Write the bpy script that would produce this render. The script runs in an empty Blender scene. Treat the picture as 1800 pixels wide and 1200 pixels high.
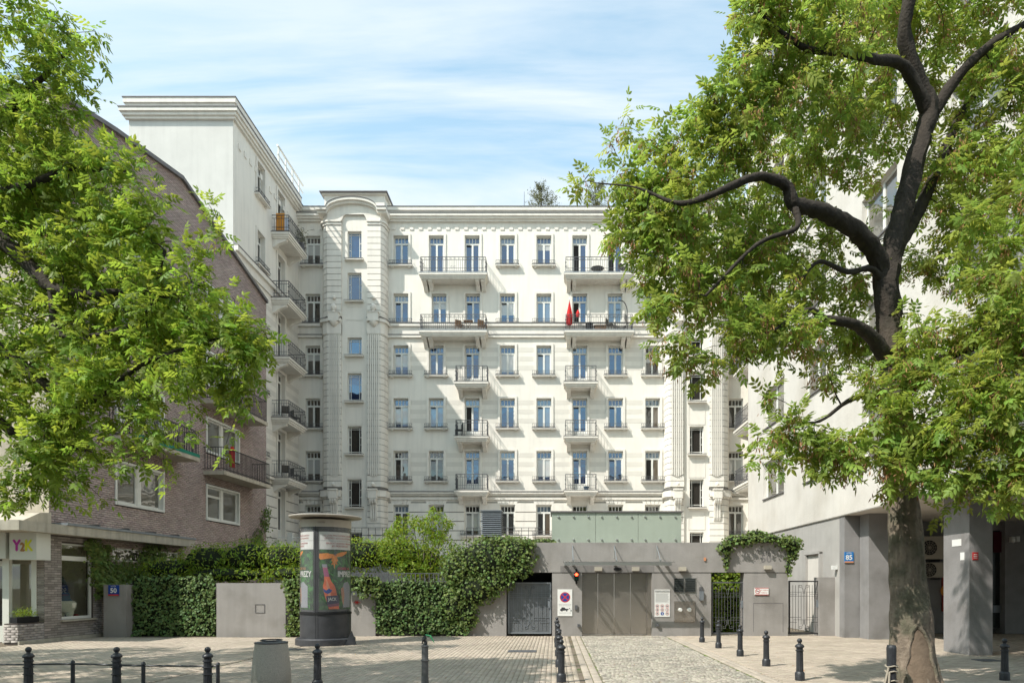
import bpy, math, random
import numpy as np
from mathutils import Vector, Matrix, noise as mnoise
R = math.radians
random.seed(7); RNG = np.random.default_rng(11)
sc = bpy.context.scene
COL = sc.collection
# ------------------------------------------------------------------ camera
F, CX, HY, HC = 1200.0, 975.0, 1028.0, 1.75      # focal length in photo pixels, centre of projection, eye height
def wx(px, Y): return (px - CX) * Y / F
def wz(py, Y): return HC - (py - HY) * Y / F
cd = bpy.data.cameras.new('camera'); cam = bpy.data.objects.new('camera', cd); COL.objects.link(cam)
cam.location = (0, 0, HC); cam.rotation_euler = (R(90), 0, 0)
cd.lens = 24.0; cd.sensor_width = 36.0; cd.sensor_fit = 'HORIZONTAL'
cd.shift_x = -(CX - 900) / 1800.0; cd.shift_y = (HY - 600) / 1800.0
cd.clip_start = 0.1; cd.clip_end = 3000
sc.camera = cam
# ------------------------------------------------------------------ light
SD = Vector((0.72, 0.54, -1.0)).normalized()       # direction the sunlight travels
sun_el = math.asin(-SD.z); sun_az = math.atan2(-SD.x, -SD.y)
sl = bpy.data.lights.new('sun', 'SUN'); sl.energy = 2.0; sl.angle = R(0.5); sl.color = (1.0, 0.955, 0.89)
so = bpy.data.objects.new('sun', sl); COL.objects.link(so)
so.rotation_euler = SD.to_track_quat('-Z', 'Y').to_euler(); so.location = (-30, -25, 50)
world = bpy.data.worlds.new('World'); sc.world = world; world.use_nodes = True
nt = world.node_tree; N = nt.nodes; L = nt.links; N.clear()
out = N.new('ShaderNodeOutputWorld'); bg = N.new('ShaderNodeBackground'); bg.inputs['Strength'].default_value = 0.15
sky = N.new('ShaderNodeTexSky'); sky.sky_type = 'NISHITA'; sky.sun_disc = False
sky.sun_elevation = sun_el; sky.sun_rotation = sun_az % (2 * math.pi); sky.air_density = 1.0; sky.dust_density = 1.2; sky.ozone_density = 1.6
tc = N.new('ShaderNodeTexCoord'); sep = N.new('ShaderNodeSeparateXYZ'); L.new(tc.outputs['Generated'], sep.inputs[0])
def wmath(op, a, b=None, clamp=False):
    n = N.new('ShaderNodeMath'); n.operation = op; n.use_clamp = clamp
    for i, s in enumerate((a, b)):
        if s is None: continue
        if isinstance(s, (int, float)): n.inputs[i].default_value = s
        else: L.new(s, n.inputs[i])
    return n.outputs[0]
zz = wmath('ADD', wmath('MAXIMUM', sep.outputs['Z'], 0.0), 0.16)
cmb = N.new('ShaderNodeCombineXYZ')
L.new(wmath('DIVIDE', sep.outputs['X'], zz), cmb.inputs[0]); L.new(wmath('DIVIDE', sep.outputs['Y'], zz), cmb.inputs[1])
mp = N.new('ShaderNodeMapping'); mp.inputs['Rotation'].default_value = (0, 0, R(14)); mp.inputs['Scale'].default_value = (0.5, 3.6, 1); mp.inputs['Location'].default_value = (3.1, 1.7, 0)
L.new(cmb.outputs[0], mp.inputs[0])
n1 = N.new('ShaderNodeTexNoise'); n1.inputs['Scale'].default_value = 1.25; n1.inputs['Detail'].default_value = 9; n1.inputs['Roughness'].default_value = 0.56; n1.inputs['Distortion'].default_value = 0.7
L.new(mp.outputs[0], n1.inputs['Vector'])
mp2 = N.new('ShaderNodeMapping'); mp2.inputs['Rotation'].default_value = (0, 0, R(-20)); mp2.inputs['Scale'].default_value = (0.5, 1.0, 1); L.new(cmb.outputs[0], mp2.inputs[0])
n2 = N.new('ShaderNodeTexNoise'); n2.inputs['Scale'].default_value = 0.55; n2.inputs['Detail'].default_value = 3; L.new(mp2.outputs[0], n2.inputs['Vector'])
r1 = N.new('ShaderNodeMapRange'); r1.inputs[1].default_value = 0.42; r1.inputs[2].default_value = 0.60; L.new(n1.outputs[0], r1.inputs[0])
r2 = N.new('ShaderNodeMapRange'); r2.inputs[1].default_value = 0.28; r2.inputs[2].default_value = 0.68; r2.inputs[3].default_value = 0.25; r2.inputs[4].default_value = 1.0; L.new(n2.outputs[0], r2.inputs[0])
low = N.new('ShaderNodeMapRange'); low.inputs[1].default_value = 0.0; low.inputs[2].default_value = 0.85; low.inputs[3].default_value = 0.62; low.inputs[4].default_value = 0.12; L.new(sep.outputs['Z'], low.inputs[0])
cm = wmath('MULTIPLY', r1.outputs[0], r2.outputs[0])
cm = wmath('MULTIPLY', cm, 0.85)
cm = wmath('ADD', cm, low.outputs[0], True)
mix = N.new('ShaderNodeMix'); mix.data_type = 'RGBA'; L.new(cm, mix.inputs['Factor']); tn = N.new('ShaderNodeVectorMath'); tn.operation = 'MULTIPLY'; tn.inputs[1].default_value = (0.66, 0.92, 0.79); L.new(sky.outputs[0], tn.inputs[0]); L.new(tn.outputs[0], mix.inputs['A']); mix.inputs['B'].default_value = (2.38, 2.58, 2.70, 1)
L.new(mix.outputs['Result'], bg.inputs['Color']); L.new(bg.outputs[0], out.inputs[0])
vs = sc.view_settings; vs.view_transform = 'Standard'; vs.look = 'None'; vs.gamma = 1.0; vs.exposure = 1.46; vs.use_curve_mapping = False
sc.render.engine = 'CYCLES'
sc.cycles.max_bounces = 7; sc.cycles.diffuse_bounces = 3; sc.cycles.transparent_max_bounces = 6
# ------------------------------------------------------------------ materials
MAT = {}
def mat(name, col, rough=0.8, var=0.0, nscale=3.0, bump=0.0, bscale=40.0, metal=0.0, rnd=0.0, spec=0.3, streak=0.0, translucent=0.0, alpha=None, col2=None, c2scale=1.0, c2lo=0.5, c2hi=0.6, emit=0.0, hue=0.0):
    if name in MAT: return MAT[name]
    m = bpy.data.materials.new(name); m.use_nodes = True; MAT[name] = m
    t = m.node_tree; n = t.nodes; l = t.links
    b = n['Principled BSDF']; b.inputs['Roughness'].default_value = rough; b.inputs['Metallic'].default_value = metal
    b.inputs['Specular IOR Level'].default_value = spec
    geo = n.new('ShaderNodeNewGeometry'); pos = geo.outputs['Position']
    rgb = n.new('ShaderNodeRGB'); rgb.outputs[0].default_value = (*col, 1); cur = rgb.outputs[0]
    def M(op, a, b_=None):
        k = n.new('ShaderNodeMath'); k.operation = op
        for i, s in enumerate((a, b_)):
            if s is None: continue
            if isinstance(s, (int, float)): k.inputs[i].default_value = s
            else: l.new(s, k.inputs[i])
        return k.outputs[0]
    def mul(c, fac):
        v = n.new('ShaderNodeVectorMath'); v.operation = 'SCALE'; l.new(c, v.inputs[0]); l.new(fac, v.inputs['Scale']); return v.outputs[0]
    if col2 is not None:
        q = n.new('ShaderNodeTexNoise'); q.inputs['Scale'].default_value = c2scale; q.inputs['Detail'].default_value = 5; l.new(pos, q.inputs['Vector'])
        mr = n.new('ShaderNodeMapRange'); mr.inputs[1].default_value = c2lo; mr.inputs[2].default_value = c2hi; l.new(q.outputs[0], mr.inputs[0])
        mx = n.new('ShaderNodeMix'); mx.data_type = 'RGBA'; l.new(mr.outputs[0], mx.inputs['Factor']); l.new(cur, mx.inputs['A']); mx.inputs['B'].default_value = (*col2, 1); cur = mx.outputs['Result']
    if var:
        q = n.new('ShaderNodeTexNoise'); q.inputs['Scale'].default_value = nscale; q.inputs['Detail'].default_value = 7; q.inputs['Roughness'].default_value = 0.62; l.new(pos, q.inputs['Vector'])
        mr = n.new('ShaderNodeMapRange'); mr.inputs[1].default_value = 0.25; mr.inputs[2].default_value = 0.75; mr.inputs[3].default_value = 1 - var; mr.inputs[4].default_value = 1 + var; l.new(q.outputs[0], mr.inputs[0])
        cur = mul(cur, mr.outputs[0])
    if streak:
        mpp = n.new('ShaderNodeMapping'); mpp.inputs['Scale'].default_value = (2.2, 2.2, 0.16); l.new(pos, mpp.inputs[0])
        q = n.new('ShaderNodeTexNoise'); q.inputs['Scale'].default_value = 2.0; q.inputs['Detail'].default_value = 6; l.new(mpp.outputs[0], q.inputs['Vector'])
        mr = n.new('ShaderNodeMapRange'); mr.inputs[1].default_value = 0.45; mr.inputs[2].default_value = 0.8; mr.inputs[3].default_value = 1; mr.inputs[4].default_value = 1 - streak; l.new(q.outputs[0], mr.inputs[0])
        cur = mul(cur, mr.outputs[0])
    rv = None
    if rnd or hue:
        at = n.new('ShaderNodeAttribute'); at.attribute_name = 'rnd'; oi = n.new('ShaderNodeObjectInfo')
        rv = M('FRACT', M('ADD', at.outputs['Fac'], oi.outputs['Random']))
    if rnd:
        mr = n.new('ShaderNodeMapRange'); mr.inputs[3].default_value = 1 - rnd; mr.inputs[4].default_value = 1 + rnd; l.new(rv, mr.inputs[0]); cur = mul(cur, mr.outputs[0])
    if hue:
        hs = n.new('ShaderNodeHueSaturation'); mr = n.new('ShaderNodeMapRange'); mr.inputs[3].default_value = 0.5 - hue; mr.inputs[4].default_value = 0.5 + hue
        l.new(M('FRACT', M('MULTIPLY', rv, 7.31)), mr.inputs[0]); l.new(mr.outputs[0], hs.inputs['Hue']); l.new(cur, hs.inputs['Color']); cur = hs.outputs[0]
    l.new(cur, b.inputs['Base Color'])
    if bump:
        q = n.new('ShaderNodeTexNoise'); q.inputs['Scale'].default_value = bscale; q.inputs['Detail'].default_value = 5; l.new(pos, q.inputs['Vector'])
        bp = n.new('ShaderNodeBump'); bp.inputs['Strength'].default_value = bump; bp.inputs['Distance'].default_value = 0.02; l.new(q.outputs[0], bp.inputs['Height']); l.new(bp.outputs[0], b.inputs['Normal'])
    if emit:
        b.inputs['Emission Color'].default_value = (*col, 1); b.inputs['Emission Strength'].default_value = emit
    o = n['Material Output']
    if translucent:
        tr = n.new('ShaderNodeBsdfTranslucent'); l.new(cur, tr.inputs['Color'])
        g = n.new('ShaderNodeGamma'); g.inputs[1].default_value = 0.85; l.new(cur, g.inputs[0])
        hs2 = n.new('ShaderNodeHueSaturation'); hs2.inputs['Hue'].default_value = 0.485; hs2.inputs['Saturation'].default_value = 1.1; hs2.inputs['Value'].default_value = 1.35; l.new(g.outputs[0], hs2.inputs['Color']); l.new(hs2.outputs[0], tr.inputs['Color'])
        ms = n.new('ShaderNodeMixShader'); ms.inputs[0].default_value = translucent; l.new(b.outputs[0], ms.inputs[1]); l.new(tr.outputs[0], ms.inputs[2]); l.new(ms.outputs[0], o.inputs[0])
    if alpha is not None:
        tr = n.new('ShaderNodeBsdfTransparent'); ms = n.new('ShaderNodeMixShader'); ms.inputs[0].default_value = alpha
        l.new(tr.outputs[0], ms.inputs[1]); l.new(b.outputs[0], ms.inputs[2]); l.new(ms.outputs[0], o.inputs[0])
    return m
def glass(name, base, refl, tint=(1, 1, 1), rough=0.02):
    m = bpy.data.materials.new(name); m.use_nodes = True; MAT[name] = m
    t = m.node_tree; n = t.nodes; l = t.links; b = n['Principled BSDF']
    b.inputs['Base Color'].default_value = (*base, 1); b.inputs['Roughness'].default_value = 0.5; b.inputs['Specular IOR Level'].default_value = 0
    g = n.new('ShaderNodeBsdfGlossy'); g.inputs['Color'].default_value = (*tint, 1); g.inputs['Roughness'].default_value = rough
    fr = n.new('ShaderNodeLayerWeight'); fr.inputs[0].default_value = 0.25
    mr = n.new('ShaderNodeMapRange'); mr.inputs[3].default_value = refl; mr.inputs[4].default_value = 0.9; l.new(fr.outputs['Fresnel'], mr.inputs[0])
    geo = n.new('ShaderNodeNewGeometry'); q = n.new('ShaderNodeTexNoise'); q.inputs['Scale'].default_value = 0.9; l.new(geo.outputs['Position'], q.inputs['Vector'])
    bp = n.new('ShaderNodeBump'); bp.inputs['Strength'].default_value = 0.25; bp.inputs['Distance'].default_value = 0.04; l.new(q.outputs[0], bp.inputs['Height']); l.new(bp.outputs[0], g.inputs['Normal'])
    ms = n.new('ShaderNodeMixShader'); l.new(mr.outputs[0], ms.inputs[0]); l.new(b.outputs[0], ms.inputs[1]); l.new(g.outputs[0], ms.inputs[2]); l.new(ms.outputs[0], n['Material Output'].inputs[0])
    return m
mat('stucco', (0.80, 0.755, 0.675), 0.9, var=0.045, nscale=0.7, bump=0.25, bscale=30, streak=0.10)
mat('stucco_band', (0.68, 0.64, 0.57), 0.9, var=0.05, nscale=1.0, bump=0.2, bscale=30)
mat('stucco_trim', (0.78, 0.735, 0.66), 0.85, var=0.06, nscale=2.0, bump=0.15, bscale=30, streak=0.12, rnd=0.03)
mat('stucco_grey', (0.62, 0.605, 0.565), 0.9, var=0.07, nscale=0.8, bump=0.3, bscale=25, streak=0.08)
mat('joint', (0.22, 0.205, 0.18), 0.95, var=0.1)
mat('flashing', (0.16, 0.15, 0.15), 0.5, var=0.2, nscale=3)
mat('flashing_grey', (0.22, 0.24, 0.26), 0.45, var=0.15, nscale=3, metal=0.3)
mat('slab_edge', (0.42, 0.45, 0.48), 0.6, var=0.15)
mat('iron', (0.035, 0.034, 0.036), 0.5, var=0.3, nscale=9)
mat('iron_grey', (0.10, 0.10, 0.105), 0.5, var=0.3, nscale=9)
mat('white_frame', (0.72, 0.71, 0.66), 0.5, var=0.03, nscale=4)
mat('grey_plaster', (0.305, 0.285, 0.268), 0.9, var=0.08, nscale=1.6, bump=0.25, bscale=20, streak=0.14, col2=(0.225, 0.208, 0.19), c2scale=1.0, c2lo=0.48, c2hi=0.75)
mat('grey_plaster_dark', (0.22, 0.205, 0.195), 0.9, var=0.12, nscale=1.6, bump=0.25, bscale=20, streak=0.25)
mat('light_wall', (0.64, 0.60, 0.545), 0.92, var=0.08, nscale=0.9, bump=0.35, bscale=14, streak=0.05, col2=(0.54, 0.495, 0.43), c2scale=0.55, c2lo=0.50, c2hi=0.78)
mat('plinth_wall', (0.40, 0.38, 0.355), 0.92, var=0.08, nscale=1.3, bump=0.25, bscale=20, streak=0.07, col2=(0.34, 0.32, 0.295), c2scale=0.9, c2lo=0.5, c2hi=0.75)
mat('column_grey', (0.25, 0.24, 0.235), 0.9, var=0.12, nscale=1.7, bump=0.3, bscale=25, streak=0.08, col2=(0.19, 0.18, 0.172), c2scale=1.1, c2lo=0.48, c2hi=0.72)
mat('brick', (0.41, 0.315, 0.275), 0.85, var=0.18, nscale=0.6, bump=0.4, bscale=60, rnd=0.15, hue=0.012)
mat('brick_dark', (0.31, 0.275, 0.25), 0.8, var=0.14, nscale=1.2, bump=0.4, bscale=60, rnd=0.26, hue=0.01)
mat('mortar', (0.075, 0.062, 0.055), 0.95, var=0.2, nscale=6)
mat('beige', (0.50, 0.44, 0.35), 0.9, var=0.12, nscale=1.5, bump=0.3, bscale=15, streak=0.3)
mat('concrete_slab', (0.46, 0.42, 0.345), 0.9, var=0.14, nscale=3, bump=0.3, bscale=25, streak=0.35)
mat('paver', (0.40, 0.335, 0.265), 0.92, var=0.10, nscale=1.0, bump=0.4, bscale=90, rnd=0.13, col2=(0.35, 0.295, 0.23), c2scale=0.35, c2lo=0.5, c2hi=0.62, hue=0.008)
mat('sand_joint', (0.17, 0.135, 0.10), 0.98, var=0.25, nscale=9, col2=(0.07, 0.10, 0.03), c2scale=5, c2lo=0.55, c2hi=0.65)
mat('cobble', (0.37, 0.33, 0.27), 0.85, var=0.16, nscale=14, bump=0.5, bscale=70, rnd=0.30, col2=(0.29, 0.265, 0.22), c2scale=1.2, c2lo=0.45, c2hi=0.65, hue=0.02)
mat('moss_joint', (0.17, 0.155, 0.10), 0.98, var=0.3, nscale=12, col2=(0.12, 0.17, 0.035), c2scale=1.6, c2lo=0.48, c2hi=0.6)
mat('kerb', (0.40, 0.34, 0.275), 0.9, var=0.15, nscale=5, bump=0.4, bscale=50, rnd=0.12)
mat('asphalt', (0.055, 0.055, 0.058), 0.95, var=0.2, nscale=20, bump=0.5, bscale=120)
mat('soil', (0.075, 0.055, 0.035), 1.0, var=0.4, nscale=12, bump=0.6, bscale=30)
mat('bollard', (0.028, 0.029, 0.033), 0.42, var=0.4, nscale=14, bump=0.25, bscale=40, spec=0.5)
mat('bollard_grey', (0.11, 0.11, 0.11), 0.6, var=0.3, nscale=14, bump=0.3, bscale=40)
mat('aggregate', (0.46, 0.42, 0.365), 0.95, var=0.30, nscale=70, bump=0.8, bscale=110)
mat('steel', (0.47, 0.43, 0.385), 0.26, metal=0.85, var=0.14, nscale=1.5)
mat('steel_bright', (0.55, 0.55, 0.53), 0.35, metal=0.9)
mat('gate_sheet', (0.15, 0.16, 0.17), 0.45, metal=0.3, var=0.15, nscale=2)
mat('black', (0.012, 0.012, 0.013), 0.6)
mat('room_shade', (0.03, 0.028, 0.026), 0.9)  # shade of an unlit room as a colour, for open sashes
mat('door_dark', (0.03, 0.035, 0.032), 0.25, var=0.2)
mat('column_black', (0.045, 0.045, 0.05), 0.5, var=0.35, nscale=3, bump=0.1, bscale=8, spec=0.5)
mat('column_cap', (0.42, 0.38, 0.33), 0.5, var=0.05)
mat('sign_white', (0.74, 0.73, 0.70), 0.5)
mat('sign_off', (0.66, 0.66, 0.60), 0.4)
mat('ink', (0.04, 0.04, 0.045), 0.6); mat('ink_grey', (0.25, 0.25, 0.25), 0.6); mat('ink_red', (0.48, 0.035, 0.035), 0.5); mat('ink_blue', (0.01, 0.06, 0.30), 0.45)
mat('print_red', (0.50, 0.13, 0.12), 0.6)
mat('plaque_blue', (0.012, 0.05, 0.26), 0.35); mat('plaque_lightblue', (0.02, 0.17, 0.45), 0.4); mat('rust_orange', (0.55, 0.24, 0.12), 0.7)
mat('magenta', (0.50, 0.03, 0.36), 0.5); mat('gold', (0.42, 0.20, 0.06), 0.5); mat('lime', (0.72, 0.74, 0.03), 0.5)
mat('leaf_r', (0.220, 0.300, 0.056), 0.5, rnd=0.42, hue=0.030, translucent=0.48, spec=0.3)
mat('leaf_l', (0.205, 0.300, 0.045), 0.5, rnd=0.42, hue=0.026, translucent=0.48, spec=0.3)
mat('leaf_ivy', (0.125, 0.180, 0.045), 0.55, rnd=0.36, hue=0.03, translucent=0.25, spec=0.3)
mat('leaf_ivy_d', (0.105, 0.165, 0.048), 0.55, rnd=0.36, hue=0.03, translucent=0.2, spec=0.3)
mat('leaf_hedge', (0.190, 0.275, 0.030), 0.5, rnd=0.34, hue=0.03, translucent=0.42, spec=0.3)
mat('leaf_conifer', (0.13, 0.135, 0.055), 0.6, rnd=0.3, hue=0.02, translucent=0.1)
mat('ivy_core', (0.016, 0.022, 0.010), 1.0)  # near-black filling of leaf masses, inner shade put into the colour
mat('seed_tan', (0.36, 0.20, 0.095), 0.8, rnd=0.4, hue=0.02, translucent=0.25)
mat('seed_lime', (0.36, 0.38, 0.05), 0.6, rnd=0.25, translucent=0.3)
mat('bark_dark', (0.048, 0.039, 0.031), 0.95, var=0.4, nscale=9, bump=1.0, bscale=26)
mat('bark', (0.21, 0.165, 0.125), 0.95, var=0.38, nscale=5, bump=1.0, bscale=22, col2=(0.12, 0.11, 0.075), c2scale=2.2, c2lo=0.45, c2hi=0.6)
mat('bare_wood', (0.17, 0.125, 0.088), 0.85, var=0.25, nscale=7, bump=0.5, bscale=20)
mat('grass', (0.09, 0.17, 0.03), 0.6, rnd=0.4, hue=0.02, translucent=0.3)
mat('lamp_red', (1.0, 0.06, 0.02), 0.4, emit=3.5)
mat('lamp_green', (0.01, 0.09, 0.06), 0.3)
mat('terracotta', (0.35, 0.12, 0.06), 0.8); mat('red_cloth', (0.55, 0.02, 0.02), 0.8, var=0.2); mat('wood', (0.22, 0.13, 0.07), 0.7, var=0.2)
mat('rattan', (0.10, 0.09, 0.075), 0.8); mat('towel_orange', (0.65, 0.28, 0.05), 0.85, var=0.2); mat('towel_blue', (0.55, 0.58, 0.66), 0.85); mat('green_net', (0.015, 0.20, 0.13), 0.7)
mat('ac_beige', (0.42, 0.38, 0.31), 0.6, var=0.05); mat('plastic_white', (0.68, 0.68, 0.65), 0.4); mat('tooth', (0.72, 0.70, 0.58), 0.35)
mat('hat_blue', (0.07, 0.13, 0.20), 0.9); mat('jacket', (0.02, 0.025, 0.045), 0.9); mat('shop_wall', (0.60, 0.53, 0.42), 0.9); mat('rope', (0.32, 0.28, 0.22), 0.9)
mat('green_tape', (0.12, 0.5, 0.2), 0.5); mat('maroon', (0.07, 0.008, 0.015), 0.7); mat('poster_red', (0.35, 0.04, 0.02), 0.5); mat('poster_orange', (0.75, 0.28, 0.03), 0.5)
mat('frost_glass', (0.345, 0.385, 0.32), 0.22, var=0.05, nscale=1.2, spec=0.6, streak=0.06)
mat('clear_glass', (0.14, 0.17, 0.15), 0.05, alpha=0.07, spec=0.6)
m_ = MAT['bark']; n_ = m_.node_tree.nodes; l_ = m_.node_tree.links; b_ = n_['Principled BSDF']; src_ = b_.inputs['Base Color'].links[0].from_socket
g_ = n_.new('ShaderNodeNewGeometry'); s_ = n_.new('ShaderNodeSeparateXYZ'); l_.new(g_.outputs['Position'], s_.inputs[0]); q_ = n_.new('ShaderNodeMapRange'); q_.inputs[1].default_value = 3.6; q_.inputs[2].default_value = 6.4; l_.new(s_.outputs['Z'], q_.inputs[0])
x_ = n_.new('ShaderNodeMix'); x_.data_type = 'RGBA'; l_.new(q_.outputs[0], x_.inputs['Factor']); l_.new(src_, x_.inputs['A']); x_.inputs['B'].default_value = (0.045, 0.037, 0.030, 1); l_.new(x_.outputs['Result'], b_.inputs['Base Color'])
glass('glass_sky_tint', (0.015, 0.025, 0.065), 0.19, (0.60, 0.78, 1.0))  # sky reflection put into the colour: blue base and blue-tinted gloss
glass('glass_dark', (0.040, 0.036, 0.031), 0.10, (1, 1, 1))
glass('glass_blind', (0.42, 0.42, 0.40), 0.12)
glass('glass_warm', (0.10, 0.075, 0.05), 0.15)
glass('glass_curtain', (0.13, 0.16, 0.19), 0.20, (0.70, 0.85, 1.0))  # pale curtain base, gloss carrying the same painted sky blue
glass('glass_shop', (0.12, 0.11, 0.09), 0.14, (1, 1, 1))
def thin_glass():
    m = bpy.data.materials.new('window_glass'); m.use_nodes = True; n = m.node_tree.nodes; l = m.node_tree.links; n.remove(n['Principled BSDF'])
    t = n.new('ShaderNodeBsdfTransparent'); t.inputs[0].default_value = (0.93, 0.95, 0.93, 1); g = n.new('ShaderNodeBsdfGlossy'); g.inputs['Roughness'].default_value = 0.01
    w = n.new('ShaderNodeLayerWeight'); w.inputs[0].default_value = 0.18; a = n.new('ShaderNodeMath'); a.operation = 'ADD'; a.inputs[1].default_value = 0.06; a.use_clamp = True; l.new(w.outputs['Fresnel'], a.inputs[0])
    ms = n.new('ShaderNodeMixShader'); l.new(a.outputs[0], ms.inputs[0]); l.new(t.outputs[0], ms.inputs[1]); l.new(g.outputs[0], ms.inputs[2]); l.new(ms.outputs[0], n['Material Output'].inputs[0]); MAT['window_glass'] = m
thin_glass()
# ------------------------------------------------------------------ mesh helpers
ORG = {}
class Fr:
    """a wall frame: u runs along the wall, v points outwards, z up"""
    def __init__(s, ox, oy, ang): s.o = Vector((ox, oy, 0)); s.a = ang; s.U = Vector((math.cos(ang), math.sin(ang), 0)); s.V = Vector((math.sin(ang), -math.cos(ang), 0))
    def P(s, u, v, z): return s.o + s.U * u + s.V * v + Vector((0, 0, z))
WORLD = Fr(0, 0, 0)
class MB:
    def __init__(s): s.v = []; s.f = []
    def add(s, vs, fs):
        b = len(s.v); s.v += [tuple(v) for v in vs]; s.f += [tuple(i + b for i in f) for f in fs]; return s
    def box(s, fr, u0, u1, v0, v1, z0, z1):
        P = fr.P; vs = [P(u0, v0, z0), P(u1, v0, z0), P(u1, v1, z0), P(u0, v1, z0), P(u0, v0, z1), P(u1, v0, z1), P(u1, v1, z1), P(u0, v1, z1)]
        return s.add(vs, [(0, 1, 2, 3), (7, 6, 5, 4), (0, 4, 5, 1), (1, 5, 6, 2), (2, 6, 7, 3), (3, 7, 4, 0)])
    def wbox(s, x0, x1, y0, y1, z0, z1):
        vs = [(x0, y0, z0), (x1, y0, z0), (x1, y1, z0), (x0, y1, z0), (x0, y0, z1), (x1, y0, z1), (x1, y1, z1), (x0, y1, z1)]
        return s.add(vs, [(3, 2, 1, 0), (4, 5, 6, 7), (0, 1, 5, 4), (1, 2, 6, 5), (2, 3, 7, 6), (3, 0, 4, 7)])
    def quad(s, a, b, c, d): return s.add([a, b, c, d], [(0, 1, 2, 3)])
    def prism(s, pts, d):
        """extrude polygon pts (3d) along vector d"""
        n = len(pts); d = Vector(d); a = [Vector(p) for p in pts]; b = [p + d for p in a]
        return s.add(a + b, [tuple(range(n)), tuple(range(2 * n - 1, n - 1, -1))] + [(i, (i + 1) % n, n + (i + 1) % n, n + i) for i in range(n)])
    def wall(s, fr, u0, u1, z0, z1, holes, v=0.0, depth=0.3):
        us = sorted({u0, u1, *[h[0] for h in holes], *[h[1] for h in holes]}); zs = sorted({z0, z1, *[h[2] for h in holes], *[h[3] for h in holes]})
        us = [u for u in us if u0 - 1e-6 <= u <= u1 + 1e-6]; zs = [z for z in zs if z0 - 1e-6 <= z <= z1 + 1e-6]
        for i in range(len(us) - 1):
            run = None
            for j in range(len(zs) - 1):
                uc = (us[i] + us[i + 1]) / 2; zc = (zs[j] + zs[j + 1]) / 2
                hole = any(h[0] < uc < h[1] and h[2] < zc < h[3] for h in holes)
                if hole:
                    if run is not None: s.quad(fr.P(us[i], v, run), fr.P(us[i + 1], v, run), fr.P(us[i + 1], v, zs[j]), fr.P(us[i], v, zs[j])); run = None
                elif run is None: run = zs[j]
            if run is not None: s.quad(fr.P(us[i], v, run), fr.P(us[i + 1], v, run), fr.P(us[i + 1], v, zs[-1]), fr.P(us[i], v, zs[-1]))
        for a, b, c, d in holes:
            c2 = max(c, z0); d2 = min(d, z1)
            if c2 >= d2: continue
            P = fr.P; w = v - depth
            s.quad(P(a, v, c2), P(a, w, c2), P(a, w, d2), P(a, v, d2)); s.quad(P(b, v, c2), P(b, v, d2), P(b, w, d2), P(b, w, c2))
            if d <= z1: s.quad(P(a, v, d2), P(a, w, d2), P(b, w, d2), P(b, v, d2))
            if c >= z0: s.quad(P(a, v, c2), P(b, v, c2), P(b, w, c2), P(a, w, c2))
        return s
    def tube(s, pts, rad, n=8, cap=True):
        pts = [Vector(p) for p in pts]; m = len(pts)
        if isinstance(rad, (int, float)): rad = [rad] * m
        base = len(s.v); up = Vector((0, 0, 1)); prev = None
        for i, p in enumerate(pts):
            t = (pts[min(i + 1, m - 1)] - pts[max(i - 1, 0)]).normalized()
            if prev is None: x = t.cross(up if abs(t.z) < 0.9 else Vector((1, 0, 0))).normalized()
            else: x = (prev - t * prev.dot(t)).normalized()
            prev = x; y = t.cross(x)
            for k in range(n):
                a = 2 * math.pi * k / n; s.v.append(tuple(p + (x * math.cos(a) + y * math.sin(a)) * rad[i]))
        for i in range(m - 1):
            for k in range(n):
                a = base + i * n + k; b = base + i * n + (k + 1) % n; s.f.append((a, b, b + n, a + n))
        if cap: s.f.append(tuple(base + k for k in range(n))[::-1]); s.f.append(tuple(base + (m - 1) * n + k for k in range(n)))
        return s
    def lathe(s, prof, c=(0, 0, 0), n=24, a0=0.0, a1=2 * math.pi, flute=0.0, nfl=12):
        full = abs(a1 - a0 - 2 * math.pi) < 1e-6; base = len(s.v); cnt = n if full else n + 1
        for r, z in prof:
            for k in range(cnt):
                a = a0 + (a1 - a0) * k / n; rr = r * (1 - flute * (0.5 + 0.5 * math.cos(a * nfl))) if flute else r
                s.v.append((c[0] + rr * math.cos(a), c[1] + rr * math.sin(a), c[2] + z))
        for i in range(len(prof) - 1):
            for k in range(n):
                a = base + i * cnt + k; b = base + i * cnt + (k + 1) % cnt; s.f.append((a, b, b + cnt, a + cnt))
        return s
    def build(s, name, m, parent=None, kind=None, smooth=False, local=False, loc=None):
        me = bpy.data.meshes.new(name); o_ = Vector((0, 0, 0)) if local else (Vector(loc) if loc is not None else ORG.get(parent.name if parent else '', Vector((0, 0, 0))))
        me.from_pydata([(v[0] - o_.x, v[1] - o_.y, v[2] - o_.z) for v in s.v], [], s.f); me.update()
        if smooth:
            me.shade_smooth()
            try: me.set_sharp_from_angle(angle=R(38))
            except Exception: pass
        me.materials.append(MAT[m]); return mkobj(name, me, parent, kind, loc)
def mkobj(name, me, parent=None, kind=None, loc=None):
    o = bpy.data.objects.new(name, me); COL.objects.link(o)
    if parent: o.parent = parent
    elif loc is not None: o.location = loc; ORG[o.name] = Vector(loc)
    if kind: o['kind'] = kind
    return o
def tag(o, label, cat, group=None):
    o['label'] = label; o['category'] = cat
    if group: o['group'] = group
    return o
def thing(name, label, cat, loc=(0, 0, 0), group=None):
    o = bpy.data.objects.new(name, None); COL.objects.link(o); o.location = loc; o.empty_display_size = 0.3; ORG[o.name] = Vector(loc); return tag(o, label, cat, group)
def struct(name, mb, m, smooth=False):
    return mb.build(name, m, None, 'structure', smooth)
def copy_tree(o, parent=None):
    c = o.copy(); COL.objects.link(c)
    if parent: c.parent = parent
    for ch in list(o.children): copy_tree(ch, c)
    return c
UC = {}
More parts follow.
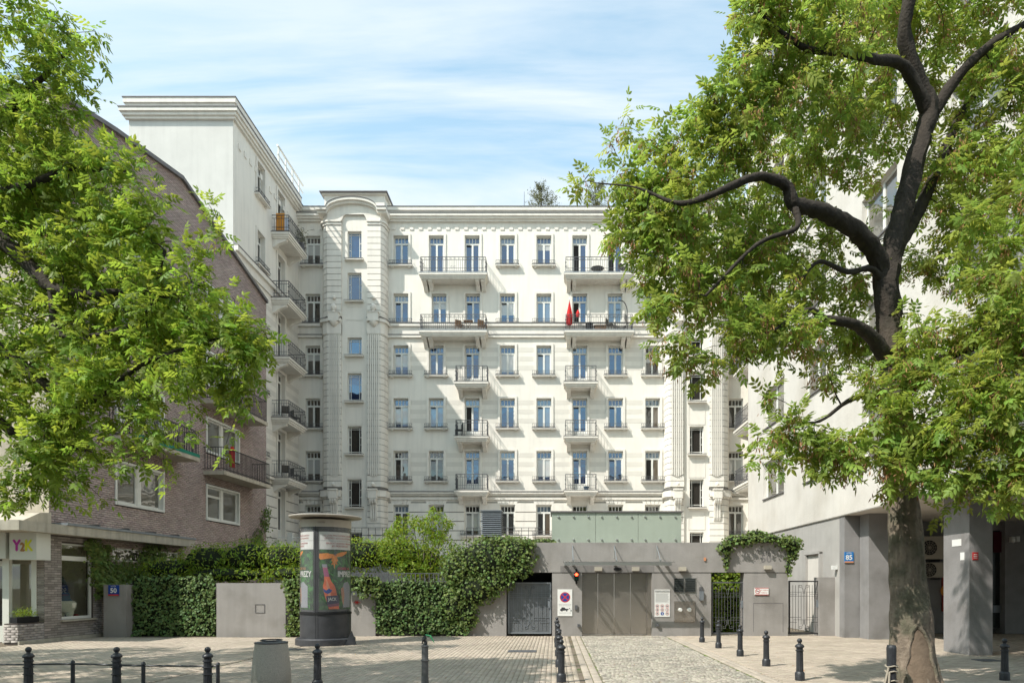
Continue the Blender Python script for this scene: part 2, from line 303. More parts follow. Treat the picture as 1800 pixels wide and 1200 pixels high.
def unit(m):
    if m not in UC:
        mb = MB().wbox(0, 1, 0, 1, 0, 1); me = bpy.data.meshes.new('block'); me.from_pydata(mb.v, [], mb.f); me.materials.append(MAT[m]); UC[m] = me
    return UC[m]
def blk(name, fr, u0, u1, v0, v1, z0, z1, m, parent):
    """box part that shares one unit mesh; v grows outwards"""
    o = bpy.data.objects.new(name, unit(m)); COL.objects.link(o); o.parent = parent
    o.location = fr.P(u0, v1, z0) - ORG[parent.name]; o.rotation_euler = (0, 0, fr.a); o.scale = (u1 - u0, v1 - v0, z1 - z0); return o
def npmesh(name, V, Fc, m, rnd=None, smooth=False):
    me = bpy.data.meshes.new(name); V = np.asarray(V, np.float32); Fc = np.asarray(Fc, np.int32); k = Fc.shape[1]
    me.vertices.add(len(V)); me.vertices.foreach_set('co', V.ravel()); me.loops.add(Fc.size); me.loops.foreach_set('vertex_index', Fc.ravel())
    me.polygons.add(len(Fc)); me.polygons.foreach_set('loop_start', np.arange(0, Fc.size, k, dtype=np.int32)); me.polygons.foreach_set('loop_total', np.full(len(Fc), k, np.int32))
    if rnd is not None:
        a = me.attributes.new('rnd', 'FLOAT', 'POINT'); a.data.foreach_set('value', np.asarray(rnd, np.float32))
    me.update(calc_edges=True)
    if smooth: me.shade_smooth()
    me.materials.append(MAT[m]); return me
def scatter(bv, bf, M3, T):
    """copies of a base mesh: M3 (n,3,3), T (n,3)"""
    bv = np.asarray(bv, float); bf = np.asarray(bf, int); n = len(T)
    V = np.einsum('nij,bj->nbi', M3, bv) + T[:, None, :]; Fc = bf[None] + (np.arange(n) * len(bv))[:, None, None]
    return V.reshape(-1, 3), Fc.reshape(-1, bf.shape[1])
CUBE_V = np.array([(0, 0, 0), (1, 0, 0), (1, 1, 0), (0, 1, 0), (0, 0, 1), (1, 0, 1), (1, 1, 1), (0, 1, 1)], float)
CUBE_F = np.array([(4, 5, 6, 7), (0, 1, 5, 4), (1, 2, 6, 5), (2, 3, 7, 6), (3, 0, 4, 7)])
FONT_CACHE = {}
def text_geo(txt, size, ax='CENTER'):
    cu = bpy.data.curves.new('t', 'FONT'); cu.body = txt; cu.size = size; cu.align_x = ax; cu.align_y = 'CENTER'; cu.resolution_u = 3
    o = bpy.data.objects.new('t', cu); COL.objects.link(o); dg = bpy.context.evaluated_depsgraph_get(); me = bpy.data.meshes.new_from_object(o.evaluated_get(dg))
    vs = [tuple(v.co) for v in me.vertices]; fs = [tuple(p.vertices) for p in me.polygons]; bpy.data.objects.remove(o); bpy.data.curves.remove(cu); bpy.data.meshes.remove(me); return vs, fs
def text(mb, fr, u, v, z, txt, size, ax='CENTER', sx=1.0, bold=0.0):
    vs, fs = text_geo(txt, size, ax)
    offs = [(0, 0)] if not bold else [(-bold, 0), (bold, 0), (0, bold), (0, -bold), (0, 0)]
    for i, (dx, dz) in enumerate(offs): mb.add([fr.P(u + x * sx + dx, v + 0.0004 * i, z + y + dz) for x, y, _ in vs], fs)
    return mb
def disc(mb, fr, u, v, z, r, n=20, r0=0.0):
    if r0 <= 0: mb.add([fr.P(u + r * math.cos(2 * math.pi * i / n), v, z + r * math.sin(2 * math.pi * i / n)) for i in range(n)], [tuple(range(n))])
    else:
        mb.add([fr.P(u + q * math.cos(2 * math.pi * i / n), v, z + q * math.sin(2 * math.pi * i / n)) for q in (r0, r) for i in range(n)], [(i, (i + 1) % n, n + (i + 1) % n, n + i) for i in range(n)])
    return mb
# ================================================================== GROUND
g = MB().wbox(-400, 400, -300, 600, -0.6, -0.05); struct('ground', g, 'soil')
rd = MB().wbox(-60, 60, -14, 9.6, -0.3, -0.045); struct('road', rd, 'asphalt')
pv = MB().wbox(-30, 0.55, 10.95, 36, -0.3, -0.012); pv.wbox(4.1, 30, 10.95, 36, -0.3, -0.012); pv.wbox(0.55, 4.1, 24.2, 36, -0.3, -0.012)
pavement = struct('pavement', pv, 'sand_joint'); ORG['pavement'] = Vector((0, 0, 0))
kb = MB().wbox(-30, 30, 9.6, 9.75, -0.3, 0.04); struct('road_kerb', kb, 'kerb')
gs = MB().wbox(-30, 30, 9.75, 10.95, -0.3, 0.0); struct('tree_strip', gs, 'soil')
def laid(name, parent, m, cells, near):
    """cells: x0,x1,y0,y1,ztop. the nearest ones are parts, the rest one stuff mesh"""
    cells = np.array(cells); vis = np.abs(cells[:, 0] - (CX - 900) * 0) < 1e9
    cx = (cells[:, 0] + cells[:, 1]) / 2; cy = (cells[:, 2] + cells[:, 3]) / 2
    pxs = CX + cx * F / cy; ok = (pxs > 0) & (pxs < 1800) & (cy > 12.35)
    order = np.argsort(np.where(ok, cy, 1e6))[:near]; sel = np.zeros(len(cells), bool); sel[order] = ok[order]
    for c in cells[sel]:
        o = bpy.data.objects.new(name, unit_bev(m)); COL.objects.link(o); o.parent = parent; o.location = (c[0], c[2], c[4] - 0.03); o.scale = (c[1] - c[0], c[3] - c[2], 0.03)
        o.rotation_euler = (c[5], c[6], 0)
    r = cells[~sel]; bv, bf = BEV; n = len(r)
    V = bv[None] * np.stack([r[:, 1] - r[:, 0], r[:, 3] - r[:, 2], np.full(n, 0.03)], 1)[:, None, :]
    V[:, :, 2] += V[:, :, 1] * r[:, 5][:, None] - V[:, :, 0] * r[:, 6][:, None]
    V += np.stack([r[:, 0], r[:, 2], r[:, 4] - 0.03], 1)[:, None, :]
    Fc = bf[None] + (np.arange(n) * len(bv))[:, None, None]
    me = npmesh(name, V.reshape(-1, 3), Fc.reshape(-1, 4), m, np.repeat(RNG.random(n), len(bv))); mkobj(name, me, parent, 'stuff')
def bevel_block():
    v = []; 
    for z, i in ((0, 0.0), (0.72, 0.0), (1.0, 0.05)):
        iy = i * 1.6
        v += [(i, iy, z), (1 - i, iy, z), (1 - i, 1 - iy, z), (i, 1 - iy, z)]
    f = [(8, 9, 10, 11)]
    for k in (0, 4):
        for j in range(4): f.append((k + j, k + (j + 1) % 4, k + 4 + (j + 1) % 4, k + 4 + j))
    return np.array(v, float), np.array(f)
BEV = bevel_block(); UB = {}
def unit_bev(m):
    if m not in UB: UB[m] = npmesh('block', BEV[0], BEV[1], m, np.zeros(12))
    return UB[m]
def jit(): return (random.uniform(-1, 1) * 0.010, random.uniform(-1, 1) * 0.007)
cells = []
def pave(x0, x1, y0, y1, inv=0):
    nx = int((x1 - x0) / 0.105); ny = int((y1 - y0) / 0.205)
    for i in range(nx):
        off = 0.1025 if i % 2 else 0.0
        for j in range(ny + 1):
            a = x0 + i * 0.105; b = y0 + j * 0.205 - off
            if b < y0: continue
            if b + 0.2 > y1 + .1: continue
            und = 0.010 * mnoise.noise(Vector((a * 0.5, b * 0.5, 0))); cells.append((a + 0.002, a + 0.1015, b + 0.002, b + 0.2015, und + random.uniform(-0.002, 0.002), *jit()))
pave(-7.2, 0.55, 11.0, 23.58)
# left of the column the pavers run across
def pave_x(x0, x1, y0, y1):
    ny = int((y1 - y0) / 0.105)
    for j in range(ny):
        off = 0.1025 if j % 2 else 0.0; b = y0 + j * 0.105
        xmin = max(x0, -0.86 * b - 0.3) if x0 < 0 else x0; a = x0 + off
        nst = int((x1 - x0) / 0.205)
        for i in range(nst):
            aa = x0 + off + i * 0.205
            if aa + 0.2 < xmin or aa + 0.2 > x1 + 0.05: continue
            if aa < -16.69 + 0.045 * b + 0.05: continue
            if aa > 0.72 * b: break
            und = 0.010 * mnoise.noise(Vector((aa * 0.5, b * 0.5, 3))); cells.append((aa + 0.002, aa + 0.2015, b + 0.002, b + 0.1015, und + random.uniform(-0.002, 0.002), *jit()))
pave_x(-16.0, -7.25, 11.0, 23.0); pave_x(4.12, 17.5, 11.0, 24.6)
laid('paver', pavement, 'paver', cells, 300)
# driveway with its stone setts
db = MB().wbox(0.55, 4.1, 9.75, 24.2, -0.3, -0.02); driveway = struct('driveway', db, 'moss_joint'); ORG['driveway'] = Vector((0, 0, 0))
cells = []; y = 11.1
while y < 23.95:
    w = random.uniform(0.070, 0.085); x = 0.88 + random.uniform(0, 0.05)
    while x < 3.72:
        l_ = random.uniform(0.065, 0.105); yo = 0.05 * math.sin(x * 2.2 + y * 0.2)
        if x + l_ < 3.80: cells.append((x + 0.005, x + l_ - 0.003, y + yo + random.uniform(0.002, 0.011), y + yo + w - random.uniform(0.0, 0.012), random.uniform(-0.006, 0.004), random.uniform(-.035, .035), random.uniform(-.03, .03)))
        x += l_
    y += w
laid('cobblestone', driveway, 'cobble', cells, 300)
for name, x0, x1 in (('kerb_stone', 0.56, 0.70), ('kerb_stone', 0.72, 0.86), ('kerb_stone', 3.84, 3.98), ('kerb_stone', 3.99, 4.1)):
    y = 11.0
    while y < 23.4:
        l_ = random.uniform(0.55, 0.9) if x0 in (0.56, 3.99) else random.uniform(0.14, 0.2); y1 = min(y + l_, 23.6)
        o = bpy.data.objects.new(name, unit_bev('kerb')); COL.objects.link(o); o.parent = driveway; o.location = (x0, y + 0.004, -0.03 + random.uniform(-0.003, 0.004)); o.scale = (x1 - x0, y1 - y - 0.008, 0.036); y = y1
# ================================================================== MAIN BUILDING
K = 45.0 / F
def zf(py): return wz(py, 45.0)
def xf(px): return wx(px, 45.0)
YF = 45.0; XL = -16.875; XR = 12.75; ROOF = zf(365)
bld = thing('apartment_building', 'large white seven-storey apartment block with two towers and iron balconies behind the garden wall', 'building', (-1.9, 45, 0))
FM = Fr(0, YF, 0); FL = Fr(XL, 0, R(90)); FRW = Fr(XR, 0, R(-90)); FG = Fr(0, 35.84, 0)
# --- window templates (local: u = x centred, v -> -y, z from sill) kept as first instances
W_ = 0.97
def frame_mb(w, h, tr=0.72, door=False, panel=0.0, stair=False, short=False):
    mb = MB(); fr = Fr(0, 0, 0); v0, v1 = -0.26, -0.19; t = 0.055; a = w / 2
    B = lambda x0, x1, z0, z1, vv=v1: mb.box(fr, x0, x1, v0, vv, z0, z1)
    B(-a, -a + t, 0, h); B(a - t, a, 0, h); B(-a + t, a - t, h - 0.09, h); B(-a + t, a - t, 0, 0.06)
    if stair:
        for x in (-a * 0.62, a * 0.62): B(x - 0.018, x + 0.018, 0.06, h - 0.09, v1 - 0.01)
        for z in ((0.17, 0.83) if short else (0.09, 0.36, 0.62, 0.9)):
            zz_ = h * z; B(-a + t, -a * 0.62 - 0.018, zz_ - 0.016, zz_ + 0.016, v1 - 0.01); B(a * 0.62 + 0.018, a - t, zz_ - 0.016, zz_ + 0.016, v1 - 0.01)
            if z in (0.09, 0.9, 0.17, 0.83): B(-a * 0.62 + 0.018, a * 0.62 - 0.018, zz_ - 0.016, zz_ + 0.016, v1 - 0.01)
    else:
        zt = h - 0.09 - 0.33; B(-a + t, a - t, zt - 0.12, zt)          # transom
        for k in (-1, 0, 1): B(k * 0.21 - 0.02, k * 0.21 + 0.02, zt, h - 0.09, v1 - 0.01)
        B(-0.06, 0.06, 0.06, zt - 0.12)
        B(-a + t, -a + t + 0.04, 0.06, zt - 0.12, v1 - 0.015); B(a - t - 0.04, a - t, 0.06, zt - 0.12, v1 - 0.015)
        if panel: B(-a + t + 0.04, -0.06, 0.06, panel, v1 - 0.015); B(0.06, a - t - 0.04, 0.06, panel, v1 - 0.015)
    return mb
def pane_mb(x0, x1, z0, z1, v=-0.235): return MB().quad((x0, -v, z0), (x1, -v, z0), (x1, -v, z1), (x0, -v, z1))
MESHC = {}
def cmesh(key, mbf, m):
    k = (key, m)
    if k not in MESHC:
        mb = mbf(); me = bpy.data.meshes.new(key[0] if isinstance(key, tuple) else key); me.from_pydata(mb.v, [], mb.f); me.materials.append(MAT[m]); MESHC[k] = me
    return MESHC[k]
def sill_rail_mb(w=1.5, h=0.27, d=0.24):
    mb = MB(); fr = Fr(0, 0, 0); a = w / 2
    for z in (0.01, 0.07, h - 0.02): mb.box(fr, -a, a, d - 0.02, d, z, z + 0.022); mb.box(fr, -a, -a + 0.02, 0.06, d - 0.02, z, z + 0.022); mb.box(fr, a - 0.02, a, 0.06, d - 0.02, z, z + 0.022)
    for k in range(13):
        x = -a + (w - 0.018) * k / 12; mb.box(fr, x, x + 0.014, d - 0.017, d - 0.003, 0.032, h - 0.02)
    for cxx in (-0.42, 0, 0.42):
        pts = [Vector((cxx + 0.07 * math.cos(t) , -d + 0.01, 0.155 + 0.055 * math.sin(t))) for t in np.linspace(0, 2 * math.pi, 9)]; mb.tube(pts, 0.008, 4, False)
    return mb
def window(fr, u, z, kind='win', gl='glass_sky_tint', h=1.97, w=W_, sill=True, rail=True, surround=True, openleft=False, parent=None, glt=None, darktop=False, blind=0.0, gl2=None):
    parent = parent or bld; door = kind == 'door'; stair = kind == 'stair'
    key = ('window', kind, round(h, 2), round(w, 2))
    me = cmesh(key, lambda: frame_mb(w, h, door=door, panel=0.55 if door else 0, stair=stair, short=h < 1.5), 'white_frame')
    f = bpy.data.objects.new('balcony_door' if door else 'window', me); COL.objects.link(f); f.parent = parent; f.location = fr.P(u, 0, z) - ORG[parent.name]; f.rotation_euler = (0, 0, fr.a)
    a = w / 2; zt = h - 0.09 - 0.33
    def sub(nm, mbf, m, key2):
        o = bpy.data.objects.new(nm, cmesh((nm,) + key2, mbf, m)); COL.objects.link(o); o.parent = f; return o
    if stair:
        sub('pane', lambda: pane_mb(-a + 0.05, a - 0.05, 0.05, h - 0.08), gl, key)
    else:
        lo = 0.55 if door else 0.05
        sub('pane', lambda: pane_mb(-a + 0.05, a - 0.05, zt - 0.01, h - 0.08), glt or gl, ('t',) + key)
        if openleft:
            sub('pane', lambda: pane_mb(-a + 0.05, -0.05, 0.05, zt - 0.11), 'room_shade', ('lo',) + key)  # dark sheet, no glass: painted shade of the room behind the open sash
            def leaf_():
                m_ = MB(); F2 = Fr(-a + 0.06, 0.2, R(68)); m_.box(F2, 0, 0.36, -0.02, 0.02, 0.07, zt - 0.13); return m_
            sub('casement', leaf_, 'white_frame', key)
        else: sub('pane', lambda: pane_mb(-a + 0.05, -0.05, lo, zt - 0.11), gl, ('l',) + key)
        if blind > 0:
            zb0 = zt - 0.11 - blind * (zt - 0.16 - lo)
            for x0_, x1_ in ((-a + 0.06, -0.055), (0.055, a - 0.06)): sub('blind', lambda: pane_mb(x0_, x1_, zb0, zt - 0.115, -0.231), 'glass_blind', ('b', round(blind, 2), x0_ > 0) + key)
        sub('pane', lambda: pane_mb(0.05, a - 0.05, lo, zt - 0.11), gl2 or gl, ('r',) + key)
        if darktop: sub('gap_shade', lambda: MB().box(Fr(0, 0, 0), -a + 0.1, -0.07, -0.19, -0.17, zt - 0.2, zt - 0.125), 'room_shade', key)  # dark strip standing in for the shade of an open gap
    if surround and not stair:
        def sm():
            m_ = MB(); q = Fr(0, 0, 0); s_ = 0.15; zb = 0.0
            m_.box(q, -a - s_, -a - 0.002, 0.0, 0.065, zb, h + 0.13); m_.box(q, a + 0.002, a + s_, 0.0, 0.065, zb, h + 0.13); m_.box(q, -a - 0.002, a + 0.002, 0.0, 0.065, h + 0.002, h + 0.13); return m_
        sub('surround', sm, 'stucco_trim', key)
    if sill and not door:
        ww = w + (0.30 if stair else 0.58)
        def sl_():
            m_ = MB(); q = Fr(0, 0, 0); m_.box(q, -ww / 2, ww / 2, 0.0, 0.27, -0.10, -0.02)
            if not stair: 
                for x in (-ww / 2 + 0.14, ww / 2 - 0.3): m_.box(q, x, x + 0.16, 0.0, 0.20, -0.17, -0.10)
            return m_
        sub('sill', sl_, 'stucco_trim', key); sub('sill_flashing', lambda: MB().box(Fr(0, 0, 0), -ww / 2 - 0.01, ww / 2 + 0.01, 0.0, 0.29, -0.018, 0.004), 'flashing', key)
    if rail and not door and not stair: sub('sill_railing', sill_rail_mb, 'iron_grey', ('r',))
    return f
def railing_mb(w, d, h=1.0):
    """front and two side panels; local u centred, v out from the wall"""
    mb = MB(); fr = Fr(0, 0, 0); a = w / 2
    for z, t in ((h - 0.03, 0.035), (h - 0.2, 0.018), (0.26, 0.015), (0.08, 0.02)):
        mb.box(fr, -a, a, d - 0.03, d, z, z + t)
        for s in (-1, 1): mb.box(fr, s * a - 0.015, s * a + 0.015, 0.02, d - 0.03, z, z + t)
    n = max(8, int(w / 0.135))
    for k in range(n + 1):
        x = -a + w * k / n; thick = 0.017 if k % 4 else 0.026; top = h - 0.03 if k % 4 == 0 or k % 4 == 2 else h - 0.2
        mb.box(fr, x - thick / 2, x + thick / 2, d - 0.025, d - 0.005, 0.0 if k % 4 == 0 else 0.09, top)
    m = max(4, int(d / 0.14))
    for k in range(1, m):
        y = 0.02 + (d - 0.04) * k / m
        for s in (-1, 1): mb.box(fr, s * a - 0.009, s * a + 0.009, y - 0.008, y + 0.008, 0.09, h - 0.2 if k % 2 else h - 0.03)
    for k in range(0, n, 2):
        x = -a + w * (k + 0.5) / n; pts = [(x + 0.055 * math.cos(t), -d + 0.012, h - 0.115 + 0.05 * math.sin(t)) for t in np.linspace(0, 2 * math.pi, 8)]; mb.tube(pts, 0.007, 4, False)
    for s in (-0.09, 0.09):
        pts = [(s + 0.06 * math.cos(t), -d + 0.012, 0.36 + 0.06 * math.sin(t)) for t in np.linspace(0, 1.7 * math.pi, 8)]; mb.tube(pts, 0.008, 4, False)
    for z in (0.35, 0.62): 
        for s in (-1, 1): mb.box(fr, s * a - 0.05, s * a + 0.05, d - 0.05, d + 0.02, z, z + 0.04)
    return mb
def balcony(fr, u, z, w, d=1.1, pairs=False, parent=None, edge='flashing', rail_w=None, side=False):
    parent = parent or bld
    b = bpy.data.objects.new('balcony', cmesh(('balcony', round(w, 2), d), lambda: (lambda m_: m_.box(WORLD, -w / 2, w / 2, 0.0, d, -0.13, 0.0).box(WORLD, -w / 2 + 0.07, w / 2 - 0.07, 0.0, d - 0.07, -0.25, -0.13).box(WORLD, -w / 2 + 0.13, w / 2 - 0.13, 0.0, d - 0.13, -0.34, -0.25))(MB()), 'stucco_trim'))
    COL.objects.link(b); b.parent = parent; b.location = fr.P(u, 0, z) - ORG[parent.name]; b.rotation_euler = (0, 0, fr.a)
    def sub(nm, mbf, m, key2):
        o = bpy.data.objects.new(nm, cmesh((nm,) + key2, mbf, m)); COL.objects.link(o); o.parent = b; return o
    sub('balcony_edge', lambda: MB().box(WORLD, -w / 2 - 0.02, w / 2 + 0.02, 0.0, d + 0.02, 0.002, 0.035), edge, (round(w, 2), d))
    rw = rail_w or w - 0.2
    sub('railing', lambda: (lambda m_: m_)(shift(railing_mb(rw, d - 0.07), 0, 0, 0.04)), 'iron_grey', (round(rw, 2), d))
    def brk():
        m_ = MB(); hw = 0.13
        for x in (0.0,):
            prof = [(0, -0.342), (d * 0.78, -0.342), (d * 0.76, -0.44), (d * 0.6, -0.50), (d * 0.35, -0.60), (0.12, -0.80), (0, -0.84)]
            m_.prism([(x - hw, -a_, c_) for a_, c_ in prof], (2 * hw, 0, 0))
        return m_
    for x in ((-w / 2 + 0.32, w / 2 - 0.32) if not pairs else (-w / 2 + 0.3, -w / 2 + 0.66, w / 2 - 0.66, w / 2 - 0.3)): sub('bracket', brk, 'stucco_trim', (d,)).location = (x, 0, 0)
    return b
def shift(mb, x, y, z): mb.v = [(a + x, b + y, c + z) for a, b, c in mb.v]; return mb
# --- openings on the main face
cols = [705, 767, 830, 892, 956, 1019, 1082, 1147]
rows = [(415, 467), (516, 569), (608, 660), (702, 752.5), (794, 845), (888, 940)]
rowz = [(zf(b), zf(b) + (1.97 if i else 1.97)) for i, (t, b) in enumerate(rows)]
balc = {0: [(767, 830), (1019, 1081)], 1: [(772, 831), (1019, 1081)], 2: [830, 1019], 3: [830, 1019], 4: [830, 1019]}
bz = [21.85, 18.15, 14.85, 11.35, 7.87]
holes = []; wins = []
for i in range(6):
    bpx = set(); 
    for e in balc.get(i, []): bpx |= set(e) if isinstance(e, tuple) else {e}
    for c in cols:
        cc = {767: 772, 830: 831, 1082: 1081}.get(c, c) if i == 1 else ({1082: 1081}.get(c, c) if i == 0 else c)
        u = xf(cc); zb = rowz[i][0]; ztop = rowz[i][0] + 1.97
        if cc in bpx: wins.append((i, u, bz[i] + 0.04, ztop, 'door', cc))
        else: wins.append((i, u, zb, ztop, 'win', cc))
for (i, u, zb, zt, kd, c) in wins: holes.append((u - W_ / 2, u + W_ / 2, zb, zt))
sec = [xf(550), 11.95]
for s in sec:
    for i in range(6): holes.append((s - W_ / 2, s + W_ / 2, rowz[i][0], rowz[i][0] + 1.97))
body = MB().wall(FM, XL, XR, 0, ROOF, holes, 0.0, 0.3)
body.box(FM, XL + 0.002, XR, -12, -0.32, 0, ROOF - 0.01)
# left wing: inner face, gable
wslab = [22.76, 18.84, 15.35, 11.73, 8.14, 4.6]; uA, uB = 39.15, 42.05; WTOP = 27.25
wh = []
for z in wslab: wh += [(uA - 0.5, uA + 0.5, z + 1.08, z + 3.05), (uB - 0.55, uB + 0.55, z + 0.04, z + 3.05)]
body.wall(FL, 35.84, 45, 0, WTOP - 0.05, wh, 0.0, 0.3)
body.wbox(-22.35, XL - 0.32, 35.86, 57, 0, WTOP - 0.06)
MB().box(FG, -22.35, XL - 0.003, -0.05, 0.003, 0, WTOP - 0.05).build('wall', 'stucco_grey', bld)
# right wing
wh2 = []
for z in wslab: wh2 += [(-42.6, -41.5, z + 0.04, z + 3.05)]
body.wall(FRW, -45, -33.0, 0, WTOP - 0.05, wh2, 0.0, 0.3); body.wbox(XR + 0.32, 19, 33.0, 57, 0, WTOP - 0.06)
body.box(Fr(0, 33.0, 0), XR, 19, -0.05, 0, 0, WTOP - 0.05)
body.build('wall', 'stucco', bld)
# windows
rr = random.Random(5)
for (i, u, zb, zt, kd, c) in wins:
    gl = 'glass_sky_tint' if i < 4 or (i == 4 and c > 800 and c < 1140) else 'glass_dark'  # panes that would mirror the sky get its blue painted in
    if i == 5: gl = 'glass_dark'
    if i in (2, 3, 4) and c == 1147: gl = 'glass_dark'
    if (i, c) in ((3, 767), (2, 956), (1, 956), (3, 956), (1, 1081)): gl = 'glass_curtain'
    op = (i, c) in ((0, 1019), (0, 1081), (1, 1019), (3, 830), (4, 1147))
    window(FM, u, zb, kd, gl, h=zt - zb, rail=(i != 5 or True), openleft=op, sill=(i != 1), surround=(i != 5), darktop=(not op and rr.random() < 0.4), blind=(rr.choice((0.25, 0.4, 0.6, 0.85)) if not op and rr.random() < 0.28 else 0.0), glt=('glass_curtain' if rr.random() < 0.25 else None), gl2=('glass_warm' if gl == 'glass_dark' and rr.random() < 0.4 else None))
for s in sec:
    for i in range(6): window(FM, s, rowz[i][0], 'win', 'glass_dark', sill=(i != 1), surround=False, blind=(0.5, 0.0, 0.3, 0.0, 0.7, 0.0)[i])
for j, z in enumerate(wslab):
    window(FL, uA, z + 1.08, 'win', 'glass_dark', h=1.97, w=1.0, surround=True); window(FL, uB, z + 0.04, 'door', 'glass_dark', h=3.01, w=1.1, surround=True)
    if j < 5: balcony(FL, uB, z, 2.9, 1.1)
    window(FRW, -42.05, z + 0.04, 'door', 'glass_dark', h=3.01, w=1.1, surround=True)
    if j < 5: balcony(FRW, -42.2, z - 0.15, 3.2, 1.3)
for i in range(5):
    for e in balc[i]:
        if isinstance(e, tuple):
            l_, r_ = ((738, 856) if e[0] < 900 else (994, 1115)); yb = 45 - 1.1; x0, x1 = wx(l_ - 2, yb), wx(r_, yb); balcony(FM, (x0 + x1) / 2, bz[i], x1 - x0, 1.1, True, edge='slab_edge')
        else:
            l_, r_ = ((798, 858.5) if e < 900 else (991.5, 1051)); yb = 45 - 1.1; x0, x1 = wx(l_, yb), wx(r_, yb); balcony(FM, (x0 + x1) / 2, bz[i], x1 - x0, 1.1, False)
# painted bands between the windows, rows 3..5
TL0, TL1, TR0, TR1 = -15.19, -11.0, 7.24, 11.4
def spans(i, pad, x0=TL1 + 0.02, x1=TR0 - 0.02, edge=0.0):
    cs = sorted(u for (k, u, *_r) in wins if k == i); cur = x0; out_ = []
    for u in cs: out_.append((cur, u - W_ / 2 - pad)); cur = u + W_ / 2 + pad
    out_.append((cur, x1)); return [(a, b) for a, b in out_ if b - a > 0.1]
for i in (2, 3, 4):
    zt = rowz[i][0] + 1.97
    for k in range(3):
        z1 = zt - 0.12 - k * 0.60
        for a, b in spans(i, 0.155): blk('painted_band', FM, a, b, 0.0, 0.006, z1 - 0.30, z1, 'stucco_band', bld)
# rusticated ground floor blocks and wedge stones
ZLOW = zf(866)
zc = [zf(948) + k * 0.615 for k in range(-2, 5)]
for a, b in spans(5, 0.04) + [(XL + 0.03, sec[0] - W_ / 2 - 0.04), (sec[0] + W_ / 2 + 0.04, TL0 - 0.03)]: blk('joint', FM, a, b, 0.0, 0.012, 3.6, ZLOW - 0.6, 'joint', bld)
for a, b in ((35.95, uA - 0.54), (uA + 0.54, uB - 0.59), (uB + 0.59, 44.85)): blk('joint', FL, a, b, 0.0, 0.012, 1.0, 7.8, 'joint', bld)
for k, z in enumerate(zc):
    top = min(z + 0.56, ZLOW - 0.62)
    if top - z < 0.1: continue
    for a, b in spans(5, 0.03): blk('stone_block', FM, a, b, 0.0, 0.06, z, top, 'stucco_trim', bld)
    for a, b in ((XL + 0.02, sec[0] - W_ / 2 - 0.03), (sec[0] + W_ / 2 + 0.03, TL0 - 0.02)):
        if b - a > 0.05: blk('stone_block', FM, a, b, 0.0, 0.06, z, top, 'stucco_trim', bld)
def wedge(fr, u, z0, z1, w):
    for k in range(5):
        a0 = -w / 2 + w * k / 5 + 0.012; a1 = -w / 2 + w * (k + 1) / 5 - 0.012; f = 1.45
        MB().prism([fr.P(u + a0, 0.0, z0), fr.P(u + a1, 0.0, z0), fr.P(u + a1 * f, 0.0, z1), fr.P(u + a0 * f, 0.0, z1)], fr.V * 0.055).build('wedge_stone', 'stucco_trim', bld)
for (i, u, zb, zt, kd, c) in wins:
    if i == 5: wedge(FM, u, zt + 0.04, ZLOW - 0.36, 1.15)
wedge(FM, sec[0], rowz[5][0] + 2.01, ZLOW - 0.36, 1.1)
# wing rustication
for k in range(12):
    z = 0.9 + k * 0.615
    if z + 0.58 > 7.9: continue
    for a, b in ((35.9, uA - 0.53), (uA + 0.53, uB - 0.58), (uB + 0.58, 44.9)): blk('stone_block', FL, a, b, 0.0, 0.06, z, z + 0.56, 'stucco_trim', bld)
for i in (2, 3, 4):
    zt = wslab[i] + 3.05
    for k in range(3):
        for a, b in ((uA + 0.66, uB - 0.72), (uB + 0.72, 44.95), (36.0, uA - 0.66)): blk('painted_band', FL, a, b, 0.0, 0.006, zt - 0.5 - k * 0.6, zt - 0.2 - k * 0.6, 'stucco_band', bld)
# ---- string courses and cornices
def course(fr, u0, u1, prof, m='stucco_trim', name='cornice'):
    for (z0, z1, p) in prof: blk(name, fr, u0, u1, 0.0, p, z0, z1, m, bld)
topprof = [(ROOF - 0.28, ROOF - 0.06, 0.24), (ROOF - 0.52, ROOF - 0.28, 0.15), (zf(384), zf(379.5), 0.38), (zf(387.5), zf(384), 0.28), (zf(391), zf(387.5), 0.16)]
midprof = [(zf(575), zf(570), 0.24), (zf(588), zf(575), 0.10), (zf(594), zf(590), 0.16)]
lowprof = [(zf(868), zf(865), 0.26), (zf(871), zf(868), 0.16), (zf(878), zf(874), 0.12)]
for u0, u1 in ((XL, TL0 - 0.02), (TL1, TR0), (TR1, XR)):
    course(FM, u0, u1, topprof + midprof + lowprof)
    for z, p in ((ROOF - 0.055, 0.28), (zf(379.2), 0.42), (zf(569.6), 0.28), (zf(589.6), 0.19), (zf(864.6), 0.30)): blk('flashing_strip', FM, u0, u1, 0.0, p, z, z + 0.035, 'flashing', bld)
for u0, u1 in ((XL + 0.1, TL0 - 0.1), (TL1 + 0.15, TR0)):
    u = u0 + 0.1
    while u < u1: blk('dentil_block', FM, u, u + 0.25, 0.0, 0.05, zf(404.5), zf(397.5), 'stucco_trim', bld); u += 0.597
wprof = [(WTOP - 0.30, WTOP - 0.05, 0.20), (WTOP - 0.50, WTOP - 0.30, 0.12), (WTOP - 0.82, WTOP - 0.64, 0.34), (WTOP - 0.98, WTOP - 0.82, 0.24), (WTOP - 1.12, WTOP - 0.98, 0.14), (19.35, 19.6, 0.24), (18.9, 19.35, 0.1), (8.0, 8.15, 0.22)]
course(FL, 35.86, 44.98, wprof)
for z, p in ((WTOP - 0.05, 0.24), (WTOP - 0.64, 0.38), (19.6, 0.27), (8.15, 0.25)): blk('flashing_strip', FL, 35.86, 44.98, 0.0, p, z, z + 0.04, 'flashing', bld)
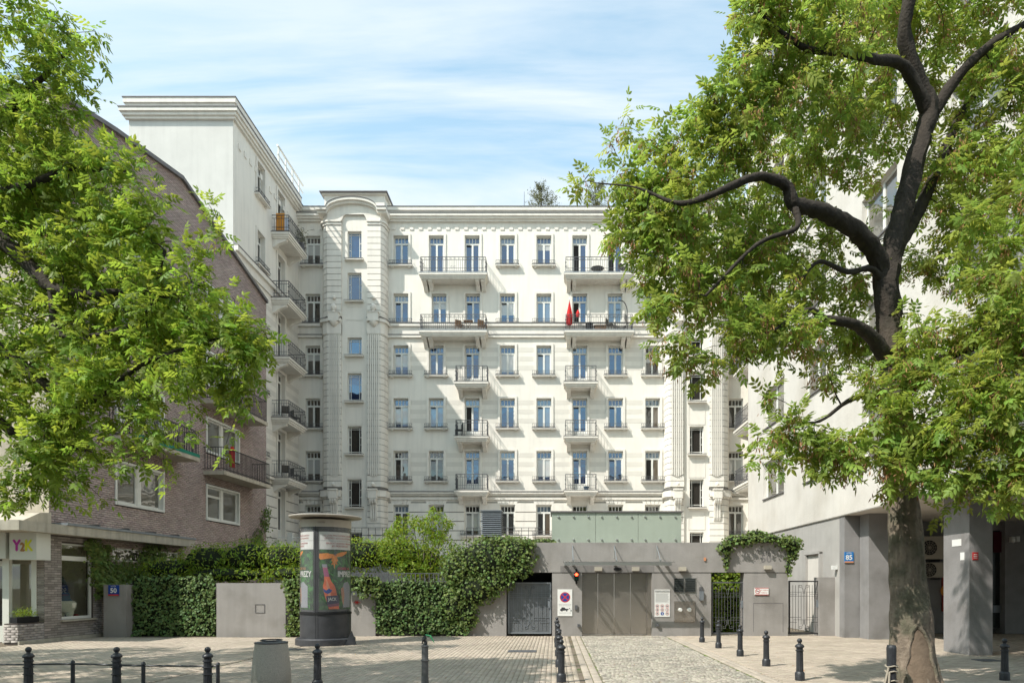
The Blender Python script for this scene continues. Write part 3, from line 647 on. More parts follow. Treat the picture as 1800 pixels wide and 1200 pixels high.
for (z0, z1, p) in wprof[:5]: blk('cornice', FG, -22.35 - p, XL + p, 0.0, p, z0 + 0.003, z1 + 0.003, 'stucco_trim', bld)
for z, p in ((WTOP - 0.045, 0.24), (WTOP - 0.635, 0.38)): blk('flashing_strip', FG, -22.35 - p, XL + p, 0.0, p, z, z + 0.04, 'flashing', bld)
for k in range(13): blk('dentil_block', FL, 36.4 + k * 0.66, 36.68 + k * 0.66, 0.0, 0.05, 25.0, 25.3, 'stucco_trim', bld)
course(FRW, -44.98, -33, wprof)
# ---- towers
PIL = (-14.67, -13.75, -12.1, -11.22); CTR = (PIL[0] + PIL[3]) / 2
def tower(mir):
    sx = (lambda x: x) if not mir else (lambda x: 2 * (-1.88) - x)
    def PX(pts, z0, h, nm, m='stucco_trim', kind=None):
        q = [(sx(x), y, z0) for x, y in pts]; MB().prism(q, (0, 0, h)).build(nm, m, bld)
    uc = sx(CTR); zt = 26.0
    stair_rows = [(457, 50), (530, 50), (625.5, 32), (706, 50), (798, 49), (891, 49), (984, 49)]
    sh = [(uc - 0.45, uc + 0.45, wz(b, 44.2), wz(b, 44.2) + h * 44.2 / F) for b, h in stair_rows]
    FT = Fr(0, 44.15, 0); a0, a1 = sorted((sx(PIL[1]), sx(PIL[2])))
    t = MB().wall(FT, a0, a1, 0, 24.9, sh, 0.0, 0.26)
    # arched head of the recess
    zi = 24.9; n = 14; hw = (a1 - a0) / 2; xc = (a0 + a1) / 2; rise = 0.62
    t.wall(FT, a0, a1, 24.9, 26.1, [], 0.0, 0.1)
    t.box(FT, a0 + 0.001, a1 - 0.001, -0.7, -0.27, 0, 26.2); t.build('wall', 'stucco', bld)
    ar = MB(); 
    for k in range(n):
        x0 = a0 + (a1 - a0) * k / n; x1 = a0 + (a1 - a0) * (k + 1) / n; f = lambda x: 25.20 + rise * math.sqrt(max(0, 1 - ((x - xc) / hw) ** 2))
        Y0, Y1 = 44.0, 44.145; A, B_ = (x0, Y0, f(x0)), (x1, Y0, f(x1))
        ar.quad(A, B_, (x1, Y0, 25.95), (x0, Y0, 25.95)); ar.quad(A, (x0, Y1, f(x0)), (x1, Y1, f(x1)), B_)
    ar.build('arch', 'stucco_trim', bld)
    for (a, b, z0, z1), (pb, ph) in zip(sh, stair_rows):
        window(FT, uc, z0, 'stair', 'glass_sky_tint' if pb < 720 and not mir else 'glass_dark', h=z1 - z0, w=0.9, surround=False)  # upper stair panes carry the painted sky blue too
    for pz in ((715, 745), (807, 838), (899, 930), (635, 652), (540, 562)):
        z1, z0 = wz(pz[0], 44.15), wz(pz[1], 44.15); MB().wall(FT, uc - 0.55, uc + 0.55, z0 - 0.03, z1 + 0.03, [(uc - 0.5, uc + 0.5, z0, z1)], 0.022, 0.021).build('panel', 'stucco_trim', bld)
    L_ = [(-15.19, 44.995), (-15.12, 44.55), (-14.96, 44.2), (-14.67, 44.0), (PIL[1], 44.0), (PIL[1], 44.30), (-14.2, 44.995)]
    R_ = [(PIL[2], 44.30), (PIL[2], 44.0), (-11.22, 44.0), (-11.06, 44.25), (-10.99, 44.6), (-10.96, 44.995), (-11.7, 44.995)]
    def grow(p, d): return [(x + (-d if x < CTR - 0.83 and i < 3 else (d if x > CTR + 0.83 and i > 2 else 0)), y - (d if y < 44.9 else 0)) for i, (x, y) in enumerate(p)]
    meshes = []
    for side, P_ in (('L', L_), ('R', R_)):
        cc = sum(p[0] for p in P_) / len(P_); PX([(cc + (x - cc) * 0.955, y + (0.03 if y < 44.9 else 0.003)) for x, y in P_], 0, 24.94, 'pilaster_core', 'joint')
        # blocks, shared mesh
        q = [(sx(x), y, 0) for x, y in P_]; mb = MB().prism(q, (0, 0, 0.356)); me = bpy.data.meshes.new('stone_block'); me.from_pydata([(v[0] - ORG[bld.name].x, v[1] - ORG[bld.name].y, v[2]) for v in mb.v], [], mb.f); me.materials.append(MAT['stucco_trim'])
        z = 3.0
        while z < 24.6:
            if not (zf(872) - 0.1 < z < zf(864) - 0.05 or zf(580) - 0.2 < z < zf(570)): 
                o = bpy.data.objects.new('stone_block', me); COL.objects.link(o); o.parent = bld; o.location = (0, 0, z)
            z += 0.392
        PX(grow(P_, 0.035), zf(596), 0.75, 'frieze'); PX(grow(P_, 0.16), zf(576), 0.22, 'cornice'); PX(grow(P_, 0.19), zf(570.5), 0.035, 'flashing_strip', 'flashing')
        PX(grow(P_, 0.16), zf(876), 0.42, 'cornice'); PX(grow(P_, 0.20), zf(864.6), 0.035, 'flashing_strip', 'flashing')
        PX(grow(P_, 0.05), 24.95, 0.34, 'capital'); PX(grow(P_, 0.12), 25.12, 0.10, 'capital')
        PX([(x, y) for x, y in P_], 25.29, 0.42, 'frieze')
        # fluting, urns, consoles
        pc = (-14.2, -11.66)[side == 'R']; fl = MB()
        for k in range(-3, 4):
            if k == 3: continue
            x = sx(pc) + (k + 0.5) * 0.125; fl.wbox(x - 0.036, x + 0.036, 43.93, 44.0, zf(842) + abs(k + .5) * 0.06, zf(598))
        fl.build('fluting', 'stucco_trim', bld)
        MB().wbox(sx(pc) - 0.34, sx(pc) + 0.34, 43.72, 44.0, zf(576), zf(562)).wbox(sx(pc) - 0.38, sx(pc) + 0.38, 43.68, 44.0, zf(562), zf(560.5)).build('capital', 'stucco_trim', bld)
        MB().lathe([(0.30, 0), (0.28, -0.1), (0.18, -0.24), (0.05, -0.33), (0.0, -0.34)], (sx(pc), 43.98, zf(576)), 14, math.pi, 2 * math.pi).build('swag', 'stucco_trim', bld, smooth=True)
        MB().lathe([(0, 0), (0.12, 0.0), (0.07, 0.06), (0.14, 0.16), (0.18, 0.30), (0.15, 0.43), (0.08, 0.52), (0.0, 0.54)], (sx(pc), 43.84, zf(560.4)), 12).build('urn', 'stucco_trim', bld, smooth=True)
        MB().lathe([(0, 0), (0.1, 0.03), (0.12, 0.12), (0.06, 0.2), (0, 0.22)], (sx(pc), 43.9, zf(538)), 10).build('ornament', 'stucco_trim', bld, smooth=True)
        cb = MB().wbox(sx(pc) - 0.27, sx(pc) + 0.27, 43.55, 44.0, zf(880), zf(866)).wbox(sx(pc) - 0.30, sx(pc) + 0.30, 43.5, 44.0, zf(866), zf(863.5))
        prof = [(44.0, zf(880)), (43.6, zf(880)), (43.56, zf(883)), (43.62, zf(887)), (43.78, zf(890)), (43.86, zf(900)), (43.88, zf(912)), (43.94, zf(917)), (44.0, zf(917))]
        for d_ in (-0.2, -0.05, 0.1): cb.prism([(sx(pc) + d_, y, z) for y, z in prof], (0.12, 0, 0))
        cb.build('console', 'stucco_trim', bld); MB().lathe([(0, 0), (0.11, 0.02), (0.13, 0.12), (0.06, 0.22), (0, 0.25)], (sx(pc), 43.8, zf(858)), 10).build('ornament', 'stucco_trim', bld, smooth=True)
    # head of the tower: arched cornice, attic
    x0, x1 = sorted((sx(-15.0), sx(-11.05))); z0 = 25.60
    hd = MB().wbox(x0 + 0.1, x1 - 0.1, 44.16, 44.99, 25.5, 26.2)
    hd.build('frieze', 'stucco_trim', bld)
    tym = MB(); cn = MB(); fl2 = MB(); span = 1.62; rs = 0.64; nn = 22; xm = (x0 + x1) / 2
    path = [(x0 - 0.25, z0 + 0.16)] + [(xm - span * math.cos(math.pi * k / nn), z0 + 0.16 + rs * math.sin(math.pi * k / nn)) for k in range(nn + 1)] + [(x1 + 0.25, z0 + 0.16)]
    for (xa, za), (xb, zb) in zip(path[:-1], path[1:]):
        for (d0, d1, yf) in ((0.0, 0.16, 43.62), (-0.14, 0.0, 43.78)):
            cn.add([(xa, yf, za + d0), (xb, yf, zb + d0), (xb, 44.9, zb + d0), (xa, 44.9, za + d0), (xa, yf, za + d1), (xb, yf, zb + d1), (xb, 44.9, zb + d1), (xa, 44.9, za + d1)], [(0, 3, 2, 1), (4, 5, 6, 7), (0, 1, 5, 4), (1, 2, 6, 5), (2, 3, 7, 6), (3, 0, 4, 7)])
        fl2.add([(xa, 43.58, za + 0.165), (xb, 43.58, zb + 0.165), (xb, 44.9, zb + 0.165), (xa, 44.9, za + 0.165), (xa, 43.58, za + 0.20), (xb, 43.58, zb + 0.20), (xb, 44.9, zb + 0.20), (xa, 44.9, za + 0.20)], [(0, 3, 2, 1), (4, 5, 6, 7), (0, 1, 5, 4), (1, 2, 6, 5), (2, 3, 7, 6), (3, 0, 4, 7)])
        tym.quad((xa, 43.995, 25.62), (xb, 43.995, 25.62), (xb, 43.995, max(25.62, zb)), (xa, 43.995, max(25.62, za))) if abs((xa + xb) / 2 - xm) < 1.7 else None
    cn.build('cornice', 'stucco_trim', bld); fl2.build('flashing_strip', 'flashing', bld); tym.build('tympanum', 'stucco', bld)
    at = MB().wbox(x0 + 0.02, x1 - 0.02, 44.4, 47.4, 26.0, wz(342, 44.4)); at.wbox(x0 - 0.12, x1 + 0.12, 44.25, 47.6, wz(342, 44.3), wz(338, 44.3)); at.build('attic', 'stucco', bld)
    MB().wbox(x0 - 0.22, x1 + 0.22, 44.1, 47.7, wz(338, 44.2), wz(336.5, 44.2)).build('flashing_strip', 'flashing', bld)
tower(False); tower(True)
# roof terrace frame of the left wing
pg = MB()
for k in range(4): pg.tube([(XL + 0.1, 41.5 + k * 1.1, WTOP), (XL + 0.1, 41.5 + k * 1.1, WTOP + 1.1)], 0.05, 6)
pg.tube([(XL + 0.1, 41.3, WTOP + 1.1), (XL + 0.1, 45.5, WTOP + 1.1)], 0.07, 6); pg.tube([(XL + 0.1, 41.3, WTOP + 0.6), (XL + 0.1, 45.5, WTOP + 0.6)], 0.04, 6); pg.build('roof_railing', 'white_frame', bld)
# ground-level terrace balustrades beside the wings
for k, (x0, y0) in enumerate(((-16.6, 41.0),)):
    tb = MB(); 
    for j in range(12): tb.tube([(x0 + j * 0.13, y0, 3.0), (x0 + j * 0.13, y0, 4.6)], 0.014, 4)
    tb.tube([(x0, y0, 4.62), (x0 + 1.5, y0, 4.62)], 0.025, 5); tb.wbox(x0 + 0.6, x0 + 0.9, y0 - 0.15, y0 + 0.15, 2.5, 4.9); tb.build('terrace_railing', 'white_frame', bld)
# ================================================================== BRICK BUILDING (left)
SL = 0.045; NB = math.hypot(1, SL); FB = Fr(-16.69, 0, math.atan2(1, SL))
def ub(px): return 16.69 / (SL - (px - CX) / F) * NB
def zb(px, py): return wz(py, ub(px) / NB)
brk = thing('brick_building', 'brown brick building with a low shop and concrete canopy, leftmost on the street', 'building', (-16.5, 27, 0))
uF = ub(87); uE = ub(468); uS = ub(78)
rf = [(uF, 17.2), (ub(200), 17.9), (28.2, 18.6), (29.7, 18.2), (uE, zb(468, 529))]
def roofz(u):
    for (a, za), (b, zb_) in zip(rf[:-1], rf[1:]):
        if a <= u <= b: return za + (zb_ - za) * (u - a) / (b - a)
    return rf[0][1] if u < uF else rf[-1][1]
c1, c2 = (ub(202), ub(288.5)), (ub(362), ub(421))
bh = []
for zz0 in (4.62, 7.6, 10.55, 13.5):
    bh += [(c1[0], c1[1], zz0, zz0 + 1.6), (c2[0], c2[1], zz0, zz0 + 1.6)]
shopwin = (ub(108.5), ub(164.5), 0.65, 3.10); narrow = (ub(198), ub(313), 2.6, 3.08)
low = [shopwin, narrow]
# core
cw = MB().wall(FB, uF, uE, 3.4, 15.9, bh, -0.012, 0.22)
cw.prism([FB.P(uF, -0.013, 15.9)] + [FB.P(u, -0.013, z - 0.05) for u, z in rf] + [FB.P(uE, -0.013, 15.9)], -FB.V * 9)
cw.wall(FB, uS, uE, 0, 3.4, low, -0.012, 0.25)
cw.box(FB, uE - 0.05, uE, -9, -0.02, 0, 15.9); cw.box(FB, uF, uF + 0.05, -9, -0.03, 3.4, 15.9)
cw.box(FB, shopwin[1] + 0.3, uE - 0.06, -9, -0.35, 0.0, 15.9)
cw.build('wall', 'mortar', brk)
rt = MB()
for (a, za), (b, zb2) in zip(rf[:-1], rf[1:]): rt.prism([FB.P(a - (0.15 if a == uF else 0), 0.12, za - 0.12), FB.P(b, 0.12, zb2 - 0.12), FB.P(b, 0.12, zb2 + 0.03), FB.P(a - (0.15 if a == uF else 0), 0.12, za + 0.03)], -FB.V * 9.5)
rt.build('roof', 'flashing', brk)
MB().box(FB, uF - 0.03, uF - 0.002, -9, 0.0, 3.6, 17.1).build('plaster_front', 'beige', brk)
# bricks
def bricks(fr, u0, u1, z0, z1, hs, m, v=0.0, ztop=None, near=0, nd=0.03):
    L_, H_ = 0.262, 0.076; out_ = []; j = 0; z = z0
    while z < z1 - 0.03:
        off = (L_ / 2) * (j % 2) ; iv = [(u0, u1)]
        for a, b, c, d in hs:
            if c < z + 0.05 and d > z + 0.02: iv = [q for s, e in iv for q in (((s, min(e, a)), (max(s, b), e)))]; iv = [(s, e) for s, e in iv if e - s > 0.03]
        k0 = int((u0 - off) / L_) - 1; k1 = int((u1 - off) / L_) + 1
        for s, e in iv:
            for k in range(int((s - off) / L_) - 1, int((e - off) / L_) + 1):
                a = max(s, off + k * L_); b = min(e, off + (k + 1) * L_ - 0.011)
                if b - a < 0.03: continue
                if ztop and z + 0.07 > ztop((a + b) / 2): continue
                out_.append((a, b, z, z + H_ - 0.011))
        z += H_; j += 1
    return out_
def lay_bricks(fr, lst, m, parent, near=0, kindname='brick'):
    lst = sorted(lst, key=lambda c: c[0] + abs(c[2] - 1.6) * 0.6) if fr is FB else lst
    for a, b, c, d in lst[:near]: blk(kindname, fr, a, b, -0.02, random.uniform(-0.002, 0.003), c, d, m, parent)
    r = np.array(lst[near:]); n = len(r)
    if not n: return
    jo = RNG.uniform(-0.003, 0.003, n); S = np.stack([r[:, 1] - r[:, 0], np.full(n, 0.02), r[:, 3] - r[:, 2]], 1)
    V = CUBE_V[None] * S[:, None, :]; V += np.stack([r[:, 0], -jo - 0.0, r[:, 2]], 1)[:, None, :]
    ca, sa = math.cos(fr.a), math.sin(fr.a); X = V[:, :, 0] * ca - V[:, :, 1] * sa + fr.o.x; Y = V[:, :, 0] * sa + V[:, :, 1] * ca + fr.o.y
    V = np.stack([X, Y, V[:, :, 2]], 2) - np.array(ORG[parent.name]); Fc = (CUBE_F[None] + (np.arange(n) * 8)[:, None, None])
    mkobj(kindname, npmesh(kindname, V.reshape(-1, 3), Fc.reshape(-1, 4), m, np.repeat(RNG.random(n), 8)), parent, 'stuff')
lay_bricks(FB, bricks(FB, uS + 0.001, ub(180), 0.11, 3.3, low, 'brick_dark'), 'brick_dark', brk, near=230)
FS = Fr(0, uS / NB + 0.012, 0)     # short return facing the street
xs1 = FB.P(uS, 0, 0).x; lay_bricks(FS, bricks(FS, xs1 - 0.30, xs1, 0.66, 3.3, [], 'brick_dark'), 'brick_dark', brk, near=60)
lay_bricks(FB, bricks(FB, ub(180), uE, 0.11, 3.6, low, 'brick'), 'brick', brk)
lay_bricks(FB, bricks(FB, uF, uE, 3.6, 18.6, bh, 'brick', ztop=roofz), 'brick', brk)
# ledge wall in front of the shopfront
uL = ub(31); lw = MB().box(FB, uL + 0.01, uS, -0.42, -0.012, 0, 0.62); lw.build('wall', 'mortar', brk)
lay_bricks(FB, bricks(FB, uL, uS, 0.06, 0.62, [], 'brick_dark'), 'brick_dark', brk)
FL2 = Fr(0, uL / NB + 0.002, 0); x1_ = FB.P(uL, 0, 0).x; lay_bricks(FL2, bricks(FL2, x1_ - 0.42, x1_, 0.06, 0.62, [], 'brick_dark'), 'brick_dark', brk)
MB().box(FB, uL, ub(182), 0.003, 0.05, -0.05, 0.10).build('plinth', 'concrete_slab', brk)
# shopfront: posts, glazing, sign boxes
ysf = uS / NB; sf = MB(); 
for px0, px1, y in ((4, 15.5, ysf - 0.35), (55, 63.5, ysf - 0.02)): sf.wbox(wx(px0, y), wx(px1, y), y, y + 0.12, 0.0 if px0 < 10 else 0.62, 3.3)
sf.wbox(wx(15.5, ysf), wx(55, ysf), ysf, ysf + 0.08, 0.62, 0.72); sf.wbox(-19.5, wx(4, ysf), ysf, ysf + 0.08, 2.35, 2.5); sf.wbox(-19.5, wx(4, ysf), ysf, ysf + 0.08, 0.0, 0.5); sf.build('shopfront_frame', 'sign_off', brk)
MB().wbox(-19.5, wx(55, ysf), ysf + 0.05, ysf + 0.06, 0.1, 2.4).build('shop_glass', 'window_glass', brk)
MB().wbox(-24, -19.5, 20.6, 21.0, 0, 3.4).build('plaster_front', 'beige', brk)
rm = MB().wbox(-19.4, -16.9, ysf + 2.6, ysf + 2.65, 0, 3.2); rm.wbox(-19.45, -19.4, ysf + 0.1, ysf + 2.6, 0, 3.2); rm.wbox(-19.4, -16.1, ysf + 0.1, ysf + 2.9, 0.0, 0.03); rm.wbox(-19.4, -16.1, ysf + 0.1, ysf + 2.9, 3.2, 3.25); rm.build('shop_interior', 'shop_wall', brk)
MB().box(FB, shopwin[0] - 0.2, shopwin[1] + 0.25, -1.5, -1.45, 0, 3.2).box(FB, shopwin[1] + 0.22, shopwin[1] + 0.27, -2.25, -0.27, 0, 3.2).box(FB, shopwin[0] - 0.3, shopwin[1] + 0.2, -1.1, -0.27, 0.4, 0.63).build('shop_interior', 'shop_wall', brk)
# shop window frame
a, b, c, d = shopwin; fw = MB()
for q in ((a, a + 0.05, c, d), (b - 0.06, b, c, d), (a + 0.05, b - 0.06, c, c + 0.09), (a + 0.05, b - 0.06, d - 0.05, d), (a + 0.05, b - 0.06, 2.55, 2.70)): fw.box(FB, q[0], q[1], -0.16, -0.08, q[2], q[3])
fw.build('window', 'white_frame', brk); MB().box(FB, a, b, -0.13, -0.125, c, d).build('shop_glass', 'window_glass', brk)
MB().box(FB, a - 0.05, b + 0.1, -0.06, 0.07, c - 0.06, c - 0.002).build('sill', 'concrete_slab', brk)
a, b, c, d = narrow; fw = MB()
for q in ((a, b, c, c + 0.05), (a, b, d - 0.05, d), (a, a + 0.05, c + .05, d - .05), (b - 0.05, b, c + .05, d - .05), (a + (b - a) * 0.55, a + (b - a) * 0.55 + 0.06, c + .05, d - .05)): fw.box(FB, q[0], q[1], -0.14, -0.02, q[2], q[3])
fw.build('window', 'white_frame', brk); MB().box(FB, a + 0.05, b - 0.05, -0.13, -0.12, c + 0.05, d - 0.05).build('pane', 'glass_shop', brk)
# canopy
uc0, uc1 = 19.55, ub(322)
cp = MB().box(FB, uc0, uc1, -6, 0.5, 3.33, 3.62); cp.build('canopy', 'concrete_slab', brk)
MB().box(FB, ub(90), uc1 + 0.03, 0.0, 0.53, 3.624, 3.70).build('canopy_flashing', 'flashing_grey', brk)
for px in (148, 202, 250, 292): MB().box(FB, ub(px), ub(px) + 0.05, 0.1, 0.53, 3.701, 3.76).build('snow_guard', 'flashing', brk)
MB().prism([FB.P(uF - 1.2, 0.1, 3.63), FB.P(uF - 0.05, 0.1, 3.63), FB.P(uF - 0.05, 0.1, 4.0), FB.P(uF - 0.5, 0.1, 3.95)], -FB.V * 4).build('parapet', 'beige', brk)
# upper windows
def bigwin(u0, u1, z0, z1, sash=False):
    w = MB(); t = 0.09
    w.box(FB, u0 + .002, u0 + t, -0.2, 0.03, z0 + .002, z1 - .002); w.box(FB, u1 - t, u1 - .002, -0.2, 0.03, z0 + .002, z1 - .002); w.box(FB, u0 + t, u1 - t, -0.2, 0.03, z1 - t, z1 - .002); w.box(FB, u0 + t, u1 - t, -0.2, 0.05, z0 + .002, z0 + t)
    um = (u0 + u1) / 2; w.box(FB, um - 0.09, um + 0.09, -0.18, -0.08, z0 + t, z1 - t)
    for s0, s1 in ((u0 + t, um - 0.09), (um + 0.09, u1 - t)): w.box(FB, s0, s0 + 0.07, -0.18, -0.1, z0 + t, z1 - t); w.box(FB, s1 - 0.07, s1, -0.18, -0.1, z0 + t, z1 - t); w.box(FB, s0 + .07, s1 - .07, -0.18, -0.1, z0 + t, z0 + t + 0.07); w.box(FB, s0 + .07, s1 - .07, -0.18, -0.1, z1 - t - 0.07, z1 - t)
    if sash: w.box(FB, u0 + t, um - 0.09, -0.17, -0.09, z0 + 1.05, z0 + 1.15)
    o = w.build('window', 'white_frame', brk)
    for s0, s1 in ((u0 + t, um - 0.09), (um + 0.09, u1 - t)):
        p = MB().box(FB, s0 + .05, s1 - .05, -0.15, -0.145, z0 + t, z1 - t); p.v = [(x - ORG[brk.name].x, y - ORG[brk.name].y, z) for x, y, z in p.v]; p.build('pane', 'glass_shop', o, local=True)
for i, zz0 in enumerate((4.62, 7.6, 10.55, 13.5)):
    for j, (u0, u1) in enumerate((c1, c2)): bigwin(u0, u1, zz0, zz0 + 1.6, sash=(i == 0 and j == 1))
def bbalc(u0, u1, z, net=False):
    MB().box(FB, u0, u1, 0.0, 0.95, z - 0.17, z).build('balcony', 'beige', brk); r = MB()
    for zz_ in (z + 0.08, z + 1.02): r.box(FB, u0 + .03, u1 - .03, 0.88, 0.91, zz_, zz_ + 0.03); r.box(FB, u0 + .03, u0 + .06, 0, 0.88, zz_, zz_ + 0.03); r.box(FB, u1 - .06, u1 - .03, 0, 0.88, zz_, zz_ + 0.03)
    n = int((u1 - u0) / 0.12)
    for k in range(n + 1): u = u0 + 0.03 + (u1 - u0 - 0.08) * k / n; r.box(FB, u, u + 0.018, 0.885, 0.905, z, z + 1.03)
    for k in range(7):
        for u in (u0 + 0.035, u1 - 0.055): r.box(FB, u, u + 0.018, 0.05 + k * 0.12, 0.068 + k * 0.12, z + .1, z + 1.03)
    r.build('railing', 'iron', brk)
    if net: MB().box(FB, u0 + 0.1, u1 - 0.02, 0.93, 0.95, z - 0.02, z + 0.12).build('balcony_net', 'green_net', brk)
bbalc(ub(357), ub(443), 6.75); bbalc(ub(352), ub(438), 9.8); bbalc(ub(188), ub(312), 6.95, True); bbalc(ub(196), ub(300), 12.9)
# sign boxes
def wsign(nm, x0, x1, y0, y1, z0, z1, label, m='sign_off'):
    t = thing(nm, label, 'sign', ((x0 + x1) / 2, y0, z0)); MB().wbox(x0, x1, y0, y1, z0, z1).build('board', m, t); return t
ys = 20.45; t = wsign('shop_sign', wx(16.5, ys), wx(64, ys), ys, ysf - 0.03, wz(983, ys), wz(935.5, ys), 'white box sign reading Y2K above the shop window')
Fq = Fr(0, ys, 0)
for ch, px, m, s in (('Y', 29.5, 'magenta', 0.46), ('2', 39.5, 'gold', 0.34), ('K', 50.5, 'lime', 0.46)):
    text(MB(), Fq, wx(px, ys), 0.006, wz(959 if ch != '2' else 961.5, ys), ch, s, sx=0.8, bold=0.02).build('letter', m, t)
wsign('shop_sign', -17.6, wx(9.5, ys), ys, ysf - 0.03, wz(981, ys), wz(934, ys), 'blank white box sign at the left edge of the shopfront')
# planter
t = thing('planter_box', 'black plastic planter with silvery trailing plants on the brick ledge', 'planter', FB.P(uL + 0.5, -0.2, 0.62))
MB().box(FB, uL + 0.12, uS - 0.06, -0.34, -0.12, 0.63, 0.80).build('trough', 'black', t)
PLANTER = t
# shop window display
un = ub(130)
t = tag(MB().lathe([(0, 0.0), (0.10, 0.02), (0.13, 0.2), (0.24, 0.36), (0.27, 0.50), (0.22, 0.56), (0.1, 0.53), (0, 0.52)], (0, 0, 0), 20).build('tooth_stool', 'tooth', smooth=True, loc=(0, 0, 0)), 'white tooth-shaped stool in the shop window', 'stool')
o = t
def tooth_mesh():
    mb = MB(); 
    for sx_ in (-0.14, 0.14): mb.lathe([(0, 0), (0.07, 0.02), (0.11, 0.18), (0.10, 0.3)], (sx_, 0, 0), 12)
    mb.lathe([(0.02, 0.16), (0.22, 0.24), (0.30, 0.38), (0.31, 0.52), (0.24, 0.60), (0.10, 0.57), (0, 0.56)], (0, 0, 0), 20); return mb
bpy.data.objects.remove(o)
pz = FB.P(ub(137), -0.42, 0.635)
t = tooth_mesh(); t = shift(t, pz.x, pz.y, pz.z).build('tooth_stool', 'tooth', smooth=True, loc=pz); tag(t, 'white tooth-shaped stool standing in the shop window', 'stool')
hz = pz + Vector((0, 0, 0.602)); t = MB().lathe([(0, 0.27), (0.09, 0.27), (0.12, 0.22), (0.13, 0.08), (0.2, 0.0), (0.19, 0.0), (0.0, 0.02)], hz, 16).build('bucket_hat', 'hat_blue', smooth=True, loc=hz); tag(t, 'dark blue bucket hat resting on the tooth-shaped stool', 'hat')
jz = FB.P(ub(152), -1.1, 0.7); jk = MB(); jk.prism([jz + FB.U * a + Vector((0, 0, c)) for a, c in ((-.3, 0), (.3, 0), (.33, 1.0), (.12, 1.35), (-.12, 1.35), (-.33, 1.0))], FB.V * 0.2)
t = jk.build('jacket', 'jacket', loc=jz); tag(t, 'dark jacket hanging behind the shop window', 'jacket')
for px, m, lab in ((117, 'sign_white', 'white sneaker on the shop window floor left of the tooth stool'), (151, 'ink_red', 'dark red sneaker on the shop window floor right of the tooth stool')):
    q = FB.P(ub(px), -0.45, 0.635); mb = MB(); prof = [(0, 0), (0.27, 0), (0.28, 0.05), (0.16, 0.08), (0.1, 0.15), (0.0, 0.16)]
    mb.prism([q + FB.U * a + Vector((0, 0, c)) for a, c in prof], FB.V * 0.1); tag(mb.build('sneaker', m, loc=q), lab, 'shoe')
# house number 50
def plaque(nm, fr, u, z, w, h, m, num, label, extra, sub='ink_red'):
    t = thing(nm, label, 'sign', fr.P(u, 0, z)); MB().box(fr, u - w / 2, u + w / 2, 0.004, 0.03, z - h / 2, z + h / 2).build('plate', m, t)
    text(MB(), fr, u, 0.034, z - 0.01, num, h * 0.62, bold=0.007).build('number', 'sign_white', t)
    text(MB(), fr, u, 0.034, z + h * 0.39, extra, h * 0.17).build('lettering', 'sign_white', t)
    MB().box(fr, u - w / 2, u + w / 2, 0.031, 0.036, z - h / 2, z - h / 2 + h * 0.14).build('strip', sub, t); return t
# ================================================================== GARDEN WALLS
YW = 23.6
def gwall(label, px0, px1, pt, y0=YW, dep=0.4, m='grey_plaster'):
    x0, x1 = wx(px0, y0), wx(px1, y0); t = MB().wbox(x0, x1, y0, y0 + dep, -0.02, wz(pt, y0)).build('garden_wall', m, loc=((x0 + x1) / 2, y0, 0)); tag(t, label, 'wall'); return t
y0 = 23.1; x0, x1 = wx(182, y0), wx(222, y0)
t = MB().wbox(x0, x1, y0, y0 + 0.75, -0.02, wz(1027, y0)).build('gate_pier', 'grey_plaster', loc=(x0, y0, 0)); tag(t, 'grey plaster pier carrying the blue number 50 plaque', 'pier')
plaque('house_number_sign', Fr(0, y0, 0), wx(200.5, y0), wz(1037, y0), 0.36, 0.36, 'plaque_blue', '50', 'blue square plaque with white number 50 on the grey pier', 'HOŻA')
gwall('long low garden wall hidden under ivy beside the number 50 pier', 222.5, 380, 1024, 23.6)
t = gwall('bare light grey garden wall panel with a small square hatch', 380.5, 502, 1024, 23.15, 0.8)
h = MB(); x0, x1, z0, z1 = wx(448.5, 23.15), wx(465.5, 23.15), wz(1076.5, 23.15), wz(1061, 23.15)
for q in ((x0, x1, z0, z0 + .018), (x0, x1, z1 - .018, z1), (x0, x0 + .018, z0 + .018, z1 - .018), (x1 - .018, x1, z0 + .018, z1 - .018)): h.wbox(q[0], q[1], 23.135, 23.149, q[2], q[3])
h.build('hatch', 'flashing', t)
gwall('grey garden wall behind the advertising column', 502.5, 660, 1045, 23.6)
gwall('garden wall wholly covered in ivy right of the advertising column', 660.5, 822, 1024, 23.75)
t = gwall('plain grey wall below the hanging ivy left of the sheet metal gate', 822.5, 890, 955, 23.6, 0.5)
fence_mb = MB(); yF = 23.9
for k in range(24): x = wx(625, yF) + k * 0.16; fence_mb.wbox(x, x + 0.03, yF, yF + 0.02, 1.75, 2.15)
fence_mb.wbox(wx(625, yF), wx(822, yF), yF, yF + 0.03, 2.15, 2.18)
tag(fence_mb.build('wall_railing', 'iron_grey', loc=(-5, yF, 1.75)), 'thin iron railing on top of the ivy wall', 'railing')
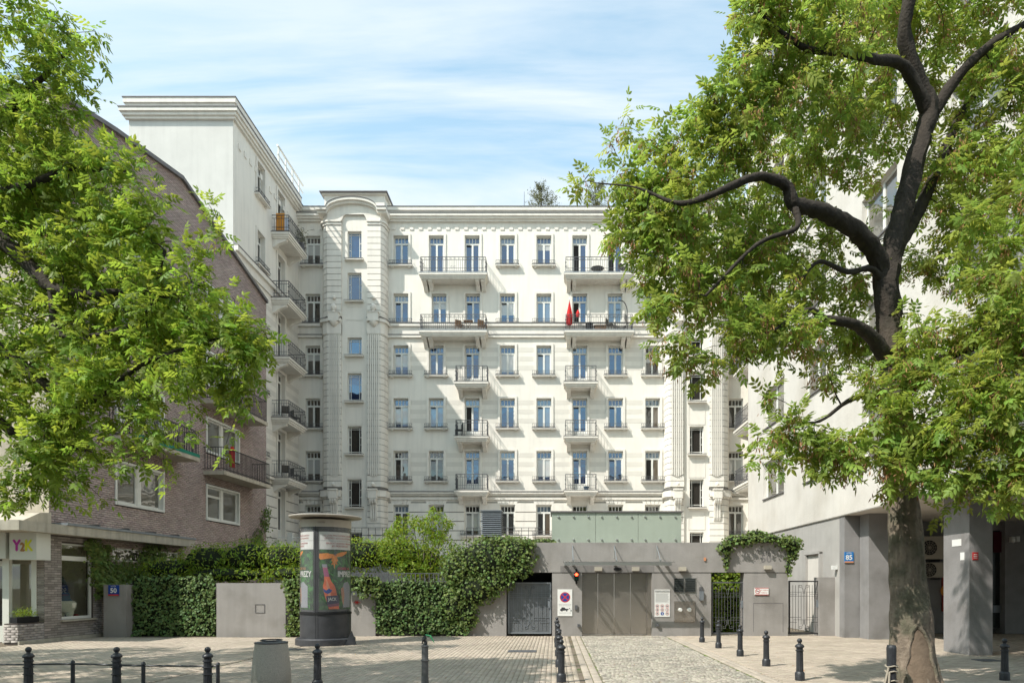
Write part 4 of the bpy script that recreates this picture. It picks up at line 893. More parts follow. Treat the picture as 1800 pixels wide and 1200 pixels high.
# ================================================================== GARAGE LIFT BUILDING
gx = lambda px: wx(px, YW); gz = lambda py: wz(py, YW); FE = Fr(0, YW, 0)
gar = thing('garage_building', 'low grey garage entrance building with wide steel doors and glass canopy', 'building', (gx(1085), YW, 0))
zL = gz(1006)
MB().wbox(gx(934), gx(1200), YW - 0.02, YW + 2.4, zL + 0.012, gz(953)).wbox(gx(1200) + .001, gx(1385), YW - 0.02, YW + 0.55, zL + 0.012, gz(953)).wbox(gx(892), gx(934) - .002, YW - 0.02, YW + 2.4, zL + 0.012, gz(953)).build('lintel', 'grey_plaster', gar)
for a, b, dd in ((970.5, 1023, 2.2), (1146, 1200, 2.2), (1200.1, 1250, .5), (1308, 1385, .5)): MB().wbox(gx(a), gx(b), YW, YW + dd, -0.02, zL - 0.004).build('wall', 'grey_plaster', gar)
MB().wbox(gx(972), gx(1384), YW + 0.03, YW + 0.48, zL - 0.004, zL + 0.012).build('joint', 'black', gar)
MB().wbox(gx(985), gx(1150), YW - 0.006, YW - 0.021, gz(1005.5), gz(994)).build('lintel_panel', 'grey_plaster_dark', gar)
# doors
xs = [1023, 1052, 1081, 1110, 1139]
for a, b in zip(xs[:-1], xs[1:]): MB().wbox(gx(a) + 0.006, gx(b) - 0.006, YW + 0.34 + (0.01 if a in (1052, 1110) else 0), YW + 0.40, 0.03, zL - 0.004).build('door_panel', 'steel', gar)
MB().wbox(gx(1139), gx(1146), YW + 0.12, YW + 0.40, 0.0, zL - 0.004).wbox(gx(1023), gx(1146), YW + 0.1, YW + 0.5, -0.015, 0.02).build('door_frame', 'steel', gar)
# canopy
yc = 22.45; x0, x1 = wx(992, yc), wx(1181, yc); zc0, zc1 = wz(993, yc), wz(987, yc)
MB().wbox(x0, x1, yc, yc + 0.06, zc0, zc1).wbox(x0, x0 + 0.05, yc + .06, YW - .02, zc0, zc1).wbox(x1 - 0.05, x1, yc + .06, YW - .02, zc0, zc1).build('canopy_frame', 'steel_bright', gar)
MB().wbox(x0 - 0.04, x1 + 0.3, yc - 0.03, YW - .02, zc1 + 0.03, zc1 + 0.045).build('canopy_glass', 'frost_glass' if False else 'clear_glass', gar)
for px in (1008, 1085, 1163):
    x = wx(px, yc); MB().tube([(x, YW - 0.02, gz(958)), (x, yc + 0.25, zc1 + 0.05)], 0.014, 6).tube([(x, YW - 0.02, gz(958)), (x, YW - 0.02, gz(980))], 0.012, 6).wbox(x - .03, x + .03, yc + .2, yc + .3, zc1 + .02, zc1 + .07).build('canopy_rod', 'steel_bright', gar)
    MB().wbox(x - 0.02, x + 0.02, yc + 0.06, YW - 0.02, zc0 + 0.02, zc1).build('canopy_bar', 'steel_bright', gar)
# lamps, oval light, bell
for px0, px1, lab in ((1045, 1058, 'left of the oval sensor'), (1110.5, 1123, 'right of the oval sensor'), (1192.5, 1205, 'right of the glass canopy'), (1342, 1354, 'under the painted Hoża 50')):
    p0 = (996, 1003) if px0 < 1300 else (993.5, 1000); yb_ = YW - 0.02; z0, z1 = gz(p0[1]), gz(p0[0]); o = MB().wbox(gx(px0), gx(px1), YW - 0.16, yb_ - .001, z0, z1).build('wall_lamp', 'ac_beige', loc=(gx(px0), yb_, z0)); tag(o, 'small boxy wall lamp on the grey lintel ' + lab, 'lamp')
ov = MB().prism([(gx(1085.5) + 0.14 * math.copysign(abs(math.cos(t)) ** .6, math.cos(t)), YW - 0.05, gz(999.5) + 0.055 * math.sin(t)) for t in np.linspace(0, 2 * math.pi, 20, False)], (0, 0.028, 0)); tag(ov.build('door_sensor', 'black', loc=(gx(1085), YW, gz(999))), 'dark oval sensor centred above the steel doors', 'sensor')
for px, py, lab in ((1013, 1067, 'oval'), ): pass
def fix(nm, px0, px1, py0, py1, dep, m, label, cat): o = MB().wbox(gx(px0), gx(px1), YW - dep, YW - 0.001, gz(py1), gz(py0)).build(nm, m, loc=(gx(px0), YW, gz(py1))); tag(o, label, cat); return o
fix('key_switch', 1010.5, 1015, 1063, 1071, 0.05, 'iron_grey', 'small oval key switch right of the no stopping sign', 'switch')
fix('wall_spotlight', 1015, 1019, 1096, 1101, 0.10, 'iron_grey', 'tiny metal fitting low on the pier left of the steel doors', 'fitting')
fix('wall_spotlight', 1153, 1157.5, 1095, 1100, 0.10, 'iron_grey', 'tiny metal fitting low on the wall below the rules board', 'fitting')
fix('bell', 1237, 1240.5, 979.5, 985, 0.06, 'rust_orange', 'small brass bell on the lintel left of the vine', 'bell')
ic = thing('intercom', 'narrow grey intercom with keypad left of the iron gate', 'intercom', (gx(1231), YW, gz(1048)))
MB().wbox(gx(1229), gx(1235), YW - 0.04, YW - 0.001, gz(1038), gz(1031)).build('reader', 'iron_grey', ic); MB().wbox(gx(1229), gx(1236), YW - 0.09, YW - 0.001, gz(1054.5), gz(1038.5)).build('keypad', 'flashing_grey', ic)
# vent grille and its glass guard, plate with two knobs
vt = thing('vent_grille', 'black ribbed double vent grille right of the rules board', 'vent', (gx(1203), YW, gz(1040)))
for a, b in ((1185, 1201.5), (1204.5, 1222)):
    MB().wbox(gx(a), gx(b), YW - 0.02, YW - 0.001, gz(1040), gz(1016)).build('backing', 'black', vt)
    for k in range(7): MB().wbox(gx(a), gx(b), YW - 0.05, YW - 0.021, gz(1019.4 + k * 3.2), gz(1018.9 + k * 3.2)).build('slat', 'iron_grey', vt)
def guard(px0, px1, py0, py1, label):
    t = thing('glass_guard', label, 'guard', (gx(px0), YW, gz(py1))); MB().wbox(gx(px0), gx(px1), YW - 0.22, YW - 0.21, gz(py1), gz(py0)).build('panel', 'clear_glass', t)
    for px in (px0 + 1, px1 - 1):
        for py in (py0 + 1, py1 - 1): MB().tube([(gx(px), YW - 0.235, gz(py)), (gx(px), YW, gz(py))], 0.012, 6).build('standoff', 'steel_bright', t)
guard(1184, 1223.5, 1014.5, 1045.5, 'clear glass guard panel standing off the vent grille')
kn = thing('valve_plate', 'dark square metal plate with two round knobs below the vent grille', 'plate', (gx(1203), YW, gz(1090)))
MB().wbox(gx(1185), gx(1221.5), YW - 0.03, YW - 0.001, gz(1092.5), gz(1056)).build('plate', 'steel', kn)
for px in (1195, 1211): 
    l_ = MB().lathe([(0.0, 0.12), (0.055, 0.12), (0.068, 0.10), (0.068, 0.03), (0.05, 0)], (0, 0, 0), 16); l_.v = [(gx(px) + x, YW - 0.03 - z, gz(1071) + y) for x, y, z in l_.v]; l_.build('knob', 'plastic_white', kn, smooth=True)
pipe = MB().tube([(gx(1248), YW - 0.03, 0), (gx(1248), YW - 0.03, zL)], 0.0, 4)
# glass box on the roof
yg = 24.6; bx0, bx1 = wx(970, yg), wx(1197.5, yg); bz0, bz1 = gz(953) + 0.003, wz(900, yg)
gb = thing('glass_lift_housing', 'pale green frosted glass box with steel studs on the garage roof', 'glass housing', ((bx0 + bx1) / 2, yg, bz0))
for a, b in ((970, 1046.5), (1047, 1121.5), (1122, 1197.5)): MB().wbox(wx(a, yg), wx(b, yg), yg, yg + 0.02, bz0, bz1).build('glass_panel', 'frost_glass', gb)
MB().wbox(bx0, bx0 + .02, yg + .021, yg + 1.6, bz0, bz1).wbox(bx1 - .02, bx1, yg + .021, yg + 1.6, bz0, bz1).build('glass_panel', 'frost_glass', gb)
MB().wbox(bx0 + .03, bx1 - .03, yg + 0.5, yg + 1.4, bz0, bz1 - .05).build('core', 'plinth_wall', gb)
MB().wbox(bx0 - 0.05, bx1 + 0.05, yg - 0.06, yg + 1.65, bz1 + .002, bz1 + 0.045).build('roof', 'flashing', gb)
for py in (908, 948):
    for px in (981.5, 1008, 1034, 1057.5, 1084, 1110, 1134, 1160, 1187): 
        s_ = MB().lathe([(0.0, 0.05), (0.03, 0.045), (0.04, 0.02), (0.04, 0)], (0, 0, 0), 10); s_.v = [(wx(px, yg) + x, yg - z, wz(py, yg) + y) for x, y, z in s_.v]; s_.build('stud', 'steel_bright', gb, smooth=True)
# louvred vent housing
yv = 26.0; vx0, vx1 = wx(845.5, yv), wx(881.5, yv); vh = thing('louvre_vent', 'grey louvred ventilation housing rising out of the ivy', 'vent', (vx0, yv, 3.0))
MB().wbox(vx0 + .05, vx1 - .05, yv + 0.06, yv + 0.8, 2.6, wz(898, yv)).build('core', 'black', vh); MB().wbox(vx0 - .02, vx1 + .02, yv - .02, yv + .9, wz(898, yv) + .002, wz(896, yv)).build('cap', 'flashing_grey', vh)
for k in range(13):
    z = wz(901 + k * 3.4, yv); MB().prism([(vx0, yv + 0.05, z + 0.03), (vx0, yv, z - 0.01), (vx0, yv, z + 0.005), (vx0, yv + 0.05, z + 0.045)], (vx1 - vx0, 0, 0)).prism([(vx1 - 0.05, yv, z + 0.03), (vx1, yv, z - 0.01), (vx1, yv, z + 0.005), (vx1 - 0.05, yv, z + 0.045)], (0, 0.85, 0)).build('slat', 'flashing_grey', vh)
# terrace railing in front of the ground floor
rl = MB(); yr = 36.0
for a, b in ((600, 700), (820, 845), (881, 950)):
    for z in (wz(927, yr), wz(940, yr)): rl.tube([(wx(a, yr), yr, z), (wx(b, yr), yr, z)], 0.018, 5)
    for px in np.arange(a, b + 1, 12): rl.tube([(wx(px, yr), yr, 3.0), (wx(px, yr), yr, wz(927, yr))], 0.014, 4)
tag(rl.build('terrace_railing', 'iron_grey', loc=(wx(800, yr), yr, 3)), 'thin grey terrace railing behind the hedge and vent housing', 'railing')
terr = MB().wbox(-16.5, 12.3, 36.0, 44.8, 0, 3.0); struct('courtyard_terrace', terr, 'plinth_wall')
# traffic light
tl = thing('traffic_light', 'small black two-lamp traffic light showing red on the lintel edge', 'traffic light', (gx(1013), YW - 0.1, gz(1020)))
MB().wbox(gx(1009.3), gx(1016.7), YW - 0.24, YW - 0.08, gz(1020), gz(1005.5)).build('housing', 'black', tl); MB().wbox(gx(1011.5), gx(1014.5), YW - 0.08, YW - 0.001, gz(1025.5), gz(1000)).tube([(gx(1013), YW - 0.14, gz(1020)), (gx(1013), YW - 0.14, gz(1024)), (gx(1013), YW - 0.08, gz(1025))], 0.02, 6).build('bracket', 'black', tl)
for py, m in ((1009.3, 'lamp_red'), (1015.8, 'lamp_green')):
    disc(MB(), FE, gx(1013), 0.245, gz(py), 0.052).build('lens', m, tl); v = MB().lathe([(0.062, 0.0), (0.062, 0.09)], (0, 0, 0), 12, 0.0, math.pi); v.v = [(gx(1013) + x, YW - 0.24 - z, gz(py) + y) for x, y, z in v.v]; v.build('visor', 'black', tl)
# no stopping sign
yS = YW - 0.01; ns = thing('no_stopping_sign', 'white board with a blue and red no stopping roundel and a tow truck', 'sign', (gx(993), YW, gz(1081)))
MB().wbox(gx(980), gx(1006), YW - 0.02, YW - 0.001, gz(1082), gz(1035)).build('board', 'sign_white', ns); cxs, czs = gx(993.2), gz(1049)
disc(MB(), FE, cxs, 0.0225, czs, 0.178, 28).build('roundel', 'ink_red', ns); disc(MB(), FE, cxs, 0.024, czs, 0.142, 28).build('roundel_field', 'ink_blue', ns)
x_ = MB()
for s in (1, -1): 
    c, w_ = 0.13 / 1.4142, 0.02; dx, dz = c, c * s; nx, nz = -s * w_ / 1.414, w_ / 1.414
    x_.quad(FE.P(cxs - dx + nx, 0.0255 + 0.0004 * s, czs - dz + nz), FE.P(cxs + dx + nx, 0.0255 + 0.0004 * s, czs + dz + nz), FE.P(cxs + dx - nx, 0.0255 + 0.0004 * s, czs + dz - nz), FE.P(cxs - dx - nx, 0.0255 + 0.0004 * s, czs - dz - nz))
x_.build('cross', 'ink_red', ns)
tr = MB(); zt_ = gz(1071.5); X = gx(984.5)
pts = [(0, 0), (0.10, 0), (0.28, 0.02), (0.30, 0.06), (0.19, 0.07), (0.15, 0.115), (0.06, 0.115), (0.03, 0.06), (0, 0.055)]; tr.add([FE.P(X + a, 0.0225, zt_ - 0.02 + b) for a, b in pts], [tuple(range(len(pts)))])
pts = [(0.30, 0.05), (0.33, 0.085), (0.34, 0.05), (0.40, 0.035), (0.34, 0.035)]; tr.add([FE.P(X + a, 0.0227, zt_ + b) for a, b in pts], [tuple(range(len(pts)))])
for a in (0.06, 0.23, 0.38): disc(tr, FE, X + a, 0.0235, zt_ - 0.022, 0.024, 10)
tr.build('tow_truck_pictogram', 'ink', ns)
tt = MB(); text(tt, FE, cxs, 0.0225, gz(1061.6), 'ZAKAZ ZATRZYMYWANIA', 0.036); text(tt, FE, cxs, 0.0225, gz(1063.8), 'NIE DOTYCZY MIESZKAŃCÓW', 0.03); text(tt, FE, cxs, 0.0225, gz(1076.5), 'POJAZDY BĘDĄ USUWANE', 0.033); tt.build('lettering', 'ink_grey', ns)
# rules board
rb_ = thing('rules_board', 'white rules board with small text and nine round pictograms right of the steel doors', 'sign', (gx(1164), YW, gz(1083)))
MB().wbox(gx(1150.5), gx(1177.5), YW - 0.02, YW - 0.001, gz(1083.5), gz(1035.5)).build('board', 'sign_white', rb_)
tt = MB(); text(tt, FE, gx(1164), 0.0225, gz(1037.8), 'REGULAMIN KORZYSTANIA', 0.040, bold=0.001); text(tt, FE, gx(1164), 0.0225, gz(1039.8), 'Z WINDY SAMOCHODOWEJ', 0.038, bold=0.001); tt.build('heading', 'ink', rb_)
tt = MB(); rr = random.Random(3)
for k in range(14):
    z = gz(1042.6 + k * 1.15); x = gx(1152.3)
    while x < gx(1175.5) - rr.random() * 0.06:
        l_ = rr.uniform(0.02, 0.06); tt.quad(FE.P(x, 0.0225, z), FE.P(x + l_, 0.0225, z), FE.P(x + l_, 0.0225, z + 0.008), FE.P(x, 0.0225, z + 0.008)); x += l_ + 0.012
tt.build('small_print', 'ink_grey', rb_)
ri = MB(); fi = MB(); bl = MB(); pi = MB()
for i in range(3):
    for j in range(3):
        x, z = gx(1155.3 + 8.7 * i), gz(1064.5 + 6.6 * j)
        if (i, j) == (1, 2): disc(bl, FE, x, 0.0225, z, 0.058, 18); pi.quad(FE.P(x - .012, .0232, z - .03), FE.P(x + .012, .0232, z - .03), FE.P(x + .012, .0232, z + .03), FE.P(x - .012, .0232, z + .03)); continue
        disc(ri, FE, x, 0.0225, z, 0.058, 18, 0.046)
        sh = rr.choice(((0.03, 0.008), (0.008, 0.03), (0.03, 0.014), (0.02, 0.02))); fi.quad(FE.P(x - sh[0], .0225, z - sh[1]), FE.P(x + sh[0], .0225, z - sh[1]), FE.P(x + sh[0], .0225, z + sh[1]), FE.P(x - sh[0], .0225, z + sh[1]))
ri.build('pictogram_ring', 'ink_red', rb_); fi.build('pictogram', 'ink', rb_); bl.build('pictogram_disc', 'ink_blue', rb_); pi.build('pictogram', 'sign_white', rb_)
# no smoking sign
sm = thing('no_smoking_sign', 'small white no smoking sign on the pier under Hoża 50', 'sign', (gx(1338), YW, gz(1040)))
MB().wbox(gx(1326), gx(1350.5), YW - 0.035, YW - 0.001, gz(1045), gz(1032.5)).build('board', 'sign_white', sm); MB().wbox(gx(1326), gx(1350.5), YW - 0.037, YW - 0.0355, gz(1045), gz(1044)).wbox(gx(1326), gx(1350.5), YW - 0.037, YW - 0.0355, gz(1033.5), gz(1032.5)).build('border', 'ink_red', sm)
q = MB(); disc(q, FE, gx(1331.5), 0.0375, gz(1038.5), 0.088, 20, 0.068); q.quad(FE.P(gx(1331.5) - .06, .038, gz(1038.5) + .05), FE.P(gx(1331.5) - .05, .038, gz(1038.5) + .06), FE.P(gx(1331.5) + .06, .038, gz(1038.5) - .05), FE.P(gx(1331.5) + .05, .038, gz(1038.5) - .06)); q.build('prohibition_ring', 'ink_red', sm)
MB().quad(FE.P(gx(1331.5) - .05, .0372, gz(1038.5) - .01), FE.P(gx(1331.5) + .05, .0372, gz(1038.5) - .01), FE.P(gx(1331.5) + .05, .0372, gz(1038.5) + .008), FE.P(gx(1331.5) - .05, .0372, gz(1038.5) + .008)).build('cigarette', 'ink', sm)
q = MB(); text(q, FE, gx(1342.7), 0.0365, gz(1036.8), 'NA TERENIE', 0.052); text(q, FE, gx(1342.7), 0.0365, gz(1041), 'OSIEDLA', 0.052); q.build('lettering', 'ink_red', sm)
# painted address
F2_ = Fr(0, YW - 0.02, 0); q = MB(); text(q, F2_, gx(1346), 0.004, gz(968.5), 'Hoża', 0.27); text(q, F2_, gx(1346.5), 0.004, gz(982), '50', 0.38); q.build('address_lettering', 'flashing', gar)
q = MB(); 
for a, b, c, d in ((1324, 1324.8, 1059, 1110), (1376, 1376.8, 1059, 1110), (1324.8, 1376, 1059, 1060)): q.wbox(gx(a), gx(b), YW - 0.004, YW + .002, gz(d), gz(c))
q.build('hatch', 'flashing', gar)
pr = tag(MB().wbox(gx(1440.5), gx(1477), YW, YW + 0.5, -0.02, gz(1014)).build('gate_pier', 'grey_plaster', loc=(gx(1458), YW, 0)), 'low grey pier between the open iron gate and the white corner building', 'pier')
# ---------------- gates
def deco(mb, fr, u0, u1, z0, z1, v, n, t=0.012):
    w = u1 - u0; h = z1 - z0; c = (u0 + u1) / 2
    for k in range(n + 1):
        u = u0 + w * k / n; zt = z1 - 0.02; zb_ = z0 + 0.02
        if 0 < k < n: zt = z1 - (0.10 if abs(k - n / 2) > 1 else 0.32); zb_ = z0 + (0.05 if abs(k - n / 2) > 1 else 0.28)
        mb.box(fr, u - t / 2, u + t / 2, v, v + t, zb_, zt)
    for (za, ua, ub_) in ((0.72, 0.0, 1.0), (0.76, 0.0, 0.25), (0.76, 0.72, 1.0), (0.80, 0.0, 0.38), (0.80, 0.62, 1.0), (0.30, 0.0, 0.4), (0.30, 0.6, 1.0), (0.25, 0.12, 0.88), (0.20, 0.0, 0.25), (0.20, 0.75, 1.0)):
        mb.box(fr, u0 + w * ua, u0 + w * ub_, v + 0.002, v + t + 0.002, z0 + h * za, z0 + h * za + t)
    for s in (-1, 1):
        for zc_, sgn in ((0.90, 1), (0.12, -1)):
            pts = [fr.P(c + s * (0.03 + a), v + t / 2, z0 + h * zc_ + sgn * b) for a, b in ((0.0, -0.22), (0.0, -0.08), (0.04, -0.02), (0.04, 0.07), (0.13, 0.07), (0.13, 0.0), (0.08, 0.0))]; mb.tube(pts, 0.009, 4)
def gate(label, px0, px1, py0, py1, m='iron', sheet=False, y=YW + 0.15, hinge=True):
    u0, u1, z0, z1 = wx(px0, y), wx(px1, y), max(0.06, wz(py1, y)), wz(py0, y); fr = Fr(0, y, 0); t = thing('metal_gate', label, 'gate', ((u0 + u1) / 2, y, 0)); b = MB()
    for q in ((u0, u0 + 0.045, z0, z1), (u1 - 0.045, u1, z0, z1), (u0 + .045, u1 - .045, z1 - 0.045, z1), (u0 + .045, u1 - .045, z0, z0 + 0.05)): b.box(fr, q[0], q[1], -0.02, 0.03, q[2], q[3])
    b.build('gate_frame', m, t); d = MB(); deco(d, fr, u0 + 0.05, u1 - 0.05, z0 + 0.05, z1 - 0.05, 0.0, 10); d.build('bars', m, t)
    if sheet: MB().box(fr, u0 + 0.04, u1 - 0.04, -0.03, -0.005, z0 + 0.04, z1 - 0.04).build('sheet', 'gate_sheet', t)
    MB().box(fr, u1 - 0.12, u1 - 0.045, 0.031, 0.05, (z0 + z1) / 2, (z0 + z1) / 2 + 0.25).build('lock', 'flashing_grey', t); return t
gate('grey sheet metal gate with angular bars left of the no stopping sign', 893, 969, 1023, 1113, 'flashing_grey', True)
MB().wbox(gx(890.2), gx(970.4), YW + 0.9, YW + 1.0, 0.0, 2.2).build('passage', 'black', gar)  # black sheet standing in for the shade inside the passage
MB().wbox(gx(890.2), gx(896), YW + .3, YW + .8, 0, 2.18).build('passage', 'grey_plaster_dark', gar)
gate('iron bar gate backed by bright ivy between the two grey piers', 1250.5, 1307.5, 1022, 1114, 'iron_grey')
gate('iron bar gate next to the white corner building', 1386, 1440, 1020, 1116, 'iron')
# ================================================================== WHITE CORNER BUILDING (right)
XC = 9.63; cb = thing('corner_building', 'tall off-white rendered building on grey columns at the right', 'building', (XC + 3, 24, 0)); FC = Fr(XC, 0, R(-90))
def yc_(px): return XC * F / (px - CX)
ch = []
for k in range(8):
    z = 5.69 + k * 3.2
    for a, b in ((yc_(1378), yc_(1342)), (yc_(1452), yc_(1413)), (19.2, 21.4), (14.5, 16.6)): ch.append((-b, -a, z, z + 1.65))
m_ = MB().wall(FC, -34, -11.5, 4.1, 33, ch, 0.0, 0.28)
m_.wbox(XC + 0.3, 30, 11.52, 34, 4.104, 32.99); m_.wbox(XC, 30, 33.98, 34, 0, 33); m_.wbox(XC + .002, 30, 11.5, 11.515, 4.1, 33)
m_.build('wall', 'light_wall', cb)
MB().wbox(XC + .01, 30, 11.5, 33.9, 4.08, 4.1).build('soffit', 'light_wall', cb)
MB().box(FC, -33.95, -22.84, -0.5, -0.06, 0, 4.08).build('plinth', 'plinth_wall', cb)
for (a, b, z0, z1) in ch:
    w = MB(); 
    for q in ((a + .002, a + 0.07, z0 + .002, z1 - .002), (b - 0.07, b - .002, z0 + .002, z1 - .002), (a + .07, b - .07, z0 + .002, z0 + .08), (a + .07, b - .07, z1 - .08, z1 - .002), ((a + b) / 2 - .06, (a + b) / 2 + .06, z0 + .08, z1 - .08)): w.box(FC, q[0], q[1], -0.24, -0.16, q[2], q[3])
    o = w.build('window', 'white_frame', cb)
    for s0, s1 in ((a + .07, (a + b) / 2 - .06), ((a + b) / 2 + .06, b - .07)):
        p = MB().box(FC, s0, s1, -0.2, -0.195, z0 + .08, z1 - .08); p.v = [(x - ORG[cb.name].x, y - ORG[cb.name].y, z) for x, y, z in p.v]; p.build('pane', 'glass_shop', o, local=True)
    s = MB().box(FC, a - .03, b + .03, 0.0, 0.06, z0 - .05, z0); s.v = [(x - ORG[cb.name].x, y - ORG[cb.name].y, z) for x, y, z in s.v]; s.build('sill', 'flashing', o, local=True)
# recessed side door, entrance wall and columns
MB().box(FC, -yc_(1418) , -yc_(1441), -0.055, -0.05, 0.0, 2.9).build('side_door', 'light_wall', cb)
q = MB()
for a, b, c, d in ((-yc_(1416), -yc_(1418), 0, 2.95), (-yc_(1441), -yc_(1443), 0, 2.95)): q.box(FC, min(a, b), max(a, b), -0.059, 0.05, c, d)
q.box(FC, -yc_(1416), -yc_(1443), -0.059, 0.06, 2.9, 3.0); q.build('door_frame', 'plinth_wall', cb)
MB().wbox(XC + .05, 10.2, 22.8, 23.2, 0, 4.075).build('wall', 'column_grey', cb)
for (x0, x1, y0, y1) in ((10.17, 10.90, 22.1, 22.75), (10.37, 10.95, 17.07, 18.2), (10.37, 10.95, 12.2, 13.0)): MB().wbox(x0, x1, y0, y1, 0, 4.08).build('column', 'column_grey', cb)
yb_ = 24.9; bk = MB().wbox(10.2, 14.2, yb_, yb_ + .3, 0, 4.08).wbox(16.3, 30, yb_ - 0.2, yb_ + .3, 0, 4.08).wbox(14.2, 16.3, yb_, yb_ + .3, 3.75, 4.08); bk.build('wall', 'column_grey', cb)
MB().wbox(14.2, 16.3, yb_ + .1, yb_ + .15, 0.2, 3.75).build('entrance_door', 'door_dark', cb); MB().wbox(wx(1747, yb_), 16.3, yb_ + .02, yb_ + .09, 0.75, 1.02).build('door_rail', 'flashing_grey', cb)
MB().wbox(wx(1748, yb_), wx(1766, yb_), yb_ + .0, yb_ + .06, 2.95, 3.7).build('door_poster', 'maroon', cb)
MB().wbox(wx(1655, yb_), wx(1668, yb_), yb_ - .06, yb_ - .002, 0.8, 2.1).build('poster', 'poster_red', cb); disc(MB(), Fr(0, yb_ - .06, 0), wx(1661, yb_), 0.004, 1.55, 0.2).build('poster_print', 'poster_orange', cb)
MB().wbox(wx(1562, yb_), wx(1600, yb_), yb_ - .05, yb_ - .002, 0.1, 3.0).build('shop_door', 'door_dark', cb)
# sign 85
pl = plaque('house_number_sign', Fr(0, 22.8, 0), wx(1497.5, 22.55), wz(979, 22.8), 0.30, 0.36, 'plaque_lightblue', '85', 'light blue plaque with white number 85 and orange strip', 'HOŻA', 'rust_orange')
def box_thing(nm, label, cat, x0, x1, y0, y1, z0, z1, m): o = MB().wbox(x0, x1, y0, y1, z0, z1).build(nm, m, loc=(x0, y0, z0)); tag(o, label, cat); return o
# notices on the column: left face (x) and front face
yy = lambda px: 10.37 * F / (px - CX)
ntc = box_thing('notice', 'white paper notice on the side of the grey column, lower of two', 'notice', 10.36, 10.369, yy(1695.5), yy(1688.5), wz(984, 17.4), wz(970.5, 17.4), 'sign_white')
ntc = box_thing('notice', 'white paper notice on the side of the grey column, upper of two', 'notice', 10.36, 10.369, yy(1690), yy(1674), wz(959, 17.5), wz(947, 17.5), 'sign_white')
nr = thing('red_notice', 'small red notice on the front of the grey column', 'notice', (wx(1714, 17.07), 17.07, 2)); MB().wbox(wx(1709, 17.07), wx(1719, 17.07), 17.055, 17.069, wz(983.5, 17.07), wz(970, 17.07)).build('sheet', 'ink_red', nr)
for k in range(3): MB().wbox(wx(1711, 17.07), wx(1717, 17.07), 17.05, 17.0549, wz(974.5 + 3 * k, 17.07), wz(973.5 + 3 * k, 17.07)).build('print', 'sign_white', nr)
# air conditioners
for i, (py0, py1, lab) in enumerate(((942, 982, 'upper'), (988, 1014, 'lower'))):
    ya = 24.2; a = thing('air_conditioner', 'beige wall mounted air conditioner under the arcade, %s of two' % lab, 'air conditioner', (wx(1640, ya), ya, wz(py1, ya)))
    MB().wbox(wx(1614, ya), wx(1661, ya), ya, ya + .35, wz(py1, ya), wz(py0, ya)).build('casing', 'ac_beige', a); zc_ = wz((py0 + py1) / 2, ya); Fa = Fr(0, ya, 0); rr_ = 0.27 if i == 0 else 0.25
    disc(MB(), Fa, wx(1634, ya), 0.004, zc_, rr_, 20).build('fan_opening', 'black', a); gr = MB()
    for k in range(4): disc(gr, Fa, wx(1634, ya), 0.012, zc_, rr_ * (k + 1) / 4, 20, rr_ * (k + 1) / 4 - 0.008)
    for k in range(6): t_ = k * math.pi / 6; gr.tube([Fa.P(wx(1634, ya) - rr_ * math.cos(t_), 0.012, zc_ - rr_ * math.sin(t_)), Fa.P(wx(1634, ya) + rr_ * math.cos(t_), 0.012, zc_ + rr_ * math.sin(t_))], 0.005, 4)
    gr.build('fan_grille', 'ac_beige', a); MB().wbox(wx(1616, ya), wx(1620, ya), ya + .1, yb_, wz(py1, ya) - .08, wz(py1, ya) - .002).build('bracket', 'iron_grey', a); MB().wbox(wx(1655, ya), wx(1659, ya), ya + .1, yb_, wz(py1, ya) - .08, wz(py1, ya) - .002).build('bracket', 'iron_grey', a)
# cctv
cc = thing('security_camera', 'white security camera on the dark wall at the right edge', 'camera', (wx(1790, 24.7), 24.6, 3.2)); ycv = 24.3; MB().wbox(wx(1787, ycv), wx(1793, ycv), ycv, 24.7, wz(951.5, ycv), wz(942, ycv)).build('bracket', 'plastic_white', cc); MB().tube([(wx(1780, ycv), ycv + .05, wz(944, ycv)), (wx(1788, ycv), ycv + .05, wz(944, ycv))], 0.035, 8).build('arm', 'plastic_white', cc)
MB().lathe([(0, -0.12), (0.05, -0.1), (0.075, -0.04), (0.075, 0.04), (0, 0.06)], (wx(1781, ycv), ycv, wz(948, ycv)), 14).build('dome', 'plastic_white', cc, smooth=True)
wlc = thing('wall_tap', 'small white fitting on the pale side wall beside the gate', 'fitting', (XC, yc_(1469), 2)); MB().wbox(XC - .12, XC + .05, yc_(1470), yc_(1467), wz(1000, 23.2), wz(993, 23.2)).build('fitting', 'plastic_white', wlc)
# ================================================================== opposite side of the street (seen only as reflections in the windows)
op = thing('street_house', 'plain rendered house across the street behind the viewer', 'building', (0, -16, 0)); Fo = Fr(0, -16, R(180)); oh = []
for i in range(5):
    for k in range(-12, 12): oh.append((k * 3.0, k * 3.0 + 1.3, 2.2 + i * 3.4, 4.0 + i * 3.4))
MB().wall(Fo, -38, 38, 0, 18.5, oh, 0, 0.2).wbox(-38, 38, -28, -16.25, 0, 18.49).build('wall', 'plinth_wall', op)
q = MB()
for a, b, c, d in oh: q.quad(Fo.P(a, -0.19, c), Fo.P(b, -0.19, c), Fo.P(b, -0.19, d), Fo.P(a, -0.19, d))
q.build('window', 'door_dark', op)
